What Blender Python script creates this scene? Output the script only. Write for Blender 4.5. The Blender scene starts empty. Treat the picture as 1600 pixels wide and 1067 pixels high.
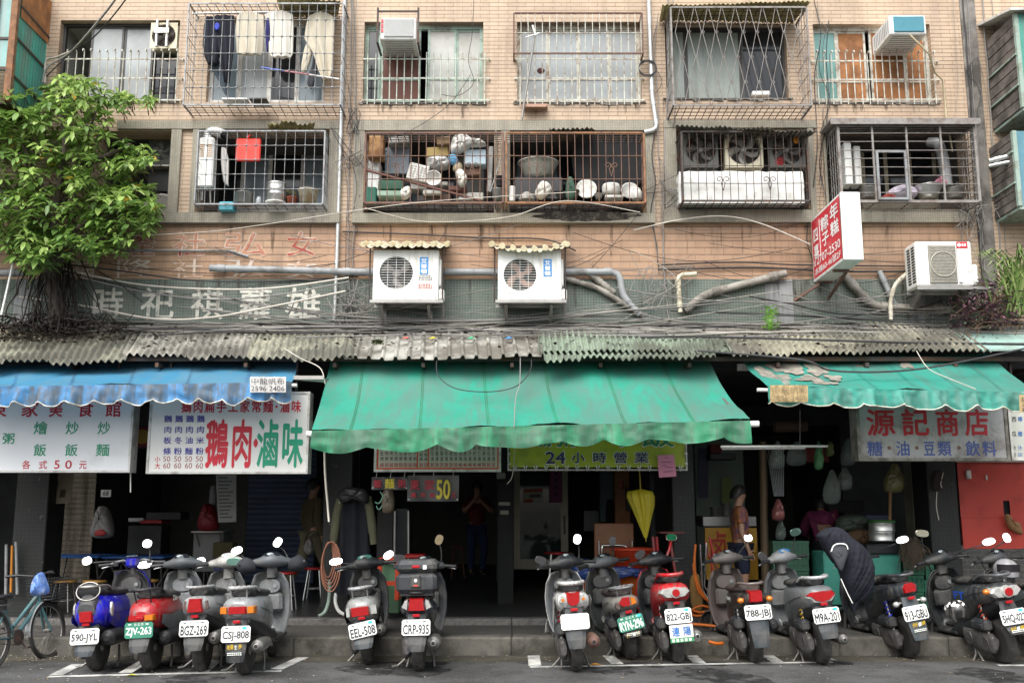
import bpy, math, random
from mathutils import Vector, Matrix, Euler, noise
from math import sin, cos, pi, radians as R
random.seed(7)
SC = bpy.context.scene; COL = SC.collection
# ---------------------------------------------------------------- camera
F, HOR, H = 1550.0, 800.0, 1.55
PITCH = math.atan((HOR - 533.5) / F)
cd = bpy.data.cameras.new('camera'); cam = bpy.data.objects.new('camera', cd); COL.objects.link(cam)
cam.location = (0, 0, H); cam.rotation_euler = (pi / 2 + PITCH, 0, 0)
cd.sensor_width = 36; cd.lens = F / 1600 * 36; cd.clip_end = 500; cd.clip_start = .05
SC.camera = cam
# ---------------------------------------------------------------- light
SUN_EL, SUN_AZ = R(54), R(200)
w = bpy.data.worlds.new('World'); SC.world = w; w.use_nodes = True
nt = w.node_tree; bg = nt.nodes['Background']
sky = nt.nodes.new('ShaderNodeTexSky'); sky.sky_type = 'NISHITA'; sky.sun_disc = False
sky.sun_elevation = SUN_EL; sky.sun_rotation = SUN_AZ; sky.air_density = 1.2; sky.dust_density = 4
hs = nt.nodes.new('ShaderNodeHueSaturation'); hs.inputs['Saturation'].default_value = .3
nt.links.new(sky.outputs[0], hs.inputs['Color']); nt.links.new(hs.outputs[0], bg.inputs['Color'])
bg.inputs['Strength'].default_value = .15
sl = bpy.data.lights.new('sun', 'SUN'); sl.energy = 1.5; sl.angle = R(60); sl.color = (1, .97, .92)
so = bpy.data.objects.new('sun', sl); COL.objects.link(so)
so.rotation_euler = (pi / 2 - SUN_EL, 0, -SUN_AZ + pi)
so.location = (0, -5, 30)
SC.view_settings.view_transform = 'Standard'; SC.view_settings.look = 'None'
SC.view_settings.exposure = 1.0; SC.view_settings.gamma = 1
# ---------------------------------------------------------------- pixel helpers: a pixel of the 1600 px photo at a real depth
def ray(px, py):
    xr = (px - 800) / F; yr = (533.5 - py) / F
    return Vector((xr, cos(PITCH) - yr * sin(PITCH), sin(PITCH) + yr * cos(PITCH)))
def W(px, py, Y):
    d = ray(px, py); t = Y / d.y
    return Vector((d.x * t, Y, H + d.z * t))
def G(px, py, z=0.):
    d = ray(px, py); t = (z - H) / d.z
    return Vector((d.x * t, d.y * t, z))
YW = 12.3                      # front face of the upper wall
# ---------------------------------------------------------------- mesh builder
def V(*a): return Vector(a)
class MB:
    def __init__(s): s.v = []; s.f = []; s.mi = []; s.sm = []
    def add(s, vs, fs, m=0, smooth=False):
        o = len(s.v); s.v += [tuple(p) for p in vs]
        for f in fs: s.f.append([i + o for i in f]); s.mi.append(m); s.sm.append(smooth)
        return s
    def box(s, x0, x1, y0, y1, z0, z1, m=0):
        if x0 > x1: x0, x1 = x1, x0
        if y0 > y1: y0, y1 = y1, y0
        if z0 > z1: z0, z1 = z1, z0
        v = [(x0,y0,z0),(x1,y0,z0),(x1,y1,z0),(x0,y1,z0),(x0,y0,z1),(x1,y0,z1),(x1,y1,z1),(x0,y1,z1)]
        return s.add(v, [(0,3,2,1),(4,5,6,7),(0,1,5,4),(1,2,6,5),(2,3,7,6),(3,0,4,7)], m)
    def bbox(s, x0, x1, y0, y1, z0, z1, b=.01, m=0):
        """box with chamfered edges"""
        if x0 > x1: x0, x1 = x1, x0
        if y0 > y1: y0, y1 = y1, y0
        if z0 > z1: z0, z1 = z1, z0
        b = min(b, (x1-x0)*.45, (y1-y0)*.45, (z1-z0)*.45)
        rings = []
        for (z, i) in ((z0, b), (z0+b, 0), (z1-b, 0), (z1, b)):
            a0,a1,c0,c1 = x0+i, x1-i, y0+i, y1-i
            k = b if i == 0 else b*.5
            rings.append([V(a0+k,c0,z),V(a1-k,c0,z),V(a1,c0+k,z),V(a1,c1-k,z),V(a1-k,c1,z),V(a0+k,c1,z),V(a0,c1-k,z),V(a0,c0+k,z)])
        return s.loft(rings, m, smooth=False)
    def quad(s, a, b, c, d, m=0): return s.add([a,b,c,d], [(0,1,2,3)], m)
    def poly(s, pts, m=0): return s.add(pts, [tuple(range(len(pts)))], m)
    def loft(s, rings, m=0, cap=True, smooth=True, closed=True):
        n = len(rings[0]); vs = [p for r in rings for p in r]; fs = []
        for i in range(len(rings)-1):
            for j in range(n if closed else n-1):
                k = (j+1) % n
                fs.append((i*n+j, i*n+k, (i+1)*n+k, (i+1)*n+j))
        s.add(vs, fs, m, smooth)
        if cap and closed:
            s.add(rings[0], [tuple(range(n-1,-1,-1))], m); s.add(rings[-1], [tuple(range(n))], m)
        return s
    def tube(s, pts, r=.01, n=6, m=0, cap=True, smooth=True):
        pts = [Vector(p) for p in pts]; rs = r if isinstance(r, (list, tuple)) else [r]*len(pts)
        rings = []; up = None
        for i, p in enumerate(pts):
            t = (pts[min(i+1,len(pts)-1)] - pts[max(i-1,0)])
            if t.length < 1e-9: t = V(0,0,1)
            t.normalize()
            if up is None:
                up = V(0,0,1) if abs(t.z) < .9 else V(1,0,0)
            a = (up - t*up.dot(t))
            if a.length < 1e-6: a = t.orthogonal()
            a.normalize(); b = t.cross(a); up = a
            rings.append([p + (a*cos(2*pi*k/n) + b*sin(2*pi*k/n))*rs[i] for k in range(n)])
        return s.loft(rings, m, cap, smooth)
    def cyl(s, p0, p1, r0, r1=None, n=12, m=0, cap=True):
        return s.tube([p0, p1], [r0, r0 if r1 is None else r1], n, m, cap)
    def bar(s, p0, p1, w, h, m=0):
        """square bar; w across, h 'up'"""
        p0, p1 = Vector(p0), Vector(p1); t = (p1-p0).normalized()
        up = V(0,0,1) if abs(t.z) < .95 else V(0,1,0)
        a = t.cross(up).normalized(); b = a.cross(t)
        q = [(-w/2,-h/2),(w/2,-h/2),(w/2,h/2),(-w/2,h/2)]
        return s.loft([[p + a*x + b*y for x,y in q] for p in (p0,p1)], m, smooth=False)
    def lathe(s, prof, c=(0,0,0), axis='z', n=20, m=0, smooth=True, sx=1, sy=1):
        rings = []
        for r, h in prof:
            rg = []
            for k in range(n):
                x, y = r*cos(2*pi*k/n)*sx, r*sin(2*pi*k/n)*sy
                rg.append(V(*((x,y,h) if axis=='z' else (h,x,y) if axis=='x' else (y,h,x))) + Vector(c))
            rings.append(rg)
        return s.loft(rings, m, True, smooth)
    def ball(s, c, rx, ry=None, rz=None, nu=12, nv=8, m=0):
        ry = rx if ry is None else ry; rz = rx if rz is None else rz
        return s.lathe([(max(sin(pi*i/nv),.02), -cos(pi*i/nv)) for i in range(nv+1)], (0,0,0), 'z', nu, m).xf_last((nv+1)*nu + 2*nu, c, rx, ry, rz)
    def xf_last(s, k, c, rx, ry, rz):
        for i in range(len(s.v)-k, len(s.v)):
            x,y,z = s.v[i]; s.v[i] = (c[0]+x*rx, c[1]+y*ry, c[2]+z*rz)
        return s
    def prism(s, pts, d, m=0):
        """planar outline pts (3D) pushed along vector d"""
        d = Vector(d); a = [Vector(p) for p in pts]; b = [p+d for p in a]
        return s.loft([a,b], m, True, smooth=False)
    def lens(s, pts, n, depth, inset=.8, m=0):
        """outline with a domed front along n"""
        a = [Vector(p) for p in pts]; c = sum(a, V(0,0,0))/len(a); n = Vector(n)
        return s.loft([a, [p + n*depth*.7 + (c-p)*.05 for p in a], [c + (p-c)*inset + n*depth for p in a]], m, True, smooth=False)
    def text(s, t, O, U, Vv, m=0, bold=0., em=False):
        vs, fs, bb = glyphs(t)
        x0,x1,y0,y1 = bb
        if em: x0,x1,y0,y1 = -.02, 1.02*max(1,len(t))-.0, -.12, .92
        O, U, Vv = Vector(O), Vector(U), Vector(Vv)
        n = U.cross(Vv).normalized(); b = bold*.8               # heavier strokes: shifted layers, each a hair in front of the last
        for q, (dx, dy) in enumerate(((0,0),) if not b else ((-b,0),(b,0),(0,b),(0,-b))):
            s.add([O + U*((x+dx-x0)/(x1-x0)) + Vv*((y+dy-y0)/(y1-y0)) + n*q*.0003 for x,y in vs], fs, m)
        return s
    def xform(s, mt, start=0):
        for i in range(start, len(s.v)): s.v[i] = tuple(mt @ Vector(s.v[i]))
        return s
_gl = {}
def glyphs(t, bold=0.):
    k = (t, bold)
    if k not in _gl:
        c = bpy.data.curves.new('t', 'FONT'); c.body = t; c.resolution_u = 3; c.offset = bold
        o = bpy.data.objects.new('t', c); me = o.to_mesh()
        vs = [(v.co.x, v.co.y) for v in me.vertices]; fs = [tuple(p.vertices) for p in me.polygons]
        o.to_mesh_clear(); bpy.data.objects.remove(o); bpy.data.curves.remove(c)
        xs = [v[0] for v in vs] or [0,1]; ys = [v[1] for v in vs] or [0,1]
        _gl[k] = (vs, fs, (min(xs), max(xs)+1e-6, min(ys), max(ys)+1e-6))
    return _gl[k]
# ---------------------------------------------------------------- objects
WM = {}
def props(o, label=None, cat=None, group=None, kind=None):
    if label: o['label'] = label
    if cat: o['category'] = cat
    if group: o['group'] = group
    if kind: o['kind'] = kind
    return o
def thing(name, label, cat, loc=(0,0,0), rot=(0,0,0), group=None):
    o = bpy.data.objects.new(name, None); COL.objects.link(o)
    o.location = loc; o.rotation_euler = rot; o.empty_display_size = .1
    WM[o.name] = Matrix.Translation(loc) @ Euler(rot).to_matrix().to_4x4()
    return props(o, label, cat, group)
def mesh_obj(name, mb, mats):
    me = bpy.data.meshes.new(name); me.from_pydata(mb.v, [], mb.f)
    mats = mats if isinstance(mats, (list, tuple)) else [mats]
    for m in mats: me.materials.append(m)
    me.polygons.foreach_set('material_index', mb.mi); me.polygons.foreach_set('use_smooth', mb.sm)
    me.update()
    o = bpy.data.objects.new(name, me); COL.objects.link(o); return o
def part(name, mb, mats, parent, local=False, label=None):
    if not local:
        inv = WM[parent.name].inverted(); mb.v = [tuple(inv @ Vector(p)) for p in mb.v]
    o = mesh_obj(name, mb, mats); o.parent = parent; WM[o.name] = WM[parent.name]
    if label: o['label'] = label
    return o
def solo(name, mb, mats, label=None, cat=None, group=None, kind=None):
    xs = [p[0] for p in mb.v]; ys = [p[1] for p in mb.v]; zs = [p[2] for p in mb.v]
    b = V((min(xs)+max(xs))/2, (min(ys)+max(ys))/2, min(zs))
    mb.v = [(x-b.x, y-b.y, z-b.z) for x,y,z in mb.v]
    o = mesh_obj(name, mb, mats); o.location = b; WM[o.name] = Matrix.Translation(b)
    return props(o, label, cat, group, kind)
def copy_tree(o, parent=None):
    c = o.copy(); COL.objects.link(c); c.parent = parent
    if o.name in WM: WM[c.name] = WM[o.name]
    for ch in list(o.children): copy_tree(ch, c)
    return c
# ---------------------------------------------------------------- materials
def lin(c):
    """sRGB hex or 0-255 triple -> linear"""
    if isinstance(c, str): c = [int(c[i:i+2], 16) for i in (0,2,4)]
    return tuple(((x/255)/12.92 if x/255 <= .04045 else ((x/255+.055)/1.055)**2.4) for x in c) + (1,)
_mc = {}
def mat(name, col, rough=.6, metal=0., var=.15, vs=3., dirt=None, dirt_amt=.5, dirt_s=2., streak=False, bump=0., bs=30., coat=0., spec=.5, alpha=1.):
    """procedural painted / plain material: two-scale colour noise, optional dirt blotches or vertical streaks, bump"""
    if name in _mc: return _mc[name]
    col = col if len(col) == 4 else tuple(col) + (1,)
    m = bpy.data.materials.new(name); m.use_nodes = True; t = m.node_tree; N = t.nodes; L = t.links
    b = N['Principled BSDF']; b.inputs['Roughness'].default_value = rough; b.inputs['Metallic'].default_value = metal
    b.inputs['Specular IOR Level'].default_value = spec; b.inputs['Coat Weight'].default_value = coat
    b.inputs['Alpha'].default_value = alpha; b.inputs['Coat Roughness'].default_value = .1
    tc = N.new('ShaderNodeTexCoord')
    n1 = N.new('ShaderNodeTexNoise'); n1.inputs['Scale'].default_value = vs; n1.inputs['Detail'].default_value = 6
    n1.inputs['Roughness'].default_value = .65
    L.new(tc.outputs['Object'], n1.inputs['Vector'])
    mx = N.new('ShaderNodeMix'); mx.data_type = 'RGBA'
    mx.inputs['A'].default_value = tuple(min(1, c*(1+var)) for c in col[:3]) + (1,)
    mx.inputs['B'].default_value = tuple(c*(1-var) for c in col[:3]) + (1,)
    rp = N.new('ShaderNodeMapRange'); rp.inputs['From Min'].default_value = .3; rp.inputs['From Max'].default_value = .7
    L.new(n1.outputs[0], rp.inputs['Value']); L.new(rp.outputs[0], mx.inputs['Factor']); out = mx.outputs['Result']
    if dirt is not None:
        mp = N.new('ShaderNodeMapping'); mp.inputs['Scale'].default_value = (dirt_s*(3 if streak else 1), dirt_s*(3 if streak else 1), dirt_s*(.35 if streak else 1))
        L.new(tc.outputs['Object'], mp.inputs['Vector'])
        n2 = N.new('ShaderNodeTexNoise'); n2.inputs['Scale'].default_value = 1; n2.inputs['Detail'].default_value = 9; n2.inputs['Roughness'].default_value = .7
        L.new(mp.outputs[0], n2.inputs['Vector'])
        r2 = N.new('ShaderNodeMapRange'); r2.inputs['From Min'].default_value = .60 - .3*dirt_amt; r2.inputs['From Max'].default_value = .70 - .22*dirt_amt
        r2.inputs['To Max'].default_value = min(1, .4 + .7*dirt_amt)
        L.new(n2.outputs[0], r2.inputs['Value'])
        m2 = N.new('ShaderNodeMix'); m2.data_type = 'RGBA'; m2.inputs['B'].default_value = tuple(dirt[:3]) + (1,)
        L.new(r2.outputs[0], m2.inputs['Factor']); L.new(out, m2.inputs['A']); out = m2.outputs['Result']
        r3 = N.new('ShaderNodeMapRange'); r3.inputs['To Min'].default_value = rough; r3.inputs['To Max'].default_value = min(1, rough+.3)
        L.new(r2.outputs[0], r3.inputs['Value']); L.new(r3.outputs[0], b.inputs['Roughness'])
    L.new(out, b.inputs['Base Color'])
    if bump:
        n3 = N.new('ShaderNodeTexNoise'); n3.inputs['Scale'].default_value = bs; n3.inputs['Detail'].default_value = 4
        L.new(tc.outputs['Object'], n3.inputs['Vector'])
        bp = N.new('ShaderNodeBump'); bp.inputs['Strength'].default_value = bump; bp.inputs['Distance'].default_value = .01
        L.new(n3.outputs[0], bp.inputs['Height']); L.new(bp.outputs[0], b.inputs['Normal'])
    _mc[name] = m; return m
def brick_mat(name, c1, c2, mortar, bw, rh, ms, off=.5, rough=.6, stain=(.05,.045,.04), stain_amt=.4, bump=.6, course=0):
    """tiles laid on a wall whose object axes are the world's: brick texture over (x+y, z), stains and run-off streaks of their own"""
    m = bpy.data.materials.new(name); m.use_nodes = True; t = m.node_tree; N = t.nodes; L = t.links
    b = N['Principled BSDF']; b.inputs['Roughness'].default_value = rough
    g = N.new('ShaderNodeNewGeometry'); sx = N.new('ShaderNodeSeparateXYZ'); L.new(g.outputs['Position'], sx.inputs[0])
    ad = N.new('ShaderNodeMath'); ad.operation = 'ADD'; L.new(sx.outputs[0], ad.inputs[0]); L.new(sx.outputs[1], ad.inputs[1])
    cx = N.new('ShaderNodeCombineXYZ'); L.new(ad.outputs[0], cx.inputs[0]); L.new(sx.outputs[2], cx.inputs[1])
    br = N.new('ShaderNodeTexBrick'); L.new(cx.outputs[0], br.inputs['Vector'])
    br.offset = off; br.inputs['Scale'].default_value = 1; br.inputs['Brick Width'].default_value = bw; br.inputs['Row Height'].default_value = rh
    br.inputs['Mortar Size'].default_value = ms; br.inputs['Mortar Smooth'].default_value = .3; br.inputs['Bias'].default_value = 0
    br.inputs['Color1'].default_value = c1 + (1,) if len(c1) == 3 else c1; br.inputs['Color2'].default_value = c2 + (1,) if len(c2) == 3 else c2
    br.inputs['Mortar'].default_value = mortar + (1,) if len(mortar) == 3 else mortar
    out = br.outputs['Color']
    if course:                                       # deep horizontal joints between the courses
        dv = N.new('ShaderNodeMath'); dv.operation = 'DIVIDE'; dv.inputs[1].default_value = course; L.new(sx.outputs[2], dv.inputs[0])
        fr = N.new('ShaderNodeMath'); fr.operation = 'FRACT'; L.new(dv.outputs[0], fr.inputs[0])
        lt = N.new('ShaderNodeMapRange'); lt.inputs['From Min'].default_value = .12; lt.inputs['From Max'].default_value = .17; lt.inputs['To Min'].default_value = .62; lt.inputs['To Max'].default_value = 0
        L.new(fr.outputs[0], lt.inputs['Value'])
        hx = N.new('ShaderNodeMix'); hx.data_type = 'RGBA'; hx.inputs['B'].default_value = (.10,.06,.04,1)
        L.new(lt.outputs[0], hx.inputs['Factor']); L.new(out, hx.inputs['A']); out = hx.outputs['Result']
    for (scl, lo, hi, amt, c) in (((1.1,1.1,.8), .45, .8, stain_amt*.8, stain), ((5.,5.,.3), .49, .74, stain_amt, stain), ((.5,.5,.5), .4, .7, .3, tuple(min(1,x*1.25) for x in c1[:3])), ((9,9,9), .62, .75, .25, (.6,.55,.5))):
        mp = N.new('ShaderNodeMapping'); mp.inputs['Scale'].default_value = scl; L.new(g.outputs['Position'], mp.inputs['Vector'])
        n2 = N.new('ShaderNodeTexNoise'); n2.inputs['Scale'].default_value = 1; n2.inputs['Detail'].default_value = 8; n2.inputs['Roughness'].default_value = .68
        L.new(mp.outputs[0], n2.inputs['Vector'])
        r2 = N.new('ShaderNodeMapRange'); r2.inputs['From Min'].default_value = lo; r2.inputs['From Max'].default_value = hi; r2.inputs['To Max'].default_value = amt
        L.new(n2.outputs[0], r2.inputs['Value'])
        m2 = N.new('ShaderNodeMix'); m2.data_type = 'RGBA'; m2.inputs['B'].default_value = tuple(c[:3]) + (1,)
        L.new(r2.outputs[0], m2.inputs['Factor']); L.new(out, m2.inputs['A']); out = m2.outputs['Result']
    L.new(out, b.inputs['Base Color'])
    bp = N.new('ShaderNodeBump'); bp.inputs['Strength'].default_value = bump; bp.inputs['Distance'].default_value = .006; bp.invert = True
    L.new(br.outputs['Fac'], bp.inputs['Height']); L.new(bp.outputs[0], b.inputs['Normal'])
    return m
def film(name, col, s, lo, hi, amt=.8):
    """a thin broken film of dirt or painted shade: noise decides where it covers the surface below"""
    m = mat(name, col, .8, var=.3, vs=8); t = m.node_tree; b = t.nodes['Principled BSDF']; g = t.nodes.new('ShaderNodeNewGeometry'); mp = t.nodes.new('ShaderNodeMapping'); mp.inputs['Scale'].default_value = s; t.links.new(g.outputs['Position'], mp.inputs['Vector'])
    n = t.nodes.new('ShaderNodeTexNoise'); n.inputs['Scale'].default_value = 1; n.inputs['Detail'].default_value = 8; n.inputs['Roughness'].default_value = .65; t.links.new(mp.outputs[0], n.inputs['Vector'])
    r = t.nodes.new('ShaderNodeMapRange'); r.inputs['From Min'].default_value = lo; r.inputs['From Max'].default_value = hi; r.inputs['To Max'].default_value = amt; t.links.new(n.outputs[0], r.inputs['Value']); t.links.new(r.outputs[0], b.inputs['Alpha']); return m
def glass_mat(name, col, rough=.05, alpha=.35):
    m = mat(name, col, rough, var=.05, alpha=alpha, spec=.6); return m
def emit_mat(name, col, s):
    m = bpy.data.materials.new(name); m.use_nodes = True; b = m.node_tree.nodes['Principled BSDF']
    b.inputs['Base Color'].default_value = col; b.inputs['Emission Color'].default_value = col; b.inputs['Emission Strength'].default_value = s
    return m
def P(name, hexs, rough=.5, **k): return mat(name, lin(hexs), rough, **k)
MT = dict(
 brick = brick_mat('facade_tile', (.52,.395,.28), (.46,.34,.238), (.23,.15,.10), .24, .055, .0035, stain=(.14,.105,.08), stain_amt=.6, course=.055),
 brick_low = brick_mat('lower_facade_tile', (.46,.29,.18), (.41,.25,.155), (.24,.15,.095), .24, .092, .003, stain=(.10,.075,.055), stain_amt=.65, course=.092),
 mosaic = brick_mat('beige_mosaic', (.34,.31,.24), (.28,.255,.195), (.20,.185,.145), .03, .03, .004, 0., stain=(.07,.06,.05), stain_amt=.8, bump=.4),
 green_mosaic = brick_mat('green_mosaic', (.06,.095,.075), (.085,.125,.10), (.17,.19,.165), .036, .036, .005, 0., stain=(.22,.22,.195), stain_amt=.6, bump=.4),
 pillar_mosaic = brick_mat('pillar_mosaic', (.006,.009,.0075), (.0045,.007,.0055), (.014,.016,.0135), .05, .05, .007, 0., stain=(.02,.02,.018), stain_amt=.6, bump=.4),
 concrete = mat('concrete', (.22,.205,.185), .9, var=.25, vs=4, dirt=(.05,.045,.04), dirt_amt=.55, dirt_s=1.5, bump=.4),
 grey_render = mat('grey_render', (.26,.27,.27), .9, var=.2, dirt=(.08,.085,.08), dirt_amt=.5, streak=True),
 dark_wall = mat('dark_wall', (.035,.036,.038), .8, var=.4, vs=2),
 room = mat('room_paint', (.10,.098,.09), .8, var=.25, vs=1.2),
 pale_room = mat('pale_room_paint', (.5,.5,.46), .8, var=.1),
 alu = mat('aluminium', (.55,.56,.55), .4, .6, var=.12, dirt=(.2,.18,.15), dirt_amt=.3),
 white_alu = mat('white_frame', (.68,.67,.63), .5, var=.1, dirt=(.25,.22,.18), dirt_amt=.35, dirt_s=4),
 dark_alu = mat('dark_frame', (.06,.058,.055), .5, .3),
 green_frame = mat('pale_green_frame', (.30,.40,.34), .6, var=.15, dirt=(.15,.12,.08), dirt_amt=.4, dirt_s=5),
 rust_white = mat('rusty_white_paint', (.55,.55,.48), .6, var=.15, vs=20, dirt=(.20,.10,.05), dirt_amt=.42, dirt_s=9),
 rust_pale = mat('pale_green_bar_paint', (.48,.53,.46), .6, var=.15, vs=20, dirt=(.2,.09,.04), dirt_amt=.35, dirt_s=9),
 rust_red = mat('rust_red_paint', (.13,.07,.055), .7, var=.3, vs=14, dirt=(.22,.13,.08), dirt_amt=.45, dirt_s=6),
 rust_orange = mat('rust_orange', (.26,.125,.06), .8, var=.35, vs=12, dirt=(.13,.08,.06), dirt_amt=.45, dirt_s=8),
 galv = mat('galvanised_bar', (.25,.26,.265), .5, .5, var=.2, vs=9, dirt=(.13,.09,.07), dirt_amt=.35, dirt_s=6),
 iron = mat('dark_iron', (.06,.05,.045), .6, .3, var=.3, vs=9, dirt=(.14,.07,.04), dirt_amt=.4, dirt_s=6),
 grey_paint = mat('grey_bar_paint', (.24,.225,.21), .55, .1, var=.2, vs=9, dirt=(.14,.10,.08), dirt_amt=.4, dirt_s=6),
 frost = mat('frosted_glass', (.33,.365,.375), .25, var=.12, vs=2, dirt=(.30,.31,.31), dirt_amt=.5, dirt_s=2),
 frost_w = mat('frosted_glass_warm', (.39,.395,.37), .3, var=.12, vs=2, dirt=(.33,.31,.27), dirt_amt=.5, dirt_s=2.5),
 frost_g = mat('frosted_glass_green', (.27,.31,.28), .3, var=.15, vs=1.5, dirt=(.18,.2,.18), dirt_amt=.5, dirt_s=2, streak=True),
 frost_b = mat('blue_grey_glass', (.20,.255,.29), .18, var=.2, vs=2),
 dark_glass = mat('dark_glass', (.02,.022,.025), .08, var=.1),
 teal_pane = mat('teal_pane', (.14,.30,.28), .3, var=.15),
 orange_wood = mat('orange_plywood', (.36,.15,.05), .7, var=.3, vs=4, dirt=(.14,.07,.04), dirt_amt=.45, dirt_s=3),
 brown_wood = mat('brown_panel', (.12,.04,.025), .6, var=.3),
 white_plastic = mat('white_enamel', (.80,.80,.77), .4, var=.04, dirt=(.45,.40,.30), dirt_amt=.25, dirt_s=3, streak=True),
 cream = mat('cream_plastic', (.62,.57,.42), .5, var=.12, dirt=(.30,.24,.14), dirt_amt=.35, dirt_s=4),
 grey_plastic = mat('grey_plastic', (.30,.31,.31), .5, var=.1),
 pvc = mat('grey_pvc', (.27,.285,.29), .5, var=.15, dirt=(.12,.11,.10), dirt_amt=.4, dirt_s=3),
 pvc_dirty = mat('dirty_pvc', (.30,.28,.245), .6, var=.2, dirt=(.09,.08,.065), dirt_amt=.55, dirt_s=4),
 steel = mat('stainless', (.60,.60,.58), .32, .85, var=.12),
 chrome = mat('chrome', (.75,.75,.75), .12, 1., var=.03),
 dull_steel = mat('worn_steel', (.33,.32,.30), .45, .8, var=.2),
 black = mat('black_plastic', (.022,.022,.024), .45, var=.2),
 black_m = mat('matt_black', (.012,.012,.013), .8, var=.2),
 rubber = mat('tyre_rubber', (.022,.021,.02), .75, var=.3, vs=10, dirt=(.075,.07,.062), dirt_amt=.45, dirt_s=5, bump=.3, bs=60),
 wire_b = mat('black_cable', (.03,.03,.032), .6, var=.2),
 wire_g = mat('grey_cable', (.22,.21,.20), .6, var=.2),
 wire_w = mat('pale_cable', (.52,.48,.42), .6, var=.15),
)
# ================================================================ ground
def X(px, py=250, Y=YW): return W(px, py, Y).x
def Z(py, Y=YW): return W(800, py, Y).z
ZF, ZS = .27, .20                       # shop floor, pavement
YC, YB = 11.28, 16.8                    # kerb, back of the arcade
def road_mat():
    m = mat('asphalt', (.06,.06,.06), .9, var=.45, vs=1.3, dirt=(.024,.023,.022), dirt_amt=.42, dirt_s=1.3, bump=.9, bs=160)
    t = m.node_tree; N = t.nodes; L = t.links; b = N['Principled BSDF']
    src = b.inputs['Base Color'].links[0].from_socket
    tc = N.new('ShaderNodeTexCoord'); v = N.new('ShaderNodeTexVoronoi'); v.inputs['Scale'].default_value = 85
    L.new(tc.outputs['Object'], v.inputs['Vector'])
    hv = N.new('ShaderNodeSeparateColor'); L.new(v.outputs['Color'], hv.inputs[0])
    r = N.new('ShaderNodeMapRange'); r.inputs['From Min'].default_value = .6; r.inputs['From Max'].default_value = 1; r.inputs['To Max'].default_value = .5
    L.new(hv.outputs[0], r.inputs['Value'])
    mx = N.new('ShaderNodeMix'); mx.data_type = 'RGBA'; mx.inputs['B'].default_value = (.15,.148,.145,1)
    L.new(r.outputs[0], mx.inputs['Factor']); L.new(src, mx.inputs['A']); L.new(mx.outputs['Result'], b.inputs['Base Color'])
    return m
g = MB(); g.quad((-60,-40,0),(60,-40,0),(60,YC+.3,0),(-60,YC+.3,0))
solo('road', g, road_mat(), kind='structure')
gut = mat('gutter_concrete', (.065,.058,.043), .95, var=.35, vs=3, dirt=(.045,.04,.03), dirt_amt=.6, dirt_s=2, bump=.6, bs=80)
g = MB(); g.box(-25,25,YC-.42,YC+.02,-.02,.006); solo('gutter', g, gut, kind='structure')
kc = mat('kerb_concrete', (.125,.117,.10), .9, var=.3, vs=3, dirt=(.03,.028,.022), dirt_amt=.55, dirt_s=1.7, bump=.7, bs=40)
g = MB()
for i in range(-14, 14): g.bbox(i*1.2, i*1.2+1.196, YC, YC+.2, -.02, ZS, .02)
solo('kerb', g, kc, kind='structure')
pv = brick_mat('pavement_slabs', (.085,.078,.07), (.07,.066,.06), (.015,.015,.014), .9, .9, .012, 0., .9, stain=(.035,.032,.03), stain_amt=.65, bump=.5)
g = MB(); g.box(-25,25,YC+.2,12.52,-.02,ZS-.005); solo('pavement', g, pv, kind='structure')
g = MB()
for i in range(-9, 9): g.bbox(i*1.9, i*1.9+1.894, 12.5, 12.72, .05, ZF, .012)
solo('step', g, mat('granite_step', (.16,.15,.14), .7, var=.35, vs=25, dirt=(.06,.055,.05), dirt_amt=.4), kind='structure')
ft = brick_mat('arcade_floor_tiles', (.042,.042,.042), (.033,.033,.034), (.075,.072,.068), .4, .4, .006, 0., .35, stain=(.02,.02,.02), stain_amt=.6, bump=.2)
# floor tiles are laid flat: brick texture over (x, y)
for n in ft.node_tree.nodes:
    if n.bl_idname == 'ShaderNodeCombineXYZ':
        sx = [q for q in ft.node_tree.nodes if q.bl_idname == 'ShaderNodeSeparateXYZ'][0]
        ft.node_tree.links.new(sx.outputs[0], n.inputs[0]); ft.node_tree.links.new(sx.outputs[1], n.inputs[1])
pn = [q for q in pv.node_tree.nodes if q.bl_idname == 'ShaderNodeCombineXYZ'][0]; sx = [q for q in pv.node_tree.nodes if q.bl_idname == 'ShaderNodeSeparateXYZ'][0]
pv.node_tree.links.new(sx.outputs[0], pn.inputs[0]); pv.node_tree.links.new(sx.outputs[1], pn.inputs[1])
def FZ(Y): return ZF + max(0, (Y-12.72))*.04        # the arcade floor rises towards the shops
g = MB(); g.loft([[V(-14,12.72,-.1),V(14,12.72,-.1),V(14,12.72,ZF-.004),V(-14,12.72,ZF-.004)],[V(-14,22,-.1),V(14,22,-.1),V(14,22,FZ(22)),V(-14,22,FZ(22))]], smooth=False)
solo('arcade_floor', g, ft, kind='structure')
# painted parking bays
wp = mat('road_paint', (.60,.60,.57), .8, var=.1, vs=6, dirt=(.13,.13,.125), dirt_amt=.55, dirt_s=3.5)
g = MB()
def line(a, b, wd, z=.004):
    a = G(*a); b = G(*b); t = (b-a); n = V(-t.y, t.x, 0).normalized()*wd/2
    g.quad((a-n)+V(0,0,z), (b-n)+V(0,0,z), (b+n)+V(0,0,z), (a+n)+V(0,0,z))
line((75,1057),(440,1048),.10)
for i, (a, b) in enumerate((((122,1038),(88,1055)),((225,1034),(195,1052)),((338,1031),(316,1050)),((474,1027),(432,1046)))): line(a, b, .13, .008)
line((828,1042),(1300,1034),.09)
for a, b in (((832,1014),(836,1041)),((938,1013),(965,1038)),((1066,1012),(1094,1037)),((1180,1011),(1215,1035)),((1246,1016),(1300,1032))): line(a, b, .13, .008)
line((1545,1012),(1640,1036),.1); line((1560,1040),(1700,1040),.1,.008)
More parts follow.
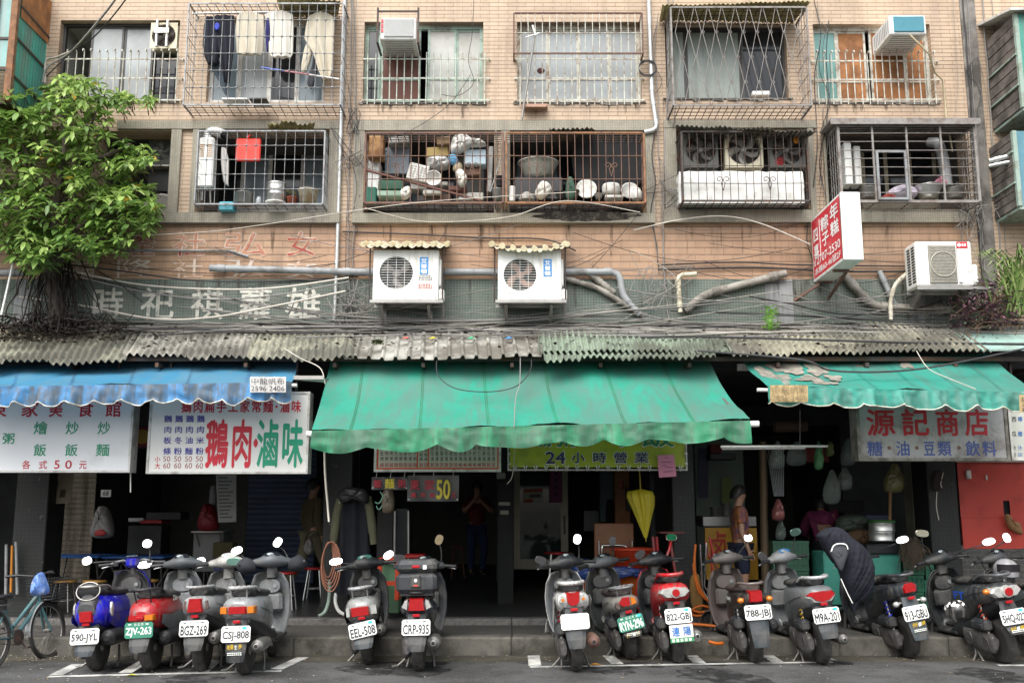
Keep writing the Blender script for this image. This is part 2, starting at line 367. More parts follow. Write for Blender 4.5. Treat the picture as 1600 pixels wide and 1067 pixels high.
solo('parking_markings', g, wp, kind='structure')
g = MB(); line((478,1020),(826,1016),.05); line((1210,1013),(1330,1012),.05); line((1330,1012),(1460,1012),.05)
solo('orange_line', g, mat('orange_line_paint', (.26,.085,.04), .9, var=.3, dirt=(.08,.07,.06), dirt_amt=.65, dirt_s=5), kind='structure')
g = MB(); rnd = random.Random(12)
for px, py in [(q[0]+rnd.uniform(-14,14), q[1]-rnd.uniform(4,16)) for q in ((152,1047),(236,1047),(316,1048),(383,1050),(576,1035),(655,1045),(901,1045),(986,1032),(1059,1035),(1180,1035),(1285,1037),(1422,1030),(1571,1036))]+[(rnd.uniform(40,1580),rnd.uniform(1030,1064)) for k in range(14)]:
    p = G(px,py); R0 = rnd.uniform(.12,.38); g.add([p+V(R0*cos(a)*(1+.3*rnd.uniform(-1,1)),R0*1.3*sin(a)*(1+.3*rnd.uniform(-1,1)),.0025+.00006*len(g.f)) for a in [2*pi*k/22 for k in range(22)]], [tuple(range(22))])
solo('oil_shade_blots', g, film('oil_shade_film',(.012,.012,.012),(5,5,5),.38,.6,.8), kind='structure')  # dark blots: oil, and contact shade painted on the asphalt under the scooters
# fallen petals and litter by the left kerb
g = MB(); rnd = random.Random(3)
for i in range(900):
    px = rnd.choice((rnd.gauss(70,70), rnd.uniform(0,480), rnd.uniform(0,1600))) if i < 700 else rnd.uniform(0,1600)
    p = G(px, rnd.uniform(1006,1034) if rnd.random() < .75 else rnd.uniform(1010,1066))
    s = rnd.uniform(.004,.012); a = rnd.uniform(0,6.3); z = .012+.006*rnd.random()
    g.quad(*[V(p.x+s*cos(a+k*pi/2)*(1.6 if k%2 else 1), p.y+s*sin(a+k*pi/2), z+.003*(k%2)) for k in range(4)], m=rnd.choice((0,0,0,1,2)))
solo('fallen_petals', g, [P('pale_petal','D8D2C0',.8), P('yellow_petal','B5963F',.8), P('brown_leaf_bit','5C4630',.9)], kind='stuff')
lf = P('fallen_leaf','C98A22',.7)
g = MB(); p = G(930,1039.5)
g.add([p+V(-.07,0,.008),p+V(-.02,-.03,.02),p+V(.07,-.005,.012),p+V(.0,.035,.022)], [(0,1,2,3)]); solo('fallen_leaf', g, lf, 'yellow fallen leaf on the road just past the parking line, right of the white scooter', 'leaf')
g = MB(); p = G(205,1056)
g.add([p+V(-.05,0,.008),p+V(0,-.03,.018),p+V(.06,.005,.012),p+V(.0,.035,.02)], [(0,1,2,3)]); solo('fallen_leaf', g, P('yellow_green_leaf','A9A83A',.7), 'yellow green fallen leaf on the road in front of the left parking bays', 'leaf')

# ================================================================ the apartment building
BLD = thing('apartment_building', 'weathered pinkish tiled apartment block with barred windows above a dark shop arcade', 'building', (0, 13, 0))
HA = dict(A1=(90,32,278,157), A2=(325,28,508,160), A3=(568,35,755,160), A4=(808,35,1002,160), A5=(1040,38,1230,154), A6=(1273,38,1457,160),
          B1=(150,205,265,334), B2=(310,204,513,334), B3=(570,207,772,335), B4=(797,207,1008,335), B5=(1058,203,1262,330), B6=(1292,200,1514,330))
HW = {}
for k, (a,b,c,d) in HA.items():
    my = (b+d)/2; HW[k] = (X(a,my), X(c,my), Z(d), Z(b))
def wall_holes(mb, x0, x1, z0, z1, holes, Y, m=0):
    xs = sorted({x0,x1} | {h[0] for h in holes} | {h[1] for h in holes}); zs = sorted({z0,z1} | {h[2] for h in holes} | {h[3] for h in holes})
    for i in range(len(xs)-1):
        for j in range(len(zs)-1):
            cx, cz = (xs[i]+xs[i+1])/2, (zs[j]+zs[j+1])/2
            if any(h[0]<cx<h[1] and h[2]<cz<h[3] for h in holes): continue
            mb.quad((xs[i],Y,zs[j]),(xs[i+1],Y,zs[j]),(xs[i+1],Y,zs[j+1]),(xs[i],Y,zs[j+1]), m)
ZW0, ZW1 = Z(520), 9.6
g = MB(); wall_holes(g, -14, 14, ZW0, ZW1, list(HW.values()), YW)
for k, (x0,x1,z0,z1) in HW.items():
    d = .16 if k[0] == 'A' else .30
    g.quad((x0,YW,z0),(x0,YW+d,z0),(x0,YW+d,z1),(x0,YW,z1)); g.quad((x1,YW,z0),(x1,YW,z1),(x1,YW+d,z1),(x1,YW+d,z0))
    g.quad((x0,YW,z1),(x0,YW+d,z1),(x1,YW+d,z1),(x1,YW,z1)); g.quad((x0,YW,z0),(x1,YW,z0),(x1,YW+d,z0),(x0,YW+d,z0))
g.quad((-14,YW,ZW1),(14,YW,ZW1),(14,YW+8,ZW1),(-14,YW+8,ZW1)); g.quad((-14,YW,ZW0),(-14,YW+8,ZW0),(-14,YW+8,ZW1),(-14,YW,ZW1)); g.quad((14,YW,ZW0),(14,YW+8,ZW0),(14,YW+8,ZW1),(14,YW,ZW1))
g.quad((-14,YW+8.5,0),(14,YW+8.5,0),(14,YW+8.5,ZW1),(-14,YW+8.5,ZW1))
part('wall', g, MT['brick'], BLD)
g = MB(); g.box(-14, X(1518,395), YW-.0035, YW+.001, Z(438), Z(349)); part('lower_wall', g, MT['brick_low'], BLD)
# rooms and balcony recesses behind the openings
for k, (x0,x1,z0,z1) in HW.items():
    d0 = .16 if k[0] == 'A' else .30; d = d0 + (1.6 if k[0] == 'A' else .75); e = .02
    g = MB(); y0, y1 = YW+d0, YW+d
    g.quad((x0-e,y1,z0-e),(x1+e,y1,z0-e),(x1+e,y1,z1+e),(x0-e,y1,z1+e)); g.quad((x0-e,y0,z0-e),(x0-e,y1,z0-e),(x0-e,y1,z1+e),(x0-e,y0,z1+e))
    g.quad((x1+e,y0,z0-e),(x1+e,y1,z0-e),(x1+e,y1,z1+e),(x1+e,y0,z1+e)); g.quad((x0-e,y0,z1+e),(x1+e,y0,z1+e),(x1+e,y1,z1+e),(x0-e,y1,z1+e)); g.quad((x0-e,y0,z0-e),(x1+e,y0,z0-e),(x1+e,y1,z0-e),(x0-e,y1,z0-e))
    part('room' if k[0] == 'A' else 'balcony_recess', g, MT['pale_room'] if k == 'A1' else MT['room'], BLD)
# beige mosaic bands and posts round the balconies
def band(a, b, c, d, pr=.05, m='mosaic', name='tile_band'):
    my = (b+d)/2; g = MB(); g.box(X(a,my), X(c,my), YW-pr, YW+.02, Z(d), Z(b)); part(name, g, MT[m], BLD)
for q in ((185,191,532,203.5),(552,190,1022,206),(1036,190,1274,202),(1286,190,1514,199)): band(*q)
for q in ((150,335,532,351),(552,336,1022,351),(1036,331,1274,350),(1286,331,1514,350)): band(*q, pr=.09)
for q in ((266,204,282,334),(300,204,309,334),(514,204,532,334),(553,206.5,569,335),(773,206.5,776,335),(783,206.5,796,335),(1009,206.5,1021,335),(1038,202.5,1057,330),(1263,202.5,1272,330),(1287,199.5,1291,330)): band(*q, pr=.045, name='tile_post')
band(1518,-30,1542,520,.02,'concrete','cement_strip')
# lower tile band
g = MB(); x = -14
g.box(-14, X(1534,470), YW-.03, YW+.02, Z(507), Z(437)); part('green_tile_band', g, MT['green_mosaic'], BLD)
for a, c in ((1195,1238),(1416,1442),(25,48)):
    g = MB(); g.box(X(a,470), X(c,470), YW-.042, YW-.031, Z(506), Z(438)); part('cement_patch', g, MT['grey_render'], BLD)
rnd = random.Random(6); g = MB(); pts = []
for k in range(40): a = 2*pi*k/40; pts.append((915+78*cos(a)*(1+.15*rnd.uniform(-1,1)), 341+8*sin(a)*(1+.25*rnd.uniform(-1,1))))
g.prism([V(X(a,341),YW-.0925,Z(b)) for a,b in pts], (0,.002,0)); part('soot_stain', g, mat('soot',(.02,.017,.014),.95,var=.4,vs=6,dirt=(.16,.14,.11),dirt_amt=.35,dirt_s=7), BLD)
g = MB(); rnd = random.Random(13)
def streaks(x0, x1, y, n, ln, Y):
    for k in range(n):
        px = rnd.uniform(x0,x1); l = ln*rnd.uniform(.4,1); w_ = rnd.uniform(1.2,4.5); q = .0002*len(g.f)/6
        g.add([V(X(px+d,y),Y-q,Z(y+e)) for d,e in ((-w_,0),(w_,0),(w_*.7,l*.6),(w_*.25,l),(-w_*.3,l*.9),(-w_*.7,l*.5))], [tuple(range(6))])
for k, n in (('A1',9),('A3',11),('A4',13),('A5',9),('A6',12)): streaks(HA[k][0]-4,HA[k][2]+4,HA[k][3]+3,n,27,YW-.004)
for a, b, n in ((190,520,9),(560,1015,15),(1040,1268,8),(1292,1505,8)): streaks(a,b,352,n,52,YW-.0065)
for a, b, n in ((0,520,22),(520,1030,20),(1030,1520,26)): streaks(a,b,438,n,62,YW-.034)
part('rust_streak', g, film('rust_film',(.055,.032,.02),(22,22,4),.42,.72,.6), BLD)
# painted letters
cream_p = mat('faded_cream_paint', (.62,.61,.54), .8, var=.2, vs=9, dirt=(.16,.19,.17), dirt_amt=.3, dirt_s=6)
g = MB()
for ch, a, c in (('時',143,196),('祀',220,276),('祺',298,352),('蘿',372,428),('雄',445,505)):
    g.text(ch, V(X(a,475),YW-.036,Z(502)), V(X(c,475)-X(a,475),0,0), V(0,0,Z(447)-Z(502)), 0, .02, True)
part('painted_lettering', g, cream_p, BLD)
redp = mat('faded_red_paint', (.33,.06,.045), .8, var=.3, dirt=(.48,.28,.18), dirt_amt=.6, dirt_s=5); whp = mat('chalky_white_paint', (.60,.52,.45), .8, var=.2, dirt=(.47,.28,.18), dirt_amt=.6, dirt_s=4)
g = MB(); rnd = random.Random(5)
for ch, a, c in (('福',112,152),('隆',178,245),('社',268,322),('弘',345,420),('女',445,498)):
    for (y0, y1, mm) in ((360,402,0),(402,436,1)):
        x0, x1, z0, z1 = X(a,400), X(c,400), Z(y1), Z(y0)
        for q,(ox, oz) in enumerate(((-.014,0),(.014,.0),(0,.014),(0,-.014)) if mm == 0 else ((0,0),)):
            g.text(ch, V(x0+ox,YW-.006-q*.0012,z0+oz), V(x1-x0,0,0), V(0,0,z1-z0), 1, .0, True)
        if mm == 0 and a > 160: g.text(ch, V(x0,YW-.012,z0), V((x1-x0),0,0), V(0,0,z1-z0), 0, .0, True)
part('faded_lettering', g, [redp, whp], BLD)
# ---------------- windows
def window(k, sashes, fm, d=.10, fw=.035, bot=0, z=None, x=None, y=None, mull=()):
    """frame with stiles at the sash edges; sashes = (f0, f1, pane material or None when open)"""
    x0,x1,z0,z1 = HW[k]
    if x: x0, x1 = X(x[0],(z[0]+z[1])/2,y), X(x[1],(z[0]+z[1])/2,y)
    if z: z1, z0 = Z(z[0],y), Z(z[1],y)
    Y = (y or YW) + (d if not y else 0); g = MB()
    g.box(x0,x1,Y,Y+.06,z1-fw,z1); g.box(x0,x1,Y,Y+.06,z0,z0+fw); g.box(x0,x0+fw,Y,Y+.06,z0+fw,z1-fw); g.box(x1-fw,x1,Y,Y+.06,z0+fw,z1-fw)
    zs = z1-fw; wd = x1-x0
    for i, (f0, f1, pm) in enumerate(sashes):
        a, b = x0+wd*f0, x0+wd*f1; yy = Y+.012+.014*(i%2); s = .028
        g.box(a,a+s,yy,yy+.025,z0+fw,zs); g.box(b-s,b,yy,yy+.025,z0+fw,zs); g.box(a+s,b-s,yy,yy+.025,zs-s,zs); g.box(a+s,b-s,yy,yy+.025,z0+fw,z0+fw+s)
        for f in mull: g.box(a+s,b-s,yy,yy+.02,z0+(z1-z0)*f-.012,z0+(z1-z0)*f+.012)
    o = part('window', g, MT[fm], BLD)
    for i, (f0, f1, pm) in enumerate(sashes):
        if pm is None: continue
        a, b = x0+wd*f0, x0+wd*f1; yy = Y+.022+.014*(i%2)
        g = MB(); g.box(a+.02,b-.02,yy,yy+.006,z0+fw+.02,zs-.02); part('pane', g, MT[pm], o)
    return o
window('A1', ((.235,.51,'frost'),(.51,.76,'frost')), 'dark_alu')
g = MB(); x0,x1,z0,z1 = HW['A1']; g.box(x0+(x1-x0)*.76, x1-.03, YW+.2, YW+.22, z0+.04, z0+(z1-z0)*.63); part('dark_shutter_panel', g, MT['dark_glass'], BLD)
window('A2', ((.01,.25,'frost_b'),(.25,.51,'frost'),(.51,.75,'dark_glass'),(.75,.99,'frost_b')), 'white_alu', fw=.05)
window('A3', ((.0,.13,'dark_glass'),(.13,.47,'brown_wood'),(.53,.77,'frost_w'),(.77,.99,'frost_w')), 'green_frame', mull=(.33,), fw=.05)
window('A4', ((.02,.25,'frost'),(.25,.50,'frost'),(.50,.75,'frost'),(.75,.98,'frost')), 'rust_white', mull=(.33,), fw=.045)
window('A5', ((.0,.18,'frost_g'),(.18,.64,'frost_g'),(.64,1,'dark_glass')), 'dark_alu', fw=.03)
window('A6', ((.0,.22,'teal_pane'),(.22,.47,'orange_wood'),(.50,.80,'orange_wood'),(.80,.98,'orange_wood')), 'rust_white', mull=(.31,), fw=.045)
YI = YW + .95
window('B1', ((.0,.6,'frost_b'),), 'dark_alu', z=(212,332), x=(150,250), y=YI)
window('B2', ((.0,.27,'dark_glass'),(.27,.5,'frost_b'),(.5,.78,'dark_glass'),(.78,1,'frost_b')), 'white_alu', z=(212,331), x=(330,513), y=YI, fw=.06)
window('B3', ((.0,.35,'frost_b'),(.35,.7,'dark_glass'),(.7,1,'frost_w')), 'dark_alu', z=(212,332), x=(600,760), y=YI)
window('B4', ((.0,.35,'frost_b'),(.35,.7,'dark_glass'),(.7,1,'dark_glass')), 'dark_alu', z=(212,332), x=(805,1000), y=YI)
window('B6', ((.0,.26,'dark_glass'),(.26,.5,'dark_glass'),(.5,.75,'dark_glass'),(.75,1,'frost_g')), 'cream', z=(210,326), x=(1345,1500), y=YI, fw=.06)
# sills with crumbling cement
for k in ('A3','A4','A5','A6','A1'):
    x0,x1,z0,z1 = HW[k]; g = MB(); rnd = random.Random(k)
    n = 26; top = []; 
    for i in range(n):
        a = x0-.05+(x1-x0+.1)*i/n; b = x0-.05+(x1-x0+.1)*(i+1)/n
        g.box(a, b-.0005, YW-.012-rnd.uniform(0,.012), YW-.001, z0-.012-rnd.uniform(0,.035), z0-.003)
    part('window_sill', g, MT['concrete'], BLD)
# ---------------- arcade: front beam, ceiling, side walls, back wall with openings
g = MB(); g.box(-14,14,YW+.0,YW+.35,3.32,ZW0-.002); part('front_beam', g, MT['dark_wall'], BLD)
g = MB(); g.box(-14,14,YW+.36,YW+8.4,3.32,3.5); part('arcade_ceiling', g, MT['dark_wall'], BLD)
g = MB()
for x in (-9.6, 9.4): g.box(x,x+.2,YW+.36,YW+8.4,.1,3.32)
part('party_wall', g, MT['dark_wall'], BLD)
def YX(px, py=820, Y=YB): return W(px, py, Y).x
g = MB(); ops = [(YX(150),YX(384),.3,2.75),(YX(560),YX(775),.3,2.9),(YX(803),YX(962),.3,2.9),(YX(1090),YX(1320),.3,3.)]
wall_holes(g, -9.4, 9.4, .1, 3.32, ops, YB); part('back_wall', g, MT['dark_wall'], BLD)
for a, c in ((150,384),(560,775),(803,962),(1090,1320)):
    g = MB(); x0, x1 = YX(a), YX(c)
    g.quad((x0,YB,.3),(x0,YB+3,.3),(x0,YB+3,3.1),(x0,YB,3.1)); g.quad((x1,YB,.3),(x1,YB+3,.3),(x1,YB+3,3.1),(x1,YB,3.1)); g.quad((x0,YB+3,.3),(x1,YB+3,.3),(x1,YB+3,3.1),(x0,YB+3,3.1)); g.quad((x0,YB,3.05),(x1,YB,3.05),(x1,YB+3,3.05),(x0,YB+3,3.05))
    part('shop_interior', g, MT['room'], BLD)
# pillars of the arcade
def pillar(a, c, Y=12.78, d=.5, m='pillar_mosaic'):
    g = MB(); g.bbox(W(a,850,Y).x, W(c,850,Y).x, Y, Y+d, FZ(Y)-.06, 3.32, .012); return part('pillar', g, MT[m], BLD)
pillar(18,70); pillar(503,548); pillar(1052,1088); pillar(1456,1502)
g = MB(); Y = 12.78
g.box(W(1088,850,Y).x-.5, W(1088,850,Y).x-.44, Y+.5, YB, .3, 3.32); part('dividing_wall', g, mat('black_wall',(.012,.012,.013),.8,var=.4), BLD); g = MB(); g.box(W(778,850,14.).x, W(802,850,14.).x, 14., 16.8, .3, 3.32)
part('dividing_wall', g, mat('black_wall',(.012,.012,.013),.8,var=.4), BLD)
# roller shutters: ribbed steel curtains on the arcade's back wall
def shutter(a, c, y0, Y, m, lab):
    g = MB(); x0, x1 = W(a,820,Y).x, W(c,820,Y).x; z = FZ(Y); i = 0
    prof = []
    while z < Z(y0,Y):
        prof += [(0,z),(-.018,z+.012),(-.018,z+.06),(0,z+.075)]; z += .085
    g.loft([[V(x0,Y+p[0],p[1]) for p in prof],[V(x1,Y+p[0],p[1]) for p in prof]], closed=False, cap=False, smooth=False)
    return part('roller_shutter', g, m, BLD, label=lab)
shutter(68, 146, 690, YB-.35, mat('beige_shutter', (.30,.26,.20), .6, .1, var=.15, dirt=(.10,.08,.06), dirt_amt=.5, streak=True), 'dirty beige roller shutter')
shutter(386, 492, 690, YB-.3, mat('blue_shutter', (.04,.06,.11), .6, .1, var=.2), 'dark blue roller shutter')
# ================================================================ bars and cages
def hooks_grille(label, xa, xb, ya, yb, n, hz, m, Y=YW-.05, hook=True, r=.008):
    t = thing('window_grille', label, 'window grille', W((xa+xb)/2, yb, Y), group='iron bar grilles on the upper windows')
    g = MB(); my = (ya+yb)/2; x0, x1 = X(xa,my,Y), X(xb,my,Y); z0, z1 = Z(yb,Y), Z(ya,Y); rnd = random.Random(xa)
    for i in range(n):
        x = x0+.04+(x1-x0-.08)*i/(n-1); zt = z1+rnd.uniform(-.01,.01); lean = rnd.uniform(-.006,.006)
        p = [V(x,Y,z0-.03), V(x+lean,Y,zt-.03)]
        if hook: p += [V(x,Y-.005,zt-.01), V(x,Y-.03,zt+.008), V(x,Y-.055,zt-.01), V(x,Y-.055,zt-.03)]
        g.tube(p, r, 6)
    part('bars', g, m, t)
    g = MB()
    for h in hz:
        z = Z(h,Y); g.box(x0-.03, x1+.03, Y+.0085, Y+.0165, z-.009, z+.009)
        for x in (x0-.025, x1+.025): g.box(x-.008,x+.008, Y+.017, YW, z-.007, z+.007)
    part('rails', g, m, t); return t
hooks_grille('rusty white bar grille with curled tops behind the tree leaves, beside the laundry cage', 100, 281, 80, 158, 15, (92,122,156), MT['rust_white'])
hooks_grille('pale greenish bar grille under the window air conditioner with red stickers', 570, 762, 80, 160, 17, (92,122,156), MT['rust_pale'], hook=False)
hooks_grille('rusty bar grille across the four frosted panes with the round hole in the glass', 808, 1003, 80, 161, 17, (92,122,156), MT['rust_white'], hook=False)
hooks_grille('peeling white bar grille with curled tops in front of the orange plywood window', 1273, 1465, 82, 160, 17, (95,124,155), MT['rust_white'])
def cage(label, fr, depth, nv, nh, m, r=.007, knots=False, bottom=True, diamonds=False, top=True, vert=True, fm=None, fw=.03, side=4, bslats=None, cat='window cage'):
    xa, xb, ya, yb = fr; Y = YW-depth; my = (ya+yb)/2
    x0, x1, z0, z1 = X(xa,my,Y), X(xb,my,Y), Z(yb,Y), Z(ya,Y); yb_ = YW-.004
    t = thing('window_cage', label, cat, V((x0+x1)/2, Y, z0), group='iron cages bolted over the windows'); g = MB(); h = fw/2
    for x in (x0,x1):
        g.box(x-h,x+h,Y-h,Y+h,z0,z1)
        for z in (z0,z1): g.box(x-h,x+h,Y+h,yb_,z-h,z+h)
    for z in (z0,z1): g.box(x0+h,x1-h,Y-h+.001,Y+h-.001,z-h,z+h)
    part('cage_frame', g, fm or m, t); g = MB(); rn = random.Random(int(xa))
    xs = [x0+(x1-x0)*i/nv for i in range(1,nv)]; zs = [z0+(z1-z0)*j/nh for j in range(1,nh)]
    if diamonds:
        rows = [z0+(z1-z0)*q for q in (0,.235,.49,.745,1)]
        for i, x in enumerate([x0]+xs+[x1]):
            if i in (0,nv): continue
            w_ = (x1-x0)/nv*.42; pts = []
            for j, z in enumerate(rows): pts.append(V(x+(w_ if (i+j)%2 else -w_), Y, z))
            g.tube(pts, r, 5)
            for j in (1,2,3):
                if (i+j)%2 == 0: continue
                c = pts[j]+V(.02,0,0); g.tube([c+V(.018*cos(k*pi/4),0,.018*sin(k*pi/4)) for k in range(9)], .004, 4)
    elif vert:
        for x in xs: g.tube([V(x+rn.uniform(-.005,.005),Y,z0),V(x,Y+rn.uniform(-.004,.004),(z0+z1)/2),V(x+rn.uniform(-.005,.005),Y,z1)], r, 5)
    for z in ([] if diamonds else zs):
        g.tube([V(x0,Y-.008,z),V((x0+x1)/2,Y-.008,z+rn.uniform(-.006,.006)),V(x1,Y-.008,z)], r, 5)
        if knots:
            for x in xs: g.ball((x,Y-.008,z), .017, .013, .014, 6, 4)
    if bslats:
        for f in bslats: g.box(x0+(x1-x0)*f-.011,x0+(x1-x0)*f+.011,Y-.012,Y+.012,z0+h,z1-h)
    for x in (x0,x1):
        for k in range(1,side): y = Y+(yb_-Y)*k/side; g.tube([V(x,y,z0),V(x,y,z1)], r, 5)
        for z in zs: g.tube([V(x,Y,z),V(x,yb_,z)], r, 5)
    part('bars', g, m, t)
    for zz in ((z0,z1) if top else (z0,)):
        if zz == z0 and not bottom: continue
        g = MB()
        for x in xs: g.tube([V(x,Y,zz),V(x,yb_,zz)], r, 5)
        for k in range(1,side+1): y = Y+(yb_-Y)*k/(side+.3); g.tube([V(x0,y,zz),V(x1,y,zz)], r, 5)
        part('shelf_bars', g, MT['iron'] if bottom else m, t)
    return t
def scroll(t, cx, cz, Y, s, m):
    g = MB()
    for sg in (-1,1):
        p = [V(cx,Y,cz-s*1.6)]
        for k in range(22):
            a = k/21; th = -1.1+a*7.2; rr = s*.62*(1-a*.75)
            p.append(V(cx+sg*(s*.62+rr*cos(pi-th)*1.0), Y, cz+s*.35+rr*sin(th)))
        g.tube(p, .005, 5)
    part('scroll', g, m, t)
cage('grey knotted wire laundry cage hung with clothes, top row', (291,534,6,164), .38, 18, 6, MT['galv'], .0045, True, fw=.018)
c5 = cage('deep iron cage of diamond bars over the greenish window', (1050,1264,12,165), .48, 20, 6, MT['grey_paint'], .005, diamonds=True, fw=.022)
cage('grey knotted wire cage holding the water heater and red board', (307,506,205,319), .28, 13, 5, MT['galv'], .0045, True, fw=.018)
cl = cage('rusty red balcony cage crammed with white junk, left half of the pair', (570,786,208,317), .33, 18, 3, MT['rust_red'], .006, fm=MT['rust_red'], fw=.024)
cr = cage('rusty red balcony cage with the big basin, right half of the pair', (791,1007,208,317), .33, 18, 3, MT['rust_red'], .006, fm=MT['rust_orange'], fw=.024)
for c, x in ((cl,622),(cl,738),(cr,840),(cr,955)): scroll(c, X(x,255,YW-.34), Z(262,YW-.34), YW-.345, .075, MT['rust_red'])
cf = cage('black iron cage round three exhaust fans and a white panel', (1066,1263,206,314), .43, 16, 4, MT['iron'], .005, fm=MT['iron'], fw=.022)
for x in (1130,1203): scroll(cf, X(x,290,YW-.44), Z(284,YW-.44), YW-.445, .075, MT['iron'])
c6 = cage('grey horizontal bar cage on the right with a small hinged gate', (1312,1526,196,315), .43, 4, 9, MT['grey_paint'], .006, vert=False, bslats=(.25,.5,.75), fm=MT['grey_paint'], fw=.032, side=5)
g = MB(); Y = YW-.45; a, b, c, d = X(1369,270,Y), X(1417,270,Y), Z(313,Y), Z(236,Y)
for q in ((a,a+.03,c,d),(b-.03,b,c,d),(a+.03,b-.03,d-.03,d),(a+.03,b-.03,c,c+.03)): g.box(q[0],q[1],Y-.03,Y-.005,q[2],q[3])
part('gate', g, MT['galv'], c6)
# upper projecting part over the four-pane window
t = cage('shallow rusty orange frame above the four frosted panes', (803,1004,21,84), .22, 18, 2, MT['rust_white'], .0065, fm=MT['rust_red'], bottom=False, top=False, fw=.02)
# roofs of the cages
yel = mat('yellow_plastic_roofing', (.42,.36,.16), .5, var=.2, dirt=(.16,.12,.06), dirt_amt=.45, dirt_s=4)
grimy = mat('grimy_roofing', (.10,.09,.075), .9, var=.4, dirt=(.25,.22,.16), dirt_amt=.3, dirt_s=6)
def wavy(name, label, cat, f0, f1, b0, b1, Yf, Yb, pitch, amp, m, shape='sin', jag=0, group=None, n2=6, sub=6, solid=.006):
    """corrugated sheet from front edge (f0..f1 px) to back edge (b0..b1 px)"""
    A, B, C, D = W(*f0,Yf), W(*f1,Yf), W(*b0,Yb), W(*b1,Yb)
    L_ = (B-A).length; n = max(4, int(L_/pitch*sub)); rnd = random.Random(int(f0[0])); rings = []
    nrm = (B-A).cross(C-A).normalized(); nrm = nrm if nrm.z > 0 else -nrm
    ph = [rnd.uniform(-.02,.02) for _ in range(n+1)]
    for j in range(n2+1):
        v = j/n2; r = []
        for i in range(n+1):
            u = i/n; q = u*L_/pitch; s = cos(2*pi*q)
            if shape == 'trap': f = q % 1; s = 1 if f < .18 else (1-(f-.18)/.08*2 if f < .26 else (-1 if f < .92 else -1+(f-.92)/.08*2))
            p = (A+(B-A)*u)*(1-v) + (C+(D-C)*u)*v
            dz = .018*sin(u*L_*1.7+v*2+f0[0]) + (.006*sin(u*23+v*5))
            ex = V(0,0,0)
            if j == 0 and jag: ex = (A-C).normalized()*jag*ph[i//(sub*3)*3 % (n+1)]*8
            r.append(p + nrm*(amp*s) + V(0,0,dz) + ex)
        rings.append(r)
    g = MB()
    for o in (0, -solid):
        g.loft([[p+nrm*o for p in r] for r in rings], closed=False, cap=False)
    g.loft([[p for p in rings[0]], [p-nrm*solid for p in rings[0]]], closed=False, cap=False, smooth=False)
    return solo(name, g, m, label, cat, group)
wavy('cage_roof', 'yellowish corrugated plastic sheet on top of the diamond bar cage', 'roof sheet', (1035,6),(1268,4),(1030,34),(1240,36), YW-.5, YW-.01, .06, .01, yel)
wavy('cage_roof', 'ochre plastic sheet lying over the laundry cage', 'roof sheet', (430,-4),(532,0),(440,24),(528,26), YW-.4, YW-.01, .07, .01, yel)
wavy('cage_roof', 'torn ochre plastic scrap above the cage with the red board', 'roof sheet', (418,190),(492,191),(420,201),(490,203), YW-.3, YW-.02, .06, .012, yel, jag=1)
wavy('cage_roof', 'small blackened corrugated scrap over the right half of the rusty pair', 'roof sheet', (858,201),(925,198),(860,208),(930,206), YW-.36, YW-.02, .06, .012, grimy)
wavy('cage_roof', 'grimy corrugated sheet over the three exhaust fans', 'roof sheet', (1050,197),(1275,205),(1072,214),(1258,216), YW-.52, YW-.02, .06, .012, grimy, jag=.5)
g = MB(); A, B = W(1296,190,YW-.46), W(1530,190,YW-.46); g.box(A.x,B.x,YW-.48,YW-.05,A.z,A.z+.02); g.box(A.x,B.x,YW-.5,YW-.482,A.z-.05,A.z+.03)
solo('cage_roof', g, MT['grey_paint'], 'flat grey sheet roof with a deep lip over the horizontal bar cage', 'roof sheet')
# ================================================================ air conditioners
def fan_disc(t, cx, cz, Y, r, blades, mb_, tilt=.35, ph=0.3, hub=.26, rings=9, gm=None, wires='ring'):
    g = MB(); g.cyl((cx,Y+.06,cz),(cx,Y+.03,cz), r*hub, r*hub*.85, 14)
    for k in range(blades):
        a = 2*pi*k/blades+ph; n = 6; R0, R1 = r*hub*.8, r*.93; ring = []
        for i in range(n+1):
            f = i/n; rr = R0+(R1-R0)*f; wd = r*(.16+.34*sin(f*pi*.62)); sw = .5*f*f
            c = V(cos(a+sw),0,sin(a+sw)); d = V(-sin(a+sw),0,cos(a+sw))
            p = V(cx,Y+.05,cz)+c*rr
            ring.append([p-d*wd*.5+V(0,-tilt*wd*.5,0), p+d*wd*.5+V(0,tilt*wd*.5,0), p+d*wd*.5+V(0,tilt*wd*.5+.004,0), p-d*wd*.5+V(0,-tilt*wd*.5+.004,0)])
        g.loft(ring)
    part('fan', g, mb_, t); 
    if gm:
        g = MB()
        if wires == 'ring':
            for i in range(rings):
                rr = r*(.18+.82*i/(rings-1)); g.tube([V(cx+rr*cos(2*pi*k/28),Y,cz+rr*sin(2*pi*k/28)) for k in range(29)], .0028, 4, cap=False)
            for k in range(12): g.tube([V(cx+r*.15*cos(k*pi/6),Y,cz+r*.15*sin(k*pi/6)),V(cx+r*cos(k*pi/6),Y,cz+r*sin(k*pi/6))], .0025, 4)
        elif wires == 'h':
            for i in range(rings):
                z = cz-r+2*r*(i+.5)/rings; hw = math.sqrt(max(0,r*r-(z-cz)**2)); g.tube([V(cx-hw,Y,z),V(cx+hw,Y,z)], .003, 4)
            for x in (-.5,0,.5): hh = r*math.sqrt(1-x*x); g.tube([V(cx+x*r,Y+.004,cz-hh),V(cx+x*r,Y+.004,cz+hh)], .003, 4)
        part('fan_guard', g, gm, t)
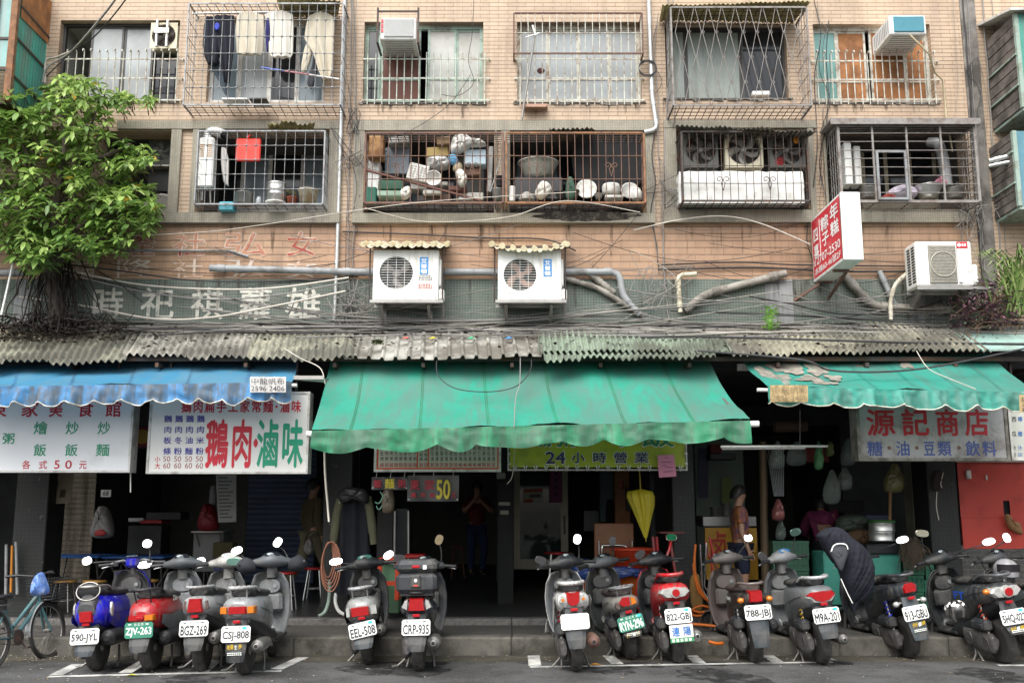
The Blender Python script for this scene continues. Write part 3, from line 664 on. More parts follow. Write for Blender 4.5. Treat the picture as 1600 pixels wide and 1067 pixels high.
def holed_face(g, x0, x1, z0, z1, Y, cx, cz, r, n=32, m=0):
    """rect plate with a round opening plus its inner wall"""
    cir = [V(cx+r*cos(2*pi*k/n),Y,cz+r*sin(2*pi*k/n)) for k in range(n)]; sq = []
    for k in range(n):
        c, s = cos(2*pi*k/n), sin(2*pi*k/n); tt = []
        if c > 1e-6: tt.append((x1-cx)/c)
        if c < -1e-6: tt.append((x0-cx)/c)
        if s > 1e-6: tt.append((z1-cz)/s)
        if s < -1e-6: tt.append((z0-cz)/s)
        q = min(tt); sq.append(V(cx+c*q,Y,cz+s*q))
    g.loft([sq,cir], m, False, smooth=False)
    cor = [V(x1,Y,z1),V(x0,Y,z1),V(x0,Y,z0),V(x1,Y,z0)]
    for c in cor:
        best = sorted(range(n), key=lambda k: (sq[k]-c).length)[:2]
        a, b = sorted(best); 
        if b-a > 2: a, b = b, a
        g.add([sq[a],c,sq[b]], [(0,1,2)], m)
    g.loft([cir,[p+V(0,.07,0) for p in cir]], m, False)
    g.add([p+V(0,.07,0) for p in cir], [tuple(range(n))], 1)
def outdoor_unit(label, xa, xb, ya, yb, Yf, D, fx, fy, fr, sticker, cover):
    my = (ya+yb)/2; x0,x1,z0,z1 = X(xa,my,Yf), X(xb,my,Yf), Z(yb,Yf), Z(ya,Yf)
    t = thing('air_conditioner', label, 'air conditioner', V((x0+x1)/2,Yf+D/2,z0), group='outdoor air conditioners on brackets')
    cx, cz, r = X(fx,fy,Yf), Z(fy,Yf), fr*Yf/F
    g = MB(); holed_face(g, x0, x1, z0, z1, Yf, cx, cz, r)
    g.quad((x0,Yf,z0),(x0,Yf+D,z0),(x0,Yf+D,z1),(x0,Yf,z1)); g.quad((x1,Yf,z0),(x1,Yf,z1),(x1,Yf+D,z1),(x1,Yf+D,z0)); g.quad((x0,Yf,z1),(x0,Yf+D,z1),(x1,Yf+D,z1),(x1,Yf,z1)); g.quad((x0,Yf,z0),(x1,Yf,z0),(x1,Yf+D,z0),(x0,Yf+D,z0)); g.quad((x0,Yf+D,z0),(x1,Yf+D,z0),(x1,Yf+D,z1),(x0,Yf+D,z1))
    # raised square round the fan and pressed lines
    q = r*1.06; b_ = .006
    for (a,b,c,d) in ((cx-q-.02,cx+q+.02,cz+q,cz+q+.012),(cx-q-.02,cx+q+.02,cz-q-.012,cz-q),(cx-q-.02,cx-q,cz-q,cz+q),(cx+q,cx+q+.02,cz-q,cz+q)): g.box(a,b,Yf-b_,Yf-.0005,c,d)
    g.box(x0+.01,x1-.01,Yf-.004,Yf-.0005,z1-.035,z1-.028); g.box(x0+.01,x1-.01,Yf-.004,Yf-.0005,z0+.05,z0+.056)
    for x in (x0+.03,(x0+x1)/2,x1-.03): g.box(x-.005,x+.005,Yf-.004,Yf-.0005,z0+.015,z0+.025,1)
    part('casing', g, [MT['white_plastic'], MT['black_m']], t)
    fan_disc(t, cx, cz, Yf-.004, r, 3 if fx < 700 else 4, mat('grey_fan', (.16,.145,.135), .6, var=.2) if fx < 700 else mat('brown_fan', (.27,.17,.13), .6, var=.25), ph=.4, gm=MT['white_plastic'], wires='h', rings=13)
    g = MB(); g.bbox(x1+.003,x1+.07,Yf+.02,Yf+.2,z0+.0,z0+.14,.015); g.bbox(x1+.003,x1+.03,Yf+.04,Yf+.2,z0+.18,z1-.1,.008); part('valve_cover', g, MT['white_plastic'], t)
    g = MB(); (sa,sb,sc,sd) = sticker; a,b,c,d = X(sa,sc,Yf),X(sb,sc,Yf),Z(sd,Yf),Z(sc,Yf)
    g.box(a,b,Yf-.006,Yf-.0008,c,d,0)
    for i, ch in enumerate('艾普頓'):
        h_ = (d-c)/3.3; g.text(ch, V(a+(b-a)*.12,Yf-.0085,d-h_*(i+1)-.012), V((b-a)*.76,0,0), V(0,0,h_*.92), 1, .03, True)
    part('sticker', g, [P('sticker_blue','3E86C4',.4), P('sticker_white','F2F4F4',.5)], t)
    if fx < 700:
        g = MB(); rn = random.Random(4)
        for (yy0,yy1,mm) in ((430,439,0),(443,452,1)):
            a,b,c,d = X(653,430,Yf),X(676,430,Yf),Z(yy1,Yf),Z(yy0,Yf)
            g.box(a,b,Yf-.003,Yf-.0008,c,d,2)
            for j in range(3):
                xx = a+.01
                while xx < b-.02: w_ = rn.uniform(.012,.03); g.box(xx,min(xx+w_,b-.005),Yf-.0045,Yf-.0031,c+(d-c)*(.12+.3*j),c+(d-c)*(.32+.3*j),mm); xx += w_+.008
        part('notice_sticker', g, [P('notice_grey','6B6B6B',.7), P('notice_red','B06A64',.7), P('notice_white','D9D8D2',.7)], t)
    # bracket
    g = MB(); g.box(x0-.03,x1+.06,Yf-.03,Yf+.0,z0-.045,z0-.008); g.box(x0-.03,x1+.06,Yf+D-.04,Yf+D,z0-.045,z0-.008)
    for x in (x0+.1,x1-.12):
        g.box(x-.02,x+.02,Yf-.0,YW-.03,z0-.05,z0-.01); g.bar(V(x,Yf+.04,z0-.06),V(x,YW-.04,z0-.34),.035,.006); g.box(x-.02,x+.02,YW-.045,YW-.03,z0-.4,z0-.05)
        g.box(x-.05,x+.05,Yf+.0,Yf+.1,z0-.008,z0+.0)
    part('bracket', g, MT['dull_steel'], t)
    g = MB(); g.tube([V(x1+.02,Yf+.2,z0+.1),V(x1+.05,Yf+.25,z0-.1),V(x1+.02,Yf+.33,z0-.28),V(x1+.13,Yf+.33,z0-.36)], .018, 7); g.tube([V(x1+.01,Yf+.2,z0+.3),V(x1+.05,Yf+.3,z0+.45),V(x1+.03,Yf+.4,z0+.2)], .012, 6)
    part('hose', g, MT['wire_g'], t)
    # little plastic roof with round ridge ends
    if cover:
        xa,xb,ya,yb,sag,n = cover; Yc = Yf-.12; pts = []
        tr = thing('unit_canopy', 'small roof of cream corrugated plastic over the ' + ('left' if fx < 700 else 'right') + ' white air conditioner of the pair', 'canopy', W((xa+xb)/2,yb,Yf), group='small canopies over the air conditioners')
        A, B = W(xa,(ya+yb)/2,Yc), W(xb,(ya+yb)/2,Yc); g = MB(); rows = []
        for Yv, dz in ((Yc,0),(Yc+.25,.09),(YW-.01,.2)):
            row = []
            for i in range(n*8+1):
                u = i/(n*8); row.append(V(A.x+(B.x-A.x)*u, Yv, A.z+dz+.022*cos(2*pi*u*n)-sag*sin(pi*u)))
            rows.append(row)
        g.loft(rows, closed=False, cap=False); g.loft([[p-V(0,0,.008) for p in r] for r in rows], closed=False, cap=False); g.loft([rows[0],[p-V(0,0,.008) for p in rows[0]]], closed=False, cap=False)
        part('sheet', g, MT['cream'], tr); g = MB()
        for i in range(n+1):
            u = i/n; p = V(A.x+(B.x-A.x)*u, Yc, A.z+.012-sag*sin(pi*u)); g.cyl(p+V(0,-.03,0), p+V(0,.22,.075), .036, .034, 12)
        part('ridge_cap', g, mat('aged_cream_caps', (.70,.62,.42), .5, var=.18, vs=4, dirt=(.45,.30,.08), dirt_amt=.35, dirt_s=5), tr)
        g = MB()
        for x in (x0-.04,x1+.05): g.tube([V(x,Yf+.02,z0-.03),V(x,Yf-.02,A.z+.02)], .009, 6)
        g.box(x0-.1,x1+.12,Yc+.16,Yc+.19,A.z+.02,A.z+.045)
        part('support', g, MT['iron'], tr)
outdoor_unit('white air conditioner with a faded notice below its blue sticker, left of the pair', 583,685,391,468, 11.84,.32, 619,426,27, (656,669.5,402,429), (568,698,384,384,.0,6))
outdoor_unit('white air conditioner with a clean blue sticker and brown fan blades, right of the pair', 778,877,391,468, 11.84,.32, 812.5,429,26.5, (849,862,405,432), (768,886,383,385,.06,7))
def third_unit():
    Yf, D = 11.72, .36; x0,x1,z0,z1 = X(1432,412,Yf),X(1520,412,Yf),Z(447,Yf),Z(377,Yf)
    t = thing('air_conditioner', 'cream air conditioner with a square grille and small red badge on the right', 'air conditioner', V((x0+x1)/2,Yf+D/2,z0), group='outdoor air conditioners on brackets')
    g = MB(); g.bbox(x0,x1,Yf,Yf+D,z0,z1,.018); 
    for i in range(13):
        for j in range(2): zz = z0+.06+i*(z1-z0-.1)/13; yy = Yf+.05+j*.13; g.box(x0-.003,x0+.01,yy,yy+.09,zz,zz+.022,1)
    for z in (z0+(z1-z0)*.5,z0+(z1-z0)*.32): g.box(X(1498,412,Yf),x1-.01,Yf-.003,Yf+.001,z,z+.004,2)
    g.box(X(1496,412,Yf),X(1496,412,Yf)+.004,Yf-.003,Yf+.001,z0+.02,z1-.02,2); g.bbox(x1+.002,x1+.07,Yf+.02,Yf+.2,z0+.02,z0+.28,.02)
    part('casing', g, [MT['white_plastic'], MT['black_m'], MT['grey_plastic']], t)
    a,b,c,d = X(1451,412,Yf),X(1494,412,Yf),Z(443,Yf),Z(384,Yf); g = MB()
    g.box(a,b,Yf-.012,Yf-.001,c,d,0); 
    for i in range(22): x = a+(b-a)*(i+.5)/22; g.box(x-.003,x+.003,Yf-.02,Yf-.013,c+.01,d-.01,1)
    for i in range(26): z = c+(d-c)*(i+.5)/26; g.box(a+.01,b-.01,Yf-.026,Yf-.0205,z-.0025,z+.0025,1)
    r = (b-a)*.46; cx, cz = (a+b)/2,(c+d)/2; g.tube([V(cx+r*cos(k*pi/16),Yf-.029,cz+r*sin(k*pi/16)) for k in range(33)], .006, 5, 1)
    part('grille', g, [mat('grille_shade', (.20,.185,.16), .7), mat('grille_beige', (.42,.40,.34), .6)], t)
    g = MB(); a,b,c,d = X(1494,380,Yf),X(1511,380,Yf),Z(388,Yf),Z(378,Yf); g.box(a,b,Yf-.006,Yf-.001,c,d,0)
    g.cyl((a+.03,Yf-.0062,(c+d)/2),(a+.03,Yf-.008,(c+d)/2),.022,None,14,1)
    for k in range(2): g.box(a+.062+k*.03,a+.082+k*.03,Yf-.008,Yf-.0062,c+.025,d-.025,1)
    part('badge', g, [P('badge_red','B3242E',.4), P('badge_white','EFEFEF',.5)], t)
    g = MB(); g.box(x0-.02,x1+.18,Yf-.02,Yf+.02,z0-.045,z0-.01); g.box(x0-.02,x1+.18,Yf+.3,Yf+.34,z0-.045,z0-.01)
    for x in (x0+.08,x1-.05): g.box(x-.02,x+.02,Yf+.02,YW-.03,z0-.045,z0-.012); g.prism([V(x-.015,Yf+.1,z0-.05),V(x-.015,YW-.03,z0-.05),V(x-.015,YW-.03,z0-.3)],(.03,0,0))
    part('bracket', g, MT['dull_steel'], t)
third_unit()
def window_ac(label, xa, xb, ya, yb, Yf, back, face, cage_=False):
    my = (ya+yb)/2; x0,x1,z0,z1 = X(xa,my,Yf),X(xb,my,Yf),Z(yb,Yf),Z(ya,Yf)
    t = thing('window_air_conditioner', label, 'air conditioner', V((x0+x1)/2,Yf,z0), group='boxy air conditioners stuck through windows')
    g = MB(); g.bbox(x0,x1,Yf,back,z0,z1,.012)
    for i in range(9): y = Yf+.05+i*(back-Yf-.1)/9; g.box(x0-.003,x0+.003,y,y+.02,z0+.05,z1-.05,1)
    for i in range(9): y = Yf+.05+i*(back-Yf-.1)/9; g.box(x0+.05,x1-.05,y,y+.015,z0-.003,z0+.003,1)
    part('casing', g, [MT['white_plastic'], MT['grey_plastic']], t)
    g = MB(); g.box(x0+.05,x1-.03,Yf-.012,Yf-.001,z0+.03,z1-.025,0)
    for i in range(24): z = z0+.035+(z1-z0-.065)*(i+.5)/24; g.box(x0+.055,x1-.035,Yf-.02,Yf-.0125,z-.003,z+.003,0)
    part('front_grille', g, face, t); return t, x0, x1, z0, z1
t, x0,x1,z0,z1 = window_ac('grey faced window air conditioner with red stickers in an iron rack', 594,650,28,62, YW-.36, YW+.2, mat('pale_grille',(.52,.53,.52),.5,var=.1))
g = MB()
for k in range(3): g.box(x0+.012,x0+.042,YW-.374,YW-.362,z1-.075-k*.065,z1-.03-k*.065)
part('red_sticker', g, P('sticker_red','C44A50',.5), t)
g = MB()
for x in (x0-.03,x1+.03): g.box(x-.012,x+.012,YW-.4,YW-.376,z0-.06,z1+.12); g.box(x-.012,x+.012,YW-.376,YW-.002,z0-.06,z0-.035)
g.box(x0-.03,x1+.03,YW-.4,YW-.378,z1+.06,z1+.08); part('rack', g, MT['iron'], t)
t, x0,x1,z0,z1 = window_ac('window air conditioner with a turquoise filter, propped over orange plywood', 1390,1447,24,54, YW-.5, YW+.12, mat('turquoise_filter',(.09,.30,.38),.6,var=.15))
g = MB(); g.tube([V(x0+.25,YW-.5,z0-.01),V(x0+.33,YW-.52,z0-.12),V(x0+.5,YW-.45,z0-.25),V(x1+.2,YW-.2,z0-.38),V(x1+.35,YW-.08,z0-.43),V(x1+.37,YW-.06,z0-.9),V(x1+.42,YW-.05,z0-1.4)], .012, 6); part('drain_hose', g, mat('cream_hose',(.50,.43,.28),.6), t)
# condenser fans in openings
def exhaust_fan(label, xa, xb, ya, yb, Y, m, blades, bm, ph=.2, guard=None):
    my = (ya+yb)/2; x0,x1,z0,z1 = X(xa,my,Y),X(xb,my,Y),Z(yb,Y),Z(ya,Y); cx, cz, r = (x0+x1)/2,(z0+z1)/2,min(x1-x0,z1-z0)*.43
    t = thing('exhaust_fan', label, 'fan', V(cx,Y,z0), group='exhaust fans in the window openings'); g = MB(); holed_face(g,x0,x1,z0,z1,Y,cx,cz,r); g.box(x0+.004,x1-.004,Y+.072,Y+.15,z0+.004,z1-.004,0); part('housing', g, [m, MT['black_m']], t)
    fan_disc(t, cx, cz, Y-.01, r, blades, bm, ph=ph, hub=.2, gm=guard); return t
bm = mat('greasy_blades',(.26,.25,.23),.5,.3,var=.3)
exhaust_fan('black exhaust fan left of the cream one', 1068,1122,206,262, YW-.18, mat('greasy_housing',(.10,.10,.09),.6,var=.3), 5, bm, .2, MT['iron'])
exhaust_fan('cream framed exhaust fan in the middle of the three', 1133,1192,204,262, YW-.2, MT['cream'], 5, mat('pale_blades',(.5,.49,.44),.5,.2), .55, MT['iron'])
exhaust_fan('grey exhaust fan with an orange rag, right of the cream one', 1202,1258,206,262, YW-.18, mat('greasy_housing',(.10,.10,.09),.6), 5, bm, .9, MT['iron'])
t = exhaust_fan('old cream condenser fan with a white rail fixed over it, beside the laundry cage', 235,277,36,76, YW+.02, MT['cream'], 4, bm, .2, MT['iron'])
g = MB(); a = X(246,50); b = X(262,50)
for x in (a,b): g.box(x-.012,x+.012,YW-.035,YW-.0,Z(74),Z(33))
g.box(a-.03,b+.03,YW-.045,YW-.036,Z(54),Z(46)); part('mounting_rail', g, MT['white_plastic'], t)
exhaust_fan('grey ventilator wheel in the balcony behind the tree', 232,268,214,257, YW+.32, mat('greasy_housing',(.10,.10,.09),.6), 5, mat('pale_blades',(.34,.33,.29),.5,.2), .1, MT['galv'])
# the white box panel under the three fans
g = MB(); Y = YW-.3; x0,x1 = X(1062,290,Y),X(1256,290,Y)
rnd = random.Random(2); rows = []
for (py, dy) in ((318,0.),(296,.01),(292,.0),(270,.02),(266,.05)):
    rows.append([V(x0+(x1-x0)*i/24, Y+dy+rnd.uniform(-.012,.012), Z(py,Y)+rnd.uniform(-.008,.008)) for i in range(25)])
g.loft(rows, closed=False, cap=False, smooth=True); g.box(x0,x1,Y+.07,Y+.28,rows[0][0].z+.02,rows[-1][0].z-.02)
solo('wrapped_board', g, mat('white_wrapping',(.72,.72,.69),.6,var=.08,dirt=(.38,.37,.33),dirt_amt=.3,dirt_s=5), 'crumpled white wrapped board below the three exhaust fans', 'panel')
# ================================================================ protruding red sign
def red_sign():
    Yf, Yk = 11.05, 12.2; x0, x1, z0, z1 = X(1315.5,353,Yf), X(1347,353,Yf), Z(406,Yf), Z(300,Yf)
    t = thing('projecting_sign', 'white box sign with a red lettered side jutting from the wall', 'sign', V((x0+x1)/2,(Yf+Yk)/2,z0))
    g = MB(); g.bbox(x0,x1,Yf,Yk,z0,z1,.008); g.box(x0-.004,x0-.0005,Yf+.012,Yf+.03,z0+.01,z1-.01,1)
    for z in (z0+.03,z1-.03):
        for x in (x0+.03,x1-.03): g.box(x-.006,x+.006,Yf-.003,Yf+.001,z-.006,z+.006,1)
    part('box', g, [MT['white_plastic'], MT['dull_steel']], t)
    b = .035; xf = x0-.003; g = MB(); g.quad((xf,Yk-b,z0+b),(xf,Yf+b,z0+b),(xf,Yf+b,z1-b),(xf,Yk-b,z1-b)); part('red_face', g, mat('sign_red',(.62,.03,.05),.45,var=.08,dirt=(.75,.3,.3),dirt_amt=.15,dirt_s=6), t)
    g = MB(); Lz, Ly = z1-z0-2*b, Yk-Yf-2*b
    def put(s, u0, u1, v0, v1, bold=.02, em=False): g.text(s, V(xf-.003,Yk-b-Ly*u0,z0+b+Lz*v0), V(0,-Ly*(u1-u0),0), V(0,0,Lz*(v1-v0)), 0, bold, em)
    put('年',.66,.96,.70,.97,.03,True); put('糕',.66,.96,.44,.70,.03,True); put('粽',.33,.63,.66,.92,.03,True); put('子',.35,.62,.40,.66,.03,True)
    put('四',.04,.25,.58,.86,.03,True); put('喜',.04,.25,.30,.57,.03,True)
    put('2707-2530',.14,.96,.195,.33,.02); put('本棟60-46號2F',.05,.96,.03,.155,.01); put('☎',.03,.11,.2,.3)
    g.box(xf-.004,xf-.001,Yk-b-Ly*.30,Yk-b-Ly*.285,z0+b+Lz*.33,z0+b+Lz*.93)
    part('lettering', g, P('sign_letter_white','F4F0EE',.5), t)
    g = MB(); ym = (Yf+Yk)/2
    for y in (Yf+.45,Yk-.1): g.box(x0+.02,x1-.02,y,y+.03,z0-.03,z0-.001)
    g.bar(V(x0+.04,Yk-.1,z0-.04),V(x0-.25,YW-.02,z0-.22),.03,.03); g.bar(V(x1-.04,Yf+.5,z0-.02),V(x1-.04,YW-.01,z0-.2),.03,.03); g.bar(V(x1-.04,Yk-.1,z1-.1),V(x1-.04,YW-.0,z1-.1),.03,.03); g.bar(V(x1-.04,Yk-.1,z0+.2),V(x1-.04,YW-.0,z0+.2),.03,.03)
    part('bracket', g, MT['rust_red'], t)
    g = MB(); g.tube([V(x1+.0,Yf+.5,z1-.15),V(x1+.06,Yf+.45,z1-.25),V(x1+.07,Yf+.45,z1-.5),V(x1+.02,Yf+.5,z1-.7)], .007, 6); part('power_cord', g, MT['wire_w'], t)
red_sign()
# ================================================================ pipes
def smooth(pts, k=6):
    out = []; n = len(pts)
    for i in range(n-1):
        p0, p1, p2, p3 = pts[max(i-1,0)], pts[i], pts[i+1], pts[min(i+2,n-1)]
        for j in range(k):
            t = j/k; out.append(.5*((2*p1)+(p2-p0)*t+(2*p0-5*p1+4*p2-p3)*t*t+(3*p1-p0-3*p2+p3)*t**3))
    out.append(pts[-1]); return out
def pipe(label, pts, r, m, joints=(), group='drain pipes on the wall', name='drain_pipe'):
    P_ = [W(*p) for p in pts]; q = []
    for i, p in enumerate(P_):
        if 0 < i < len(P_)-1:
            a, b = (P_[i-1]-p), (P_[i+1]-p); d = min(r*2.2, a.length*.45, b.length*.45)
            q += [p+a.normalized()*d, p+a.normalized()*d*.3+b.normalized()*d*.3, p+b.normalized()*d]
        else: q.append(p)
    g = MB(); g.tube(q, r, 10)
    for i in range(len(P_)-1):
        a, b = P_[i], P_[i+1]; d = (b-a).normalized(); L_ = (b-a).length
        if L_ > r*8:
            for f in ((r*2.2,r*4.4),(L_-r*4.4,L_-r*2.2)): g.cyl(a+d*f[0],a+d*f[1],r*1.18,None,10)
    return solo(name, g, m, label, 'pipe', group)
y = YW-.1
pipe('long grey pipe running behind the two white air conditioners', ((328,419,y),(560,425,y),(968,425,y),(972,462,y),(1000,492,y)), .045, MT['pvc'])
pipe('dirty diagonal branch pipe beside the right white air conditioner', ((880,434,y+.02),(935,450,y+.02),(1006,494,y)), .035, MT['pvc_dirty'])
pipe('short diagonal pipe from under the gutter to the knee joint', ((922,428,y+.03),(960,458,y+.02)), .04, MT['pvc_dirty'])
pipe('thick dirty pipe slanting up to the right, left of the red sign', ((1070,486,y),(1100,460,y),(1228,427,y)), .05, MT['pvc_dirty'])
pipe('small cream elbow pipe above the slanting pipe', ((1088,428,y-.02),(1059,430,y-.02),(1063,488,y-.02)), .03, MT['cream'])
pipe('grey pipe bending below the red sign towards the cream unit', ((1318,428,y),(1362,478,y),(1485,484,y)), .05, MT['pvc_dirty'])
pipe('thin grey pipe joining the bent pipe under the cream unit', ((1374,424,y+.04),(1396,472,y),(1402,480,y-.02)), .035, MT['pvc'])
pipe('white flexible hose curling down from the cream unit', ((1416,428,y-.1),(1398,445,y-.1),(1391,470,y-.1),(1392,500,y-.1)), .025, mat('hose_white',(.55,.52,.43),.7,dirt=(.25,.2,.12),dirt_amt=.4,dirt_s=6))
pipe('tall white pipe between the two middle cages with an elbow at its foot', ((1012,-40,y+.03),(1019,150,y+.03),(1027,203,y+.03),(1007,207,y+.03)), .03, MT['alu'])
pipe('long pale conduit down the wall left of the barred window with plywood panels', ((540,-40,y+.05),(532,220,y+.05),(526,420,y+.05),(522,512,y+.05)), .026, MT['alu'])
pipe('broken grey pipe end at the far left edge beneath the tree', ((-60,428,y-.2),(38,426,y-.2)), .045, MT['pvc'])
pipe('leaning thin white rod at the far left by the roots', ((22,404,y-.3),(2,492,y-.5)), .013, MT['white_plastic'], name='rod', group=None)
pipe('pair of pale pipes jutting from the right edge, upper one', ((1545,252,y-.3),(1640,228,y-.5)), .03, MT['alu'])
pipe('pair of pale pipes jutting from the right edge, lower one', ((1545,260,y-.3),(1640,240,y-.5)), .025, MT['alu'])
pipe('rusty capped stub of iron pipe lying along the faded lettering', ((180,391,YW-.03),(360,392,YW-.03),(388,401,YW-.03)), .013, MT['pvc'])
pipe('long slanting grey pole with a cross bar leaning on the frosted window', ((815,189,YW-.15),(836,52,YW-.3)), .014, MT['dull_steel'], name='pole', group=None)
g = MB(); g.cyl(W(821,59,YW-.31),W(843,52,YW-.31),.008,None,8); g.cyl(W(832,40,YW-.31),W(837,56,YW-.31),.012,None,8); solo('pole_crosspiece', g, MT['white_plastic'], 'white cross head tied to the top of the leaning pole', 'cross piece')
# hole in the glass and a broken tile shelf
g = MB(); g.ball(tuple(W(845,112,YW+.14)), .07,.03,.055); solo('cloth_bundle', g, mat('dark_red_cloth',(.06,.02,.018),.9), 'dark rag stuffed into the round hole of the frosted pane', 'rag')
g = MB(); a = W(816,164,YW-.12); b = W(856,162,YW-.12); g.box(a.x,b.x,YW-.14,YW-.0,a.z-.02,a.z+.005); g.box(a.x+.02,b.x-.02,YW-.15,YW-.141,a.z-.04,a.z+.0); solo('loose_tile', g, mat('loose_tile_pink',(.42,.25,.17),.6), 'broken pink tile ledge under the frosted window', 'tile')
# ================================================================ corrugated canopy over the arcade
def roofmat(n, c, d, amt, s=1.6): return mat(n, c, .85, var=.25, vs=5, dirt=d, dirt_amt=amt, dirt_s=s, bump=.5, bs=25)
r1 = roofmat('old_cement_sheet', (.28,.275,.21), (.07,.07,.058), .66); r1b = roofmat('old_cement_sheet_grey', (.27,.26,.225), (.07,.065,.055), .6, 2.2)
r2 = roofmat('dirty_metal_sheet', (.30,.295,.265), (.10,.088,.07), .64, 2.2); r3 = roofmat('mossy_green_sheet', (.19,.24,.18), (.075,.08,.06), .64)
r4 = roofmat('yellowed_sheet', (.27,.26,.195), (.075,.07,.057), .68); r5 = roofmat('teal_flat_sheet', (.22,.34,.30), (.22,.22,.19), .45)
YR = 11.3
def roof(label, f0, f1, b0, b1, m, pitch=.085, amp=.021, Yf=YR, Yb=YW-.01, **k):
    return wavy('corrugated_roof', label, 'roof sheet', f0, f1, b0, b1, Yf, Yb, pitch, amp, m, group='corrugated sheets of the canopy roof', **k)
roof('yellowed corrugated sheet at the far left end, under the tree litter', (-130,566),(196,561),(-100,517),(222,513), r1, jag=.5)
roof('grey grimy corrugated sheet of the canopy below the cream painted letters', (190,559),(392,557),(216,511),(404,508), r1b, Yf=YR+.02, jag=.4)
roof('pale yellow corrugated sheet above the right end of the blue awning', (386,560),(553,556),(400,509),(553,508), r1, jag=.5)
roof('wide ribbed dirty metal sheet above the left part of the large green awning', (532,558),(854,556),(545,511),(842,510), r2, pitch=.155, amp=.02, shape='trap', sub=16, jag=.5)
roof('greenish corrugated sheet of the upper course, right of the ribbed metal', (842,551),(1150,549),(838,508),(1122,507), r3, pitch=.072, amp=.021, Yf=YR-.0)
roof('loose lower greenish corrugated strip overhanging the large green awning', (850,564),(1120,558),(846,534),(1112,530), r3, pitch=.072, amp=.021, Yf=YR-.15, Yb=YW-.65, jag=.6)
roof('yellowed corrugated sheet above the right green awning', (1140,552),(1548,548),(1118,507),(1490,505), r4, pitch=.078, amp=.022, jag=.5)
g = MB(); A,B,C,D = W(1530,546,YR),W(1660,544,YR),W(1478,512,YW-.2),W(1640,512,YW-.2)
g.loft([[A,B],[C,D]], closed=False, cap=False, smooth=False); g.loft([[A-V(0,0,.02),B-V(0,0,.02)],[C-V(0,0,.02),D-V(0,0,.02)]], closed=False, cap=False); g.quad(A,B,B-V(0,0,.02),A-V(0,0,.02))
solo('flat_roof_sheet', g, r5, 'flat teal sheet at the right end of the canopy roof', 'roof sheet')
# timber and steel under the roof edge
g = MB(); a = Z(566,11.42)
for y in (11.45, 11.8, 12.15): g.box(-13,13,y,y+.05,a+.02+(y-11.45)*.5,a+.07+(y-11.45)*.5)
for i in range(-12,13): g.box(i*1.03-.02,i*1.03+.02,11.38,12.29,a-.06,a-.01)
part('canopy_frame', g, MT['iron'], BLD)
# ================================================================ awnings
def fabric_mat(name, c, c2, grey, amt=.5, s=1.2):
    m = mat(name, c, .55, var=.0, vs=2); t = m.node_tree; N = t.nodes; L = t.links; b = N['Principled BSDF']
    tc = N.new('ShaderNodeTexCoord'); out = None
    mx0 = [n for n in N if n.bl_idname == 'ShaderNodeMix'][0]; mx0.inputs['A'].default_value = c+(1,); mx0.inputs['B'].default_value = c2+(1,)
    out = mx0.outputs['Result']
    for (scl, lo, hi, a) in (((s*1.5,s*.75,s*.9), .44, .58, amt), ((s*9,s*.9,s*1.1), .50, .60, amt*.8), ((s*22,s*22,s*14), .56, .63, amt*.7)):
        mp = N.new('ShaderNodeMapping'); mp.inputs['Scale'].default_value = scl; mp.inputs['Rotation'].default_value = (0,.35,0); L.new(tc.outputs['Object'], mp.inputs['Vector'])
        n2 = N.new('ShaderNodeTexNoise'); n2.inputs['Scale'].default_value = 1; n2.inputs['Detail'].default_value = 10; n2.inputs['Roughness'].default_value = .72; n2.inputs['Distortion'].default_value = .4
        L.new(mp.outputs[0], n2.inputs['Vector'])
        r2_ = N.new('ShaderNodeMapRange'); r2_.inputs['From Min'].default_value = lo; r2_.inputs['From Max'].default_value = hi; r2_.inputs['To Max'].default_value = a
        L.new(n2.outputs[0], r2_.inputs['Value'])
        m2 = N.new('ShaderNodeMix'); m2.data_type = 'RGBA'; m2.inputs['B'].default_value = grey+(1,)
        L.new(r2_.outputs[0], m2.inputs['Factor']); L.new(out, m2.inputs['A']); out = m2.outputs['Result']
    L.new(out, b.inputs['Base Color'])
    # thin canvas lets some daylight through
    tr = N.new('ShaderNodeBsdfTranslucent'); L.new(out, tr.inputs['Color']); ms = N.new('ShaderNodeMixShader'); ms.inputs[0].default_value = .22
    o = N['Material Output']; L.new(b.outputs[0], ms.inputs[1]); L.new(tr.outputs[0], ms.inputs[2]); L.new(ms.outputs[0], o.inputs['Surface'])
    return m
gr = fabric_mat('green_canvas', (.032,.33,.235), (.027,.275,.19), (.10,.20,.165), .68)
gv = fabric_mat('green_valance', (.03,.29,.14), (.02,.20,.095), (.05,.115,.075), .75, 2.2)
gr2 = fabric_mat('teal_canvas', (.035,.34,.265), (.028,.285,.22), (.10,.17,.145), .5, 1.0)
bl = fabric_mat('blue_canvas', (.05,.26,.43), (.045,.21,.37), (.13,.23,.29), .45, 1.0); blv = fabric_mat('blue_valance', (.06,.27,.55), (.05,.21,.46), (.09,.10,.10), .8, 2.4)
white_edge = mat('valance_edging', (.62,.60,.52), .7, var=.15, dirt=(.35,.25,.12), dirt_amt=.4, dirt_s=6)
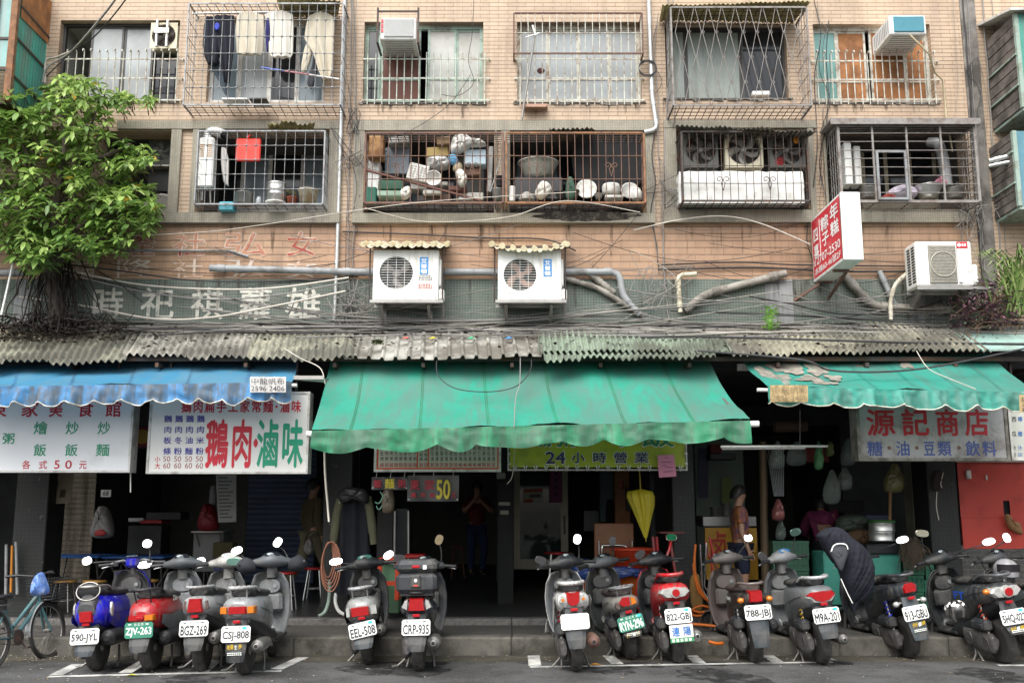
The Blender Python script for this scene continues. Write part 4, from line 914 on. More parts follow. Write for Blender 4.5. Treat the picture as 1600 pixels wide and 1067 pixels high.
def awning(label, t0, t1, b0, b1, Yt, Yb, vd, scal, mm, mv, sagc=.05, fold=.02, group='canvas awnings over the shops', edge=True, vx=None, waves=3.):
    """canvas from the top edge (px) down to the front bar, plus a hanging valance of depth vd px with scallops"""
    A,B,C,D = W(*t0,Yt),W(*t1,Yt),W(*b0,Yb),W(*b1,Yb); t = thing('awning', label, 'awning', (C+D)/2, group=group)
    n, k = 70, 14; rows = []
    for j in range(k+1):
        v = j/k; r = []
        for i in range(n+1):
            u = i/n; p = (A+(B-A)*u)*(1-v)+(C+(D-C)*u)*v
            p.z += .022*noise.noise(V(u*11,v*3,sagc*90))*min(1,v*3) + .009*noise.noise(V(u*40,v*9,3))*v
            p.z += -sagc*sin(pi*v)*(.7+.3*sin(u*7)) + fold*(.5*sin(u*31+v*3)*v+.4*sin(u*13-v*5)) ; r.append(p)
        rows.append(r)
    g = MB(); g.loft(rows, closed=False, cap=False); o = part('canvas', g, mm, t); g = MB()
    for c in range(6, n, 11):
        for q in (0,1): g.loft([[r[c]+V(.0+q*.02,-.004,.005), r[c]+(r[c+1]-r[c])*.12+V(q*.02,-.004,.005)] for r in rows], closed=False, cap=False)
    part('seam', g, mv, o)
    g = MB(); e0, e1 = (0,1) if vx is None else vx; rows = []; n = int(160*(e1-e0)); kk = 7; rnd = random.Random(int(t0[0]))
    ph = [rnd.uniform(-1,1) for _ in range(40)]; hl = vd*Yb/F
    for j in range(kk+1):
        v = j/kk; r = []
        for i in range(n+1):
            u = e0+(e1-e0)*i/n; p = C+(D-C)*u
            q = u*scal + .45*noise.noise(V(u*6,2.,sagc*50)); f = q % 1; s = (1-4*(f-.5)**2)                     # scallop lobes point down
            L_ = hl*(.74+.26*s+.05*ph[int(q)%40])
            wv = .028*v*sin(u*scal*waves*2*pi*.33+ph[int(q)%40]) + .02*v*sin(u*scal*2*pi*2.3+ph[int(q+3)%40]*2)
            wv += .03*v*noise.noise(V(u*scal*2.2,v*2,7.)) + .016*noise.noise(V(u*scal*7,v*4,1.)); L_ *= 1+.09*noise.noise(V(u*scal*1.7,0,5.))
            r.append(p + V(0,-.012-.03*v+wv, -L_*v + .008*sin(u*50)*v))
        rows.append(r)
    g.loft(rows, closed=False, cap=False); o = part('valance', g, mv, t)
    if edge: g = MB(); g.tube(rows[-1], .007, 5); part('edging', g, white_edge, o)
    return t, A,B,C,D
t,A,B,C,D = awning('large faded green canvas awning in the middle, stained, with a drooping valance', (517,560),(1108,562),(487,673),(1172,657), 11.75, 10.3, 35, 7.5, gr, gv, .10, .03, waves=2.2, edge=False)
g = MB(); g.cyl(C+V(-.06,.05,-.03),D+V(.10,.05,-.03),.032,None,10); part('front_bar', g, MT['white_plastic'], t)
g = MB()
for p,q in ((A,C),(B,D)): g.bar(p+V(.1 if p==A else -.1,.1,-.12), q+V(.06 if q==C else -.06,0,-.05), .03,.03)
part('folding_arm', g, MT['dull_steel'], t)
t,A,B,C,D = awning('sky blue canvas awning on the left, streaked with dirt, scalloped white edge', (-110,570),(466,567),(-125,606),(456,597), 11.8, 10.75, 33, 14.5, bl, blv, .05, .015)
g = MB(); g.cyl(C+V(0,.04,-.03),D+V(.05,.04,-.03),.022,None,10); part('front_bar', g, MT['white_plastic'], t)
def tag_patch(t, px0, px1, py0, py1, Y, l1, l2, bgm, fgm, tilt=0, bold=.0):
    a, b = W(px0,(py0+py1)/2,Y), W(px1,(py0+py1)/2+tilt,Y); z1, z0 = Z(py0,Y), Z(py1,Y); U = V(b.x-a.x,0,b.z-a.z); Vv = V(0,-.02,z1-z0); O = V(a.x,Y,z0)
    g = MB(); n = 12; rows = [[O+U*(i/n)+Vv*v+V(0,.008*sin(i*1.3),0) for i in range(n+1)] for v in (0,.5,1)]; g.loft(rows, closed=False, cap=False, m=0)
    if l1: g.text(l1, O+U*.05+Vv*.5+V(0,-.016,0), U*.92, Vv*.42, 1, bold)
    if l2: g.text(l2, O+U*.04+Vv*.08+V(0,-.014,0), U*.93, Vv*.32, 1, bold)
    part('printed_patch', g, [bgm, fgm], t)
pw = P('patch_white','DAD8D4',.7,dirt=lin('8A8F92'),dirt_amt=.3,dirt_s=8); pk = P('patch_print','3A3D42',.7); py_ = P('patch_yellowed','BFA77A',.8,dirt=lin('7A6A4A'),dirt_amt=.5,dirt_s=9)
tag_patch(t, 391,447,589,613, 10.66, '中龍帆布', '2596·2406', pw, pk)
g = MB(); p = D; g.box(p.x+.02,p.x+.35,10.74,10.78,p.z+.03,p.z+.07); g.bar(p+V(.05,0,.05),p+V(.35,.9,.12),.035,.05); part('folding_arm', g, MT['dull_steel'], t)
t,A,B,C,D = awning('teal green canvas awning on the right with bare weathered patches', (1157,559),(1545,552),(1199,604),(1625,614), 11.8, 10.55, 31, 8, gr2, gr2, .05, .02)
g = MB(); g.cyl(C+V(-.1,.04,-.03),D+V(0,.04,-.03),.02,None,10); part('front_bar', g, MT['white_plastic'], t)
tag_patch(t, 1203,1262,602,628, 10.44, '中龍帆布', '2596·2406', py_, P('patch_print_faded','8F7F62',.8)); tag_patch(t, 1592,1650,617,644, 10.44, '中龍帆布', '2596·2406', py_, pk)
bare = mat('bare_canvas', (.27,.25,.21), .9, var=.3, vs=6, dirt=(.13,.12,.10), dirt_amt=.5, dirt_s=8)
g = MB(); rnd = random.Random(8)
for (u0,v0,ru,rv) in ((.16,.30,.055,.16),(.26,.34,.042,.17),(.20,.62,.05,.10),(.11,.25,.03,.1),(.30,.58,.03,.09),(.09,.6,.04,.2),(.44,.28,.02,.06),(.62,.28,.022,.1),(.05,.42,.03,.16),(.24,.75,.045,.06)):
    pts = []
    for k in range(26):
        a = 2*pi*k/26; rr = 1+.35*sin(a*3+u0*30)*rnd.uniform(.4,1)+rnd.uniform(-.22,.22)
        u, v = u0+ru*cos(a)*rr, min(.97,max(.02,v0+rv*sin(a)*rr)); p = (A+(B-A)*u)*(1-v)+(C+(D-C)*u)*v
        p.z += -.05*sin(pi*v)*(.7+.3*sin(u*7)) + .02*(.5*sin(u*31+v*3)*v+.4*sin(u*13-v*5)) + .007; p.y -= .004; pts.append(p)
    c = sum(pts, V(0,0,0))/len(pts); 
    for k in range(26): g.add([pts[k],pts[(k+1)%26],c], [(0,1,2)])
part('worn_patch', g, bare, t)
g = MB(); g.box(A.x-.05,A.x+.6,11.75,11.8,A.z-.16,A.z-.08); part('headrail', g, MT['white_alu'], t)
# wires dangling on the big awning
# ================================================================ shop signs
white_board = mat('sign_board_white', (.82,.83,.84), .35, var=.02, dirt=(.66,.66,.63), dirt_amt=.15, dirt_s=2)
def board(label, px0, px1, py0, py1, Y, depth, face, frame, name='shop_sign', lean=.0, fw=.025, cat='sign'):
    x0,x1,z0,z1 = X(px0,(py0+py1)/2,Y),X(px1,(py0+py1)/2,Y),Z(py1,Y),Z(py0,Y)
    t = thing(name, label, cat, V((x0+x1)/2,Y,z0)); 
    g = MB(); g.box(x0+.004,x1-.004,Y+.012,Y+depth,z0+.004,z1-.004); part('box', g, frame, t)
    g = MB(); 
    for q in ((x0,x1,z0,z0+fw),(x0,x1,z1-fw,z1),(x0,x0+fw,z0+fw,z1-fw),(x1-fw,x1,z0+fw,z1-fw)): g.box(q[0],q[1],Y-.012,Y+.0115,q[2],q[3])
    part('frame', g, frame, t)
    g = MB(); g.box(x0+fw+.001,x1-fw-.001,Y,Y+.011,z0+fw+.001,z1-fw-.001); part('face', g, face, t)
    g = MB()
    for f in (.1,.9): xx = x0+(x1-x0)*f; g.box(xx-.012,xx+.012,Y+depth*.4,Y+depth*.6,z1,3.32)
    part('hanger', g, MT['iron'], t)
    return t, x0, x1, z0, z1
def letters(t, Y, items, mats, name='lettering', label=None):
    """items = (text, px0, px1, py0, py1, material index, bold, em)"""
    g = MB()
    for i, (s, a, b, c, d, mi, bold, em) in enumerate(items):
        my = (c+d)/2; g.text(s, V(X(a,my,Y),Y,Z(d,Y)), V(X(b,my,Y)-X(a,my,Y),0,0), V(0,0,Z(c,Y)-Z(d,Y)), mi, bold, em)
    return part(name, g, mats, t)
red_ink, green_ink, blue_ink = P('red_ink','C02030',.5), P('green_ink','2E9A74',.5), P('blue_ink','2D2E9B',.5)
Y1 = 11.55
t,*_ = board('white signboard with red title and green dish names at the far left', -120,207.5,598,738, Y1, .2, white_board, MT['white_alu'])
it = [(c,a,b,624,652,0,.022,True) for c,a,b in (('東',-18,12),('家',32,61),('美',76,99),('食',120,147),('館',164,191))]
it += [(c,a,b,y0,y1,1,.02,True) for c,a,b,y0,y1 in (('燴',52,75,657,679),('炒',102,124,657,679),('炒',152,173,657,679),('飯',52,73,692,713),('飯',101,122,692,713),('麵',149,172,692,713),('粥',3,24,675,694),('粥',-50,-28,675,694))]
it += [(c,a,b,718,733,0,.015,True) for c,a,b in (('各',34,48),('式',60,74))]+[('5',85,93,719,732,0,.015,False),('0',102,112,719,732,0,.015,False),('元',123,136,718,733,0,.015,True)]
letters(t, Y1-.003, it, [red_ink, green_ink])
Y2 = 11.5
t,*_ = board('white signboard with large red and green characters under the blue awning', 232,483,612,740, Y2, .2, mat('sign_board_cream', (.82,.81,.77), .35, var=.02, dirt=(.66,.64,.58), dirt_amt=.15), MT['white_alu'])
it = [(c,283+i*18.2,300+i*18.2,624,645,0,.025,True) for i,c in enumerate('鵝肉扁手工家常麵')]+[('·',430,434,633,637,0,0,False)]+[(c,437+i*17.6,453.5+i*17.6,624,645,0,.025,True) for i,c in enumerate('滷味')]
for cidx, (col, nx) in enumerate((('鵝肉板條',256),('鵝肉冬粉',273),('鵝肉油麵',290),('鵝肉米粉',307))):
    for r_, ch in enumerate(col): it.append((ch,nx-r_*.6,nx+13.5-r_*.6,648+r_*16.8,660+r_*16.8,2,.02,True))
    it += [('50',nx-1,nx+10,712.5,721,3,.0,False),('60',nx-1,nx+10,723,731.5,3,.0,False)]
it += [('小',241,251,712,722,0,.01,True),('大',241,251,722.5,732.5,0,.01,True)]
it += [('鵝',320,358,650,732,0,.032,True),('肉',360,396,650,732,0,.032,True),('·',397,402,687,697,0,.03,False),('滷',400,437,650,732,1,.032,True),('味',439,475,650,732,1,.032,True)]
letters(t, Y2-.003, it, [P('bright_red','D02236',.5), P('bright_green','0E9C77',.5), blue_ink, P('brown_ink','A05A58',.5)])
# menu board under the big awning
Y3 = 11.9
t,*_ = board('menu board of small characters in orange borders under the big awning', 585,783,668,737, Y3, .16, mat('menu_face', (.60,.57,.47), .4, var=.05), MT['white_alu'], fw=.03)
cols = [('虱目魚肚粥','60'),('仔魚瘦肉粥','50'),('皮蛋瘦肉粥','50'),('絲蛋花粥','50'),('肉蛋花粥','50'),('海產粥','50'),('豬肝粥','50'),('蚵仔粥','50'),('客家快炒粄條','50'),('客家現煮粄條','50'),('餛蛋花湯','30'),('豬豆腐湯','30'),('蕃豆腐湯','20'),('蔥蛋花湯','20'),('蚵豆腐湯','20'),('虱目魚肚湯','50'),('羊肉清湯','40'),('海產湯','40'),('蚵仔湯','40'),('豬肝湯','40'),('蝦仁湯','40'),('青菜豆腐湯','30'),('紫菜蛋花湯','30'),('菜蛋花湯','30')]
it = []; ob = []
for i, (s, p) in enumerate(cols):
    x = 594+i*7.35+ (2.5 if i >= 8 else 0)+(2.5 if i >= 10 else 0); n = len(s); h_ = 42/ max(n,5)
    for j, ch in enumerate(s): y = 721-(n-j)*h_; it.append((ch,x,x+5.6,y,y+h_*.9,0,0.,True))
    it.append((p,x,x+5.4,723,729,1,.01,False))
letters(t, Y3-.003, it, [P('menu_ink','3B3A36',.6), red_ink])
g = MB()
for a,b,c,d in ((589,780,730.5,733),(589,591.5,670,730.5),(777,780,670,730.5),(651.5,653.3,670,730.5),(668.7,670.5,670,730.5)): g.box(X(a,700,Y3),X(b,700,Y3),Y3-.004,Y3-.0005,Z(d,Y3),Z(c,Y3))
part('orange_border', g, P('orange_border','D9572C',.5), t)
# two laminated banners hanging below it
def banner(label, a, b, c, d, Y, ts, bgm):
    x0,x1,z0,z1 = X(a,(c+d)/2,Y),X(b,(c+d)/2,Y),Z(d,Y),Z(c,Y); t = thing('hanging_banner', label, 'banner', V((x0+x1)/2,Y,z0))
    g = MB(); n = 12; rows = [[V(x0+(x1-x0)*i/n, Y+.01*sin(i*.9+v*2), z0+(z1-z0)*v) for i in range(n+1)] for v in (0,.25,.5,.75,1)]
    g.loft(rows, closed=False, cap=False); g.loft([[p+V(0,.006,0) for p in r] for r in rows], closed=False, cap=False); part('sheet', g, bgm, t)
    letters(t, Y-.018, ts, [P('banner_red','B3283A',.5), P('banner_yellow','D9C13A',.5)])
    g = MB()
    for f in (.12,.5,.88): x = x0+(x1-x0)*f; g.tube([V(x,Y,z1-.01),V(x+.01,Y,z1+.05),V(x-.01,Y,z1+.12)], .003, 4)
    for x in (x0+.02,x1-.02): g.ball((x,Y-.012,z0+.02),.012,.006,.012,8,5)
    part('hook', g, MT['steel'], t)
lam = mat('laminated_black', (.035,.035,.037), .22, var=.3, vs=5)
banner('long narrow laminated strip banner with a yellow character in the middle', 580.5,638,745,765, 11.93, [('飯',583,597,748,762,0,.025,True),('麵',600.5,617,746.5,763.5,1,.025,True),('粥',621,634,748,762,0,.025,True)], lam)
banner('dark laminated banner with a big yellow 50', 636.5,717,742.5,783, 11.9, [('東',640,656,748,766,0,.025,True),('家',662,680,748,766,0,.025,True),('風',641,651,769,777,0,.03,True),('市',656,666,769,777,0,.03,True),('飯',671,680,769,777,0,.03,True),('50',682,703,750,779,1,.03,False),('元',705,713,767,778,0,.02,True)], lam)
# lime banner with 24 hour lettering
Y4 = 11.95; x0,x1,z0,z1 = X(797,700,Y4),X(1070,700,Y4),Z(731,Y4),Z(664,Y4)
t = thing('lime_banner', 'lime yellow banner laced to a pipe frame, with dark blue 24 hour lettering', 'banner', V((x0+x1)/2,Y4,z0))
g = MB(); n = 40; rows = [[V(x0+(x1-x0)*i/n, Y4+.006*sin(i*.8+v*3), z0+(z1-z0)*v+.012*abs(sin(i*pi/2.6))*(1-v)) for i in range(n+1)] for v in (0,.33,.66,1)]
g.loft(rows, closed=False, cap=False); g.loft([[p+V(0,.004,0) for p in r] for r in rows], closed=False, cap=False)
part('sheet', g, mat('lime_vinyl',(.40,.45,.02),.4,var=.1,dirt=(.25,.28,.04),dirt_amt=.3,dirt_s=3), t)
nb, gw = P('navy_ink','23205A',.5), P('outline_white','D9DDCB',.5)
it = []
for s,a,b,c,d in (('24',853,883,706,724),('小',892,914,705,724),('時',925,948,705,724),('營',958,981,705,724),('業',990,1014,705,724)):
    it.append((s,a-1,b+1,c-1,d+1,1,.045,len(s)==1 and ord(s[0])>200)); it.append((s,a,b,c,d,0,.02,len(s)==1 and ord(s[0])>200))
g = MB()
for k,(s,a,b,c,d,mi,bold,em) in enumerate(it): g.text(s, V(X(a,715,Y4),Y4-(.010 if mi else .014),Z(d,Y4)), V(X(b,715,Y4)-X(a,715,Y4),0,0), V(0,0,Z(c,Y4)-Z(d,Y4)), mi, bold, em)
for s,a,b in (('鹹',830,862),('粥',868,902),('冰',955,985),('飯',1000,1055)):
    for mi,e,yy in ((1,1.2,.010),(2,0,.014)): g.text(s, V(X(a-e,690,Y4),Y4-yy,Z(699+e,Y4)), V(X(b+e,690,Y4)-X(a-e,690,Y4),0,0), V(0,0,Z(664-e,Y4)-Z(699+e,Y4)), mi, .03 if mi==1 else .02, True)
part('lettering', g, [nb, gw, P('banner_green','1F7A55',.5)], t)
g = MB(); zb = z0-.02
g.cyl(V(x0-.03,Y4+.03,zb),V(x1+.03,Y4+.03,zb),.012,None,8)
for x in (x0-.02,x1+.02): g.cyl(V(x,Y4+.03,zb),V(x,Y4+.03,z1),.012,None,8)
part('pipe_frame', g, MT['white_alu'], t)
g = MB()
for i in range(17): x = x0+.06+(x1-x0-.12)*i/16; g.tube([V(x-.02,Y4-.012,z0+.03),V(x,Y4-.0,zb-.015),V(x+.02,Y4-.012,z0+.03)], .010, 5)
for i in range(4):
    z = z0+.05+i*.12
    for x in (x0-.01,x1+.01): g.ball((x,Y4-.01,z),.022,.014,.018,6,4)
part('lacing', g, MT['white_plastic'], t)
# pink notice
Y5 = 11.88; g = MB(); A,B,C,D = W(1027,711,Y5),W(1053,710,Y5),W(1057,744,Y5),W(1030,746,Y5)
g.loft([[D,C],[D*.5+A*.5+V(0,-.01,0),C*.5+B*.5+V(0,-.012,0)],[A,B]], closed=False, cap=False); g.loft([[D+V(0,.004,0),C+V(0,.004,0)],[A+V(0,.004,0),B+V(0,.004,0)]], closed=False, cap=False)
rnd = random.Random(1)
for f,a,b in ((.12,.42,.62),(.32,.22,.78),(.45,.25,.5),(.55,.4,.85),(.74,.28,.85)):
    q = a
    while q < b: w_ = rnd.uniform(.03,.06); p = lambda u,v: (A+(B-A)*u)*(1-v)+(D+(C-D)*u)*v+V(0,-.016,0); g.quad(p(q,f+.03),p(min(q+w_,b),f+.03),p(min(q+w_,b),f),p(q,f),1); q += w_+.015
solo('pink_notice', g, [P('pink_paper','D98AA6',.7), P('notice_ink','6A4A70',.7)], 'pink paper notice hanging at the corner of the lime banner', 'notice')
# store sign on the right, its neighbour
Y6 = 11.5
t,*_ = board('weathered grey sign with red brush title and blue goods names', 1338,1574,606,720, Y6, .24, mat('sign_board_grey', (.40,.39,.385), .45, var=.12, dirt=(.17,.14,.11), dirt_amt=.42, dirt_s=3), MT['pvc_dirty'], fw=.035)
it = [(c,a,b,636,682,0,.028,True) for c,a,b in (('源',1352,1400),('記',1407,1453),('商',1460,1500),('店',1506,1547))]+[(c,a,b,687,713,1,.02,True) for c,a,b in (('糖',1354,1380),('油',1399,1423),('豆',1442,1462),('類',1464,1487),('飲',1508,1532),('料',1534,1558))]+[('·',1387,1392,697,702,2,.02,False),('·',1430,1435,697,702,2,.02,False),('·',1496,1501,697,702,2,.02,False)]
letters(t, Y6-.003, it, [P('brush_red','B81F2A',.55,dirt=lin('8F3030'),dirt_amt=.3,dirt_s=4), P('brush_blue','4A5B9A',.6), P('dot_brown','7A5A4C',.6)])
t,*_ = board('pale juice price board cut by the right edge of the picture', 1576,1740,606,719, Y6+.02, .2, mat('sign_board_pale', (.55,.56,.50), .4, var=.05, dirt=(.35,.34,.28), dirt_amt=.3), MT['white_alu'], fw=.025)
it = []
for k,(col,mi) in enumerate((('西瓜汁',0),('檸檬汁',1),('百香果',0),('楊桃汁',1),('鳳梨汁',0))):
    x = 1580.5+k*9.5
    for ch, y in zip(col,(650,673,695)): it.append((ch,x,x+8,y,y+9,mi,.01,True))
    it.append(('50',x+.5,x+7,707,713,mi,0,False))
letters(t, Y6+.017, it, [P('menu_ink','3B3A36',.6), P('price_blue','2F6DB5',.6), red_ink])
# faded strip sign between the two left boards
t,*_ = board('old pink and yellow strip sign in the gap between the two white boards', 205,240,664,700, 12.2, .06, P('strip_pink','7A2A3A',.6), MT['iron'], fw=.015)
g = MB(); g.cyl((X(222,680,12.19),12.196,Z(682,12.19)),(X(222,680,12.19),12.19,Z(682,12.19)),.09,None,16); part('sun_disc', g, P('strip_yellow','A88A3C',.6), t)
# ================================================================ things kept inside the balcony cages
def turned(name, label, cat, px, py, Y, wpx, hpx, prof, m, tilt=0, az=0, n=24, group=None, lid=None):
    """lathe-turned vessel standing at pixel (px,py) on depth Y; prof = (radius fraction, height fraction)"""
    b = W(px,py,Y); r = wpx/2*Y/F; h = hpx*Y/F; g = MB(); g.lathe([(max(.001,p*r),q*h) for p,q in prof], n=n)
    if tilt: g.xform(Matrix.Rotation(tilt,4,'X')); 
    if az: g.xform(Matrix.Rotation(az,4,'Y'))
    g.xform(Matrix.Translation(b)); return solo(name, g, m, label, cat, group)
POT = ((0,0),(.92,0),(1,.06),(1,.94),(1.07,.96),(1.07,1),(.96,1),(.95,.1),(0,.08))
BASIN = ((0,0),(.55,0),(.72,.25),(.9,.75),(1.0,.97),(1.06,1),(1.06,1.04),(.98,1.02),(.84,.7),(.6,.1),(0,.08))
BUCKET = ((0,0),(.8,0),(.98,.92),(1.05,.94),(1.05,1),(.95,1),(.78,.05),(0,.05))
JAR = ((0,0),(.9,0),(1,.1),(1,.7),(.8,.85),(.7,.88),(.75,.9),(.75,1),(0,1))
DISC = ((0,0),(.9,0),(1.0,.5),(1.0,1),(.9,.8),(0,.6))
PLATE = ((0,0),(.6,0),(1,.7),(1.02,1),(.6,.3),(0,.3))
def box_at(name, label, cat, a, b, c, d, Y, dep, m, rot=0, bev=.01, group=None):
    p = W((a+b)/2,d,Y); w_ = (b-a)*Y/F; h_ = (d-c)*Y/F; g = MB(); g.bbox(-w_/2,w_/2,0,dep,0,h_,bev); g.xform(Matrix.Translation(p) @ Matrix.Rotation(rot,4,'Y')); return solo(name, g, m, label, cat, group)
def slab(name, label, cat, pts, Y, dep, m, group=None, inset=.8, yo=None):
    P_ = [W(x,y,Y) for x,y in pts]; n = len(P_); Q = []
    for i in range(n):
        p0,p1,p2,p3 = P_[i-1],P_[i],P_[(i+1)%n],P_[(i+2)%n]
        for j in range(4):
            t = j/4; Q.append(.5*((2*p1)+(p2-p0)*t+(2*p0-5*p1+4*p2-p3)*t*t+(3*p1-p0-3*p2+p3)*t**3))
    c = sum(Q,V(0,0,0))/len(Q); g = MB(); sd = c.x*37+c.z*11
    g.loft([[p+V(0,dep*.3,0) for p in Q]]+[[c+(p-c)*f+V(0,-dep*d*(1+.3*sin(p.x*47+f*5+sd)*sin(p.z*39+sd)),0) for p in Q] for f,d in ((1,0),(.95,.4),(.8,.75),(.55,.95),(.25,1),(.02,1))])
    return solo(name, g, m, label, cat, group)
def cloth(name, label, cat, rows, Y, amp, nf, m, group=None, thick=.035, seed=1, parts=None):
    """hanging garment: rows (left px, right px, y px) joined into a folded double skin"""
    rnd = random.Random(seed); n = 22; fr, bk = [], []
    for j, (a, b, y) in enumerate(rows):
        f_, k_ = [], []
        for i in range(n+1):
            u = i/n; p = W(a+(b-a)*u,y,Y); q = amp*(.3+.7*j/len(rows))*sin(u*nf*2*pi+seed+.35*sin(j*1.3)) ; e = thick*math.sqrt(max(0,1-(2*u-1)**2))
            f_.append(p+V(0,q-e-.004,0)); k_.append(p+V(0,q+e+.004,0))
        fr.append(f_+k_[::-1])
    g = MB(); g.loft(fr); return solo(name, g, m, label, cat, group)
YC_ = YW-.16
# laundry
Yl = YW-.22
navy = P('navy_cloth','1D1F2B',.9,var=.25); white_c = P('white_cloth','DAD6CB',.9,var=.06); cream_c = P('cream_cloth','C9C1AE',.9,var=.1)
g = MB(); g.cyl(W(300,22,Yl),W(530,17,Yl),.012,None,8); solo('laundry_pole', g, MT['alu'], 'thin pole carrying the laundry inside the top row cage', 'pole')
cloth('hanging_shirt','dark navy garment at the left end of the laundry pole','shirt',((322,334,28),(318,343,40),(316,344,70),(319,342,88),(324,340,100)),Yl,.03,2,navy,'laundry in the cage',seed=1)
cloth('hanging_trousers','dark navy trousers with a blue label, second in the laundry row','trousers',((335,366,26),(334,367,50),(340,366,78),(344,364,98),(350,358,128)),Yl+.02,.035,2.5,navy,'laundry in the cage',seed=2)
g = MB(); a = W(339,42,Yl-.06); g.lens([a+V(.035*cos(k*pi/4),0,.055*sin(k*pi/4)) for k in range(8)], V(0,-1,0), .01); solo('blue_tag', g, P('blue_tag','2038B0',.6), 'bright blue tag on the navy trousers', 'tag')
cloth('hanging_shirt','cream white shirt next to the navy trousers','shirt',((376,402,21),(370,412,27),(368,413,50),(369,411,82),(372,408,86)),Yl,.02,3,cream_c,'laundry in the cage',seed=3)
cloth('hanging_shirt','bright white shirt with a dark blue sleeve, in the middle of the laundry','shirt',((424,448,19),(414,458,24),(417,459,45),(420,458,84),(424,455,90)),Yl-.02,.02,3,white_c,'laundry in the cage',seed=4)
slab('blue_sleeve','dark blue sleeve hanging at the edge of the bright white shirt','sleeve',((415,32),(421,30),(423,60),(420,80),(416,76)),Yl-.03,.03,P('indigo_cloth','2A2860',.9))
cloth('hanging_jacket','crumpled cream jacket with folded collar at the right end of the laundry','jacket',((494,510,21),(482,521,27),(478,523,45),(476,522,62),(490,521,85),(498,520,112),(503,517,123)),Yl,.04,2,cream_c,'laundry in the cage',seed=5)
slab('hanging_trousers','beige trouser leg hanging under the crumpled jacket','trousers',((478,70),(490,66),(486,92),(478,112),(470,110)),Yl+.03,.04,cream_c,'laundry in the cage')
slab('dark_cloth','dark grey rag hanging between jacket and trouser leg','rag',((494,70),(500,80),(496,110),(488,138),(480,130),(488,100)),Yl+.06,.03,P('dark_grey_cloth','3A3D42',.9))
slab('dark_cloth','slate grey cloth hanging in front of the panes under the navy clothes','rag',((326,96),(346,96),(352,110),(354,150),(342,128),(330,108)),Yl+.1,.03,P('slate_cloth','4A5560',.9))
g = MB(); A,B = W(408,106,Yl-.12),W(530,124,Yl-.12)
g.cyl(A,A+(B-A)*.3,.012,None,8,0); g.cyl(A+(B-A)*.3,A+(B-A)*.62,.011,None,8,1); g.cyl(A+(B-A)*.62,B,.011,None,8,2); solo('striped_rod', g, [P('rod_blue','5A6FC0',.5),P('rod_pink','C07C84',.5),MT['white_plastic']], 'slanting blue, pink and white rod across the laundry cage', 'rod')
g = MB(); zc = Z(163,YW-.2)
g.box(X(345,163,YW-.35),X(385,163,YW-.35),YW-.33,YW-.1,zc+.012,zc+.03); solo('board', g, MT['white_plastic'], 'pale flat board lying on the bottom bars of the laundry cage', 'board')
g = MB(); zc = Z(163,YW-.2); g.box(X(388,163,YW-.35),X(415,163,YW-.35),YW-.33,YW-.08,zc+.012,zc+.03); solo('board', g, MT['concrete'], 'grey flat board beside the pale one on the laundry cage bottom', 'board')
# B2: water heater, duct, red board, pots
t = thing('water_heater','white gas water heater with orange vent slots behind the knotted wire','water heater',W(322,293,YC_)); Y = YC_
x0,x1,z0,z1 = X(309,250,Y),X(333,250,Y),Z(292,Y),Z(214,Y); g = MB(); g.bbox(x0,x1,Y,Y+.18,z0,z1,.02); part('casing', g, MT['white_plastic'], t)
g = MB()
for c in (.1,.6):
    for i in range(7): z = z0+(z1-z0)*(.60+.028*i*1.4); g.box(x0+(x1-x0)*c,x0+(x1-x0)*(c+.3),Y-.004,Y-.0005,z,z+.011)
part('vent', g, P('rust_vent','A77B45',.7), t)
g = MB(); g.tube([V(x0+.05,Y+.1,z0),V(x0+.05,Y+.1,z0-.15)], .014, 6); g.tube([V(x1-.05,Y+.1,z0),V(x1-.04,Y+.12,z0-.2)], .014, 6); part('water_pipe', g, MT['dull_steel'], t)
p = [W(326,222,Y+.1),W(327,209,Y+.1),W(338,206,Y+.08),W(350,211,Y+.04)]; g = MB(); q = smooth(p, 10); g.tube(q, [.062+.005*(i%2) for i in range(len(q))], 14, cap=False); g.tube(q[::-1], .052, 12, 1); solo('flue_duct', g, [MT['alu'],MT['black_m']], 'ribbed metal flue duct curving out over the white water heater', 'duct')
x0,x1,z0,z1 = X(368,233,YW-.2),X(407,233,YW-.2),Z(252,YW-.2),Z(216,YW-.2); g = MB(); g.bbox(x0,x1,YW-.2,YW-.17,z0,z1,.02); g.cyl(V((x0+x1)/2-.02,YW-.185,z1-.0),V((x0+x1)/2+.02,YW-.185,z1+.05),.02,.012,8,0); solo('red_board', g, [P('red_plastic','E23A2A',.45)], 'bright red square plastic chopping board hung behind the knotted wire', 'board')
cloth('hanging_towel','pale grey towel hanging between the water heater and the red board','towel',((346,353,232),(345,358,250),(346,358,265),(349,357,284),(354,357,290)),YW-.12,.02,1.5,P('grey_towel','B9B6B2',.9))
turned('cooking_pot','battered aluminium pot beside the turquoise box','pot',381,320,YW-.1,30,19,POT,MT['dull_steel'])
turned('steamer_pot','stacked steel steamer pot with ridged sides, next to the small plant pot','pot',431,317,YW-.08,31,32,((0,0),(.95,0),(1,.05),(1,.36),(1.07,.38),(1.0,.4),(.96,.42),(.96,.62),(1.03,.64),(.97,.66),(.97,.95),(1.03,1),(0,.98)),MT['steel'])
turned('enamel_bowl','shallow bowl lying on the shelf bars in front of the steamer pot','bowl',430,322,YW-.2,32,6,PLATE,MT['white_alu'])
turned('flower_pot','small terracotta flower pot with a sprig','plant pot',456,318,YW-.12,17,10,BUCKET,P('terracotta','9A5238',.8))
g = MB(); rnd = random.Random(3)
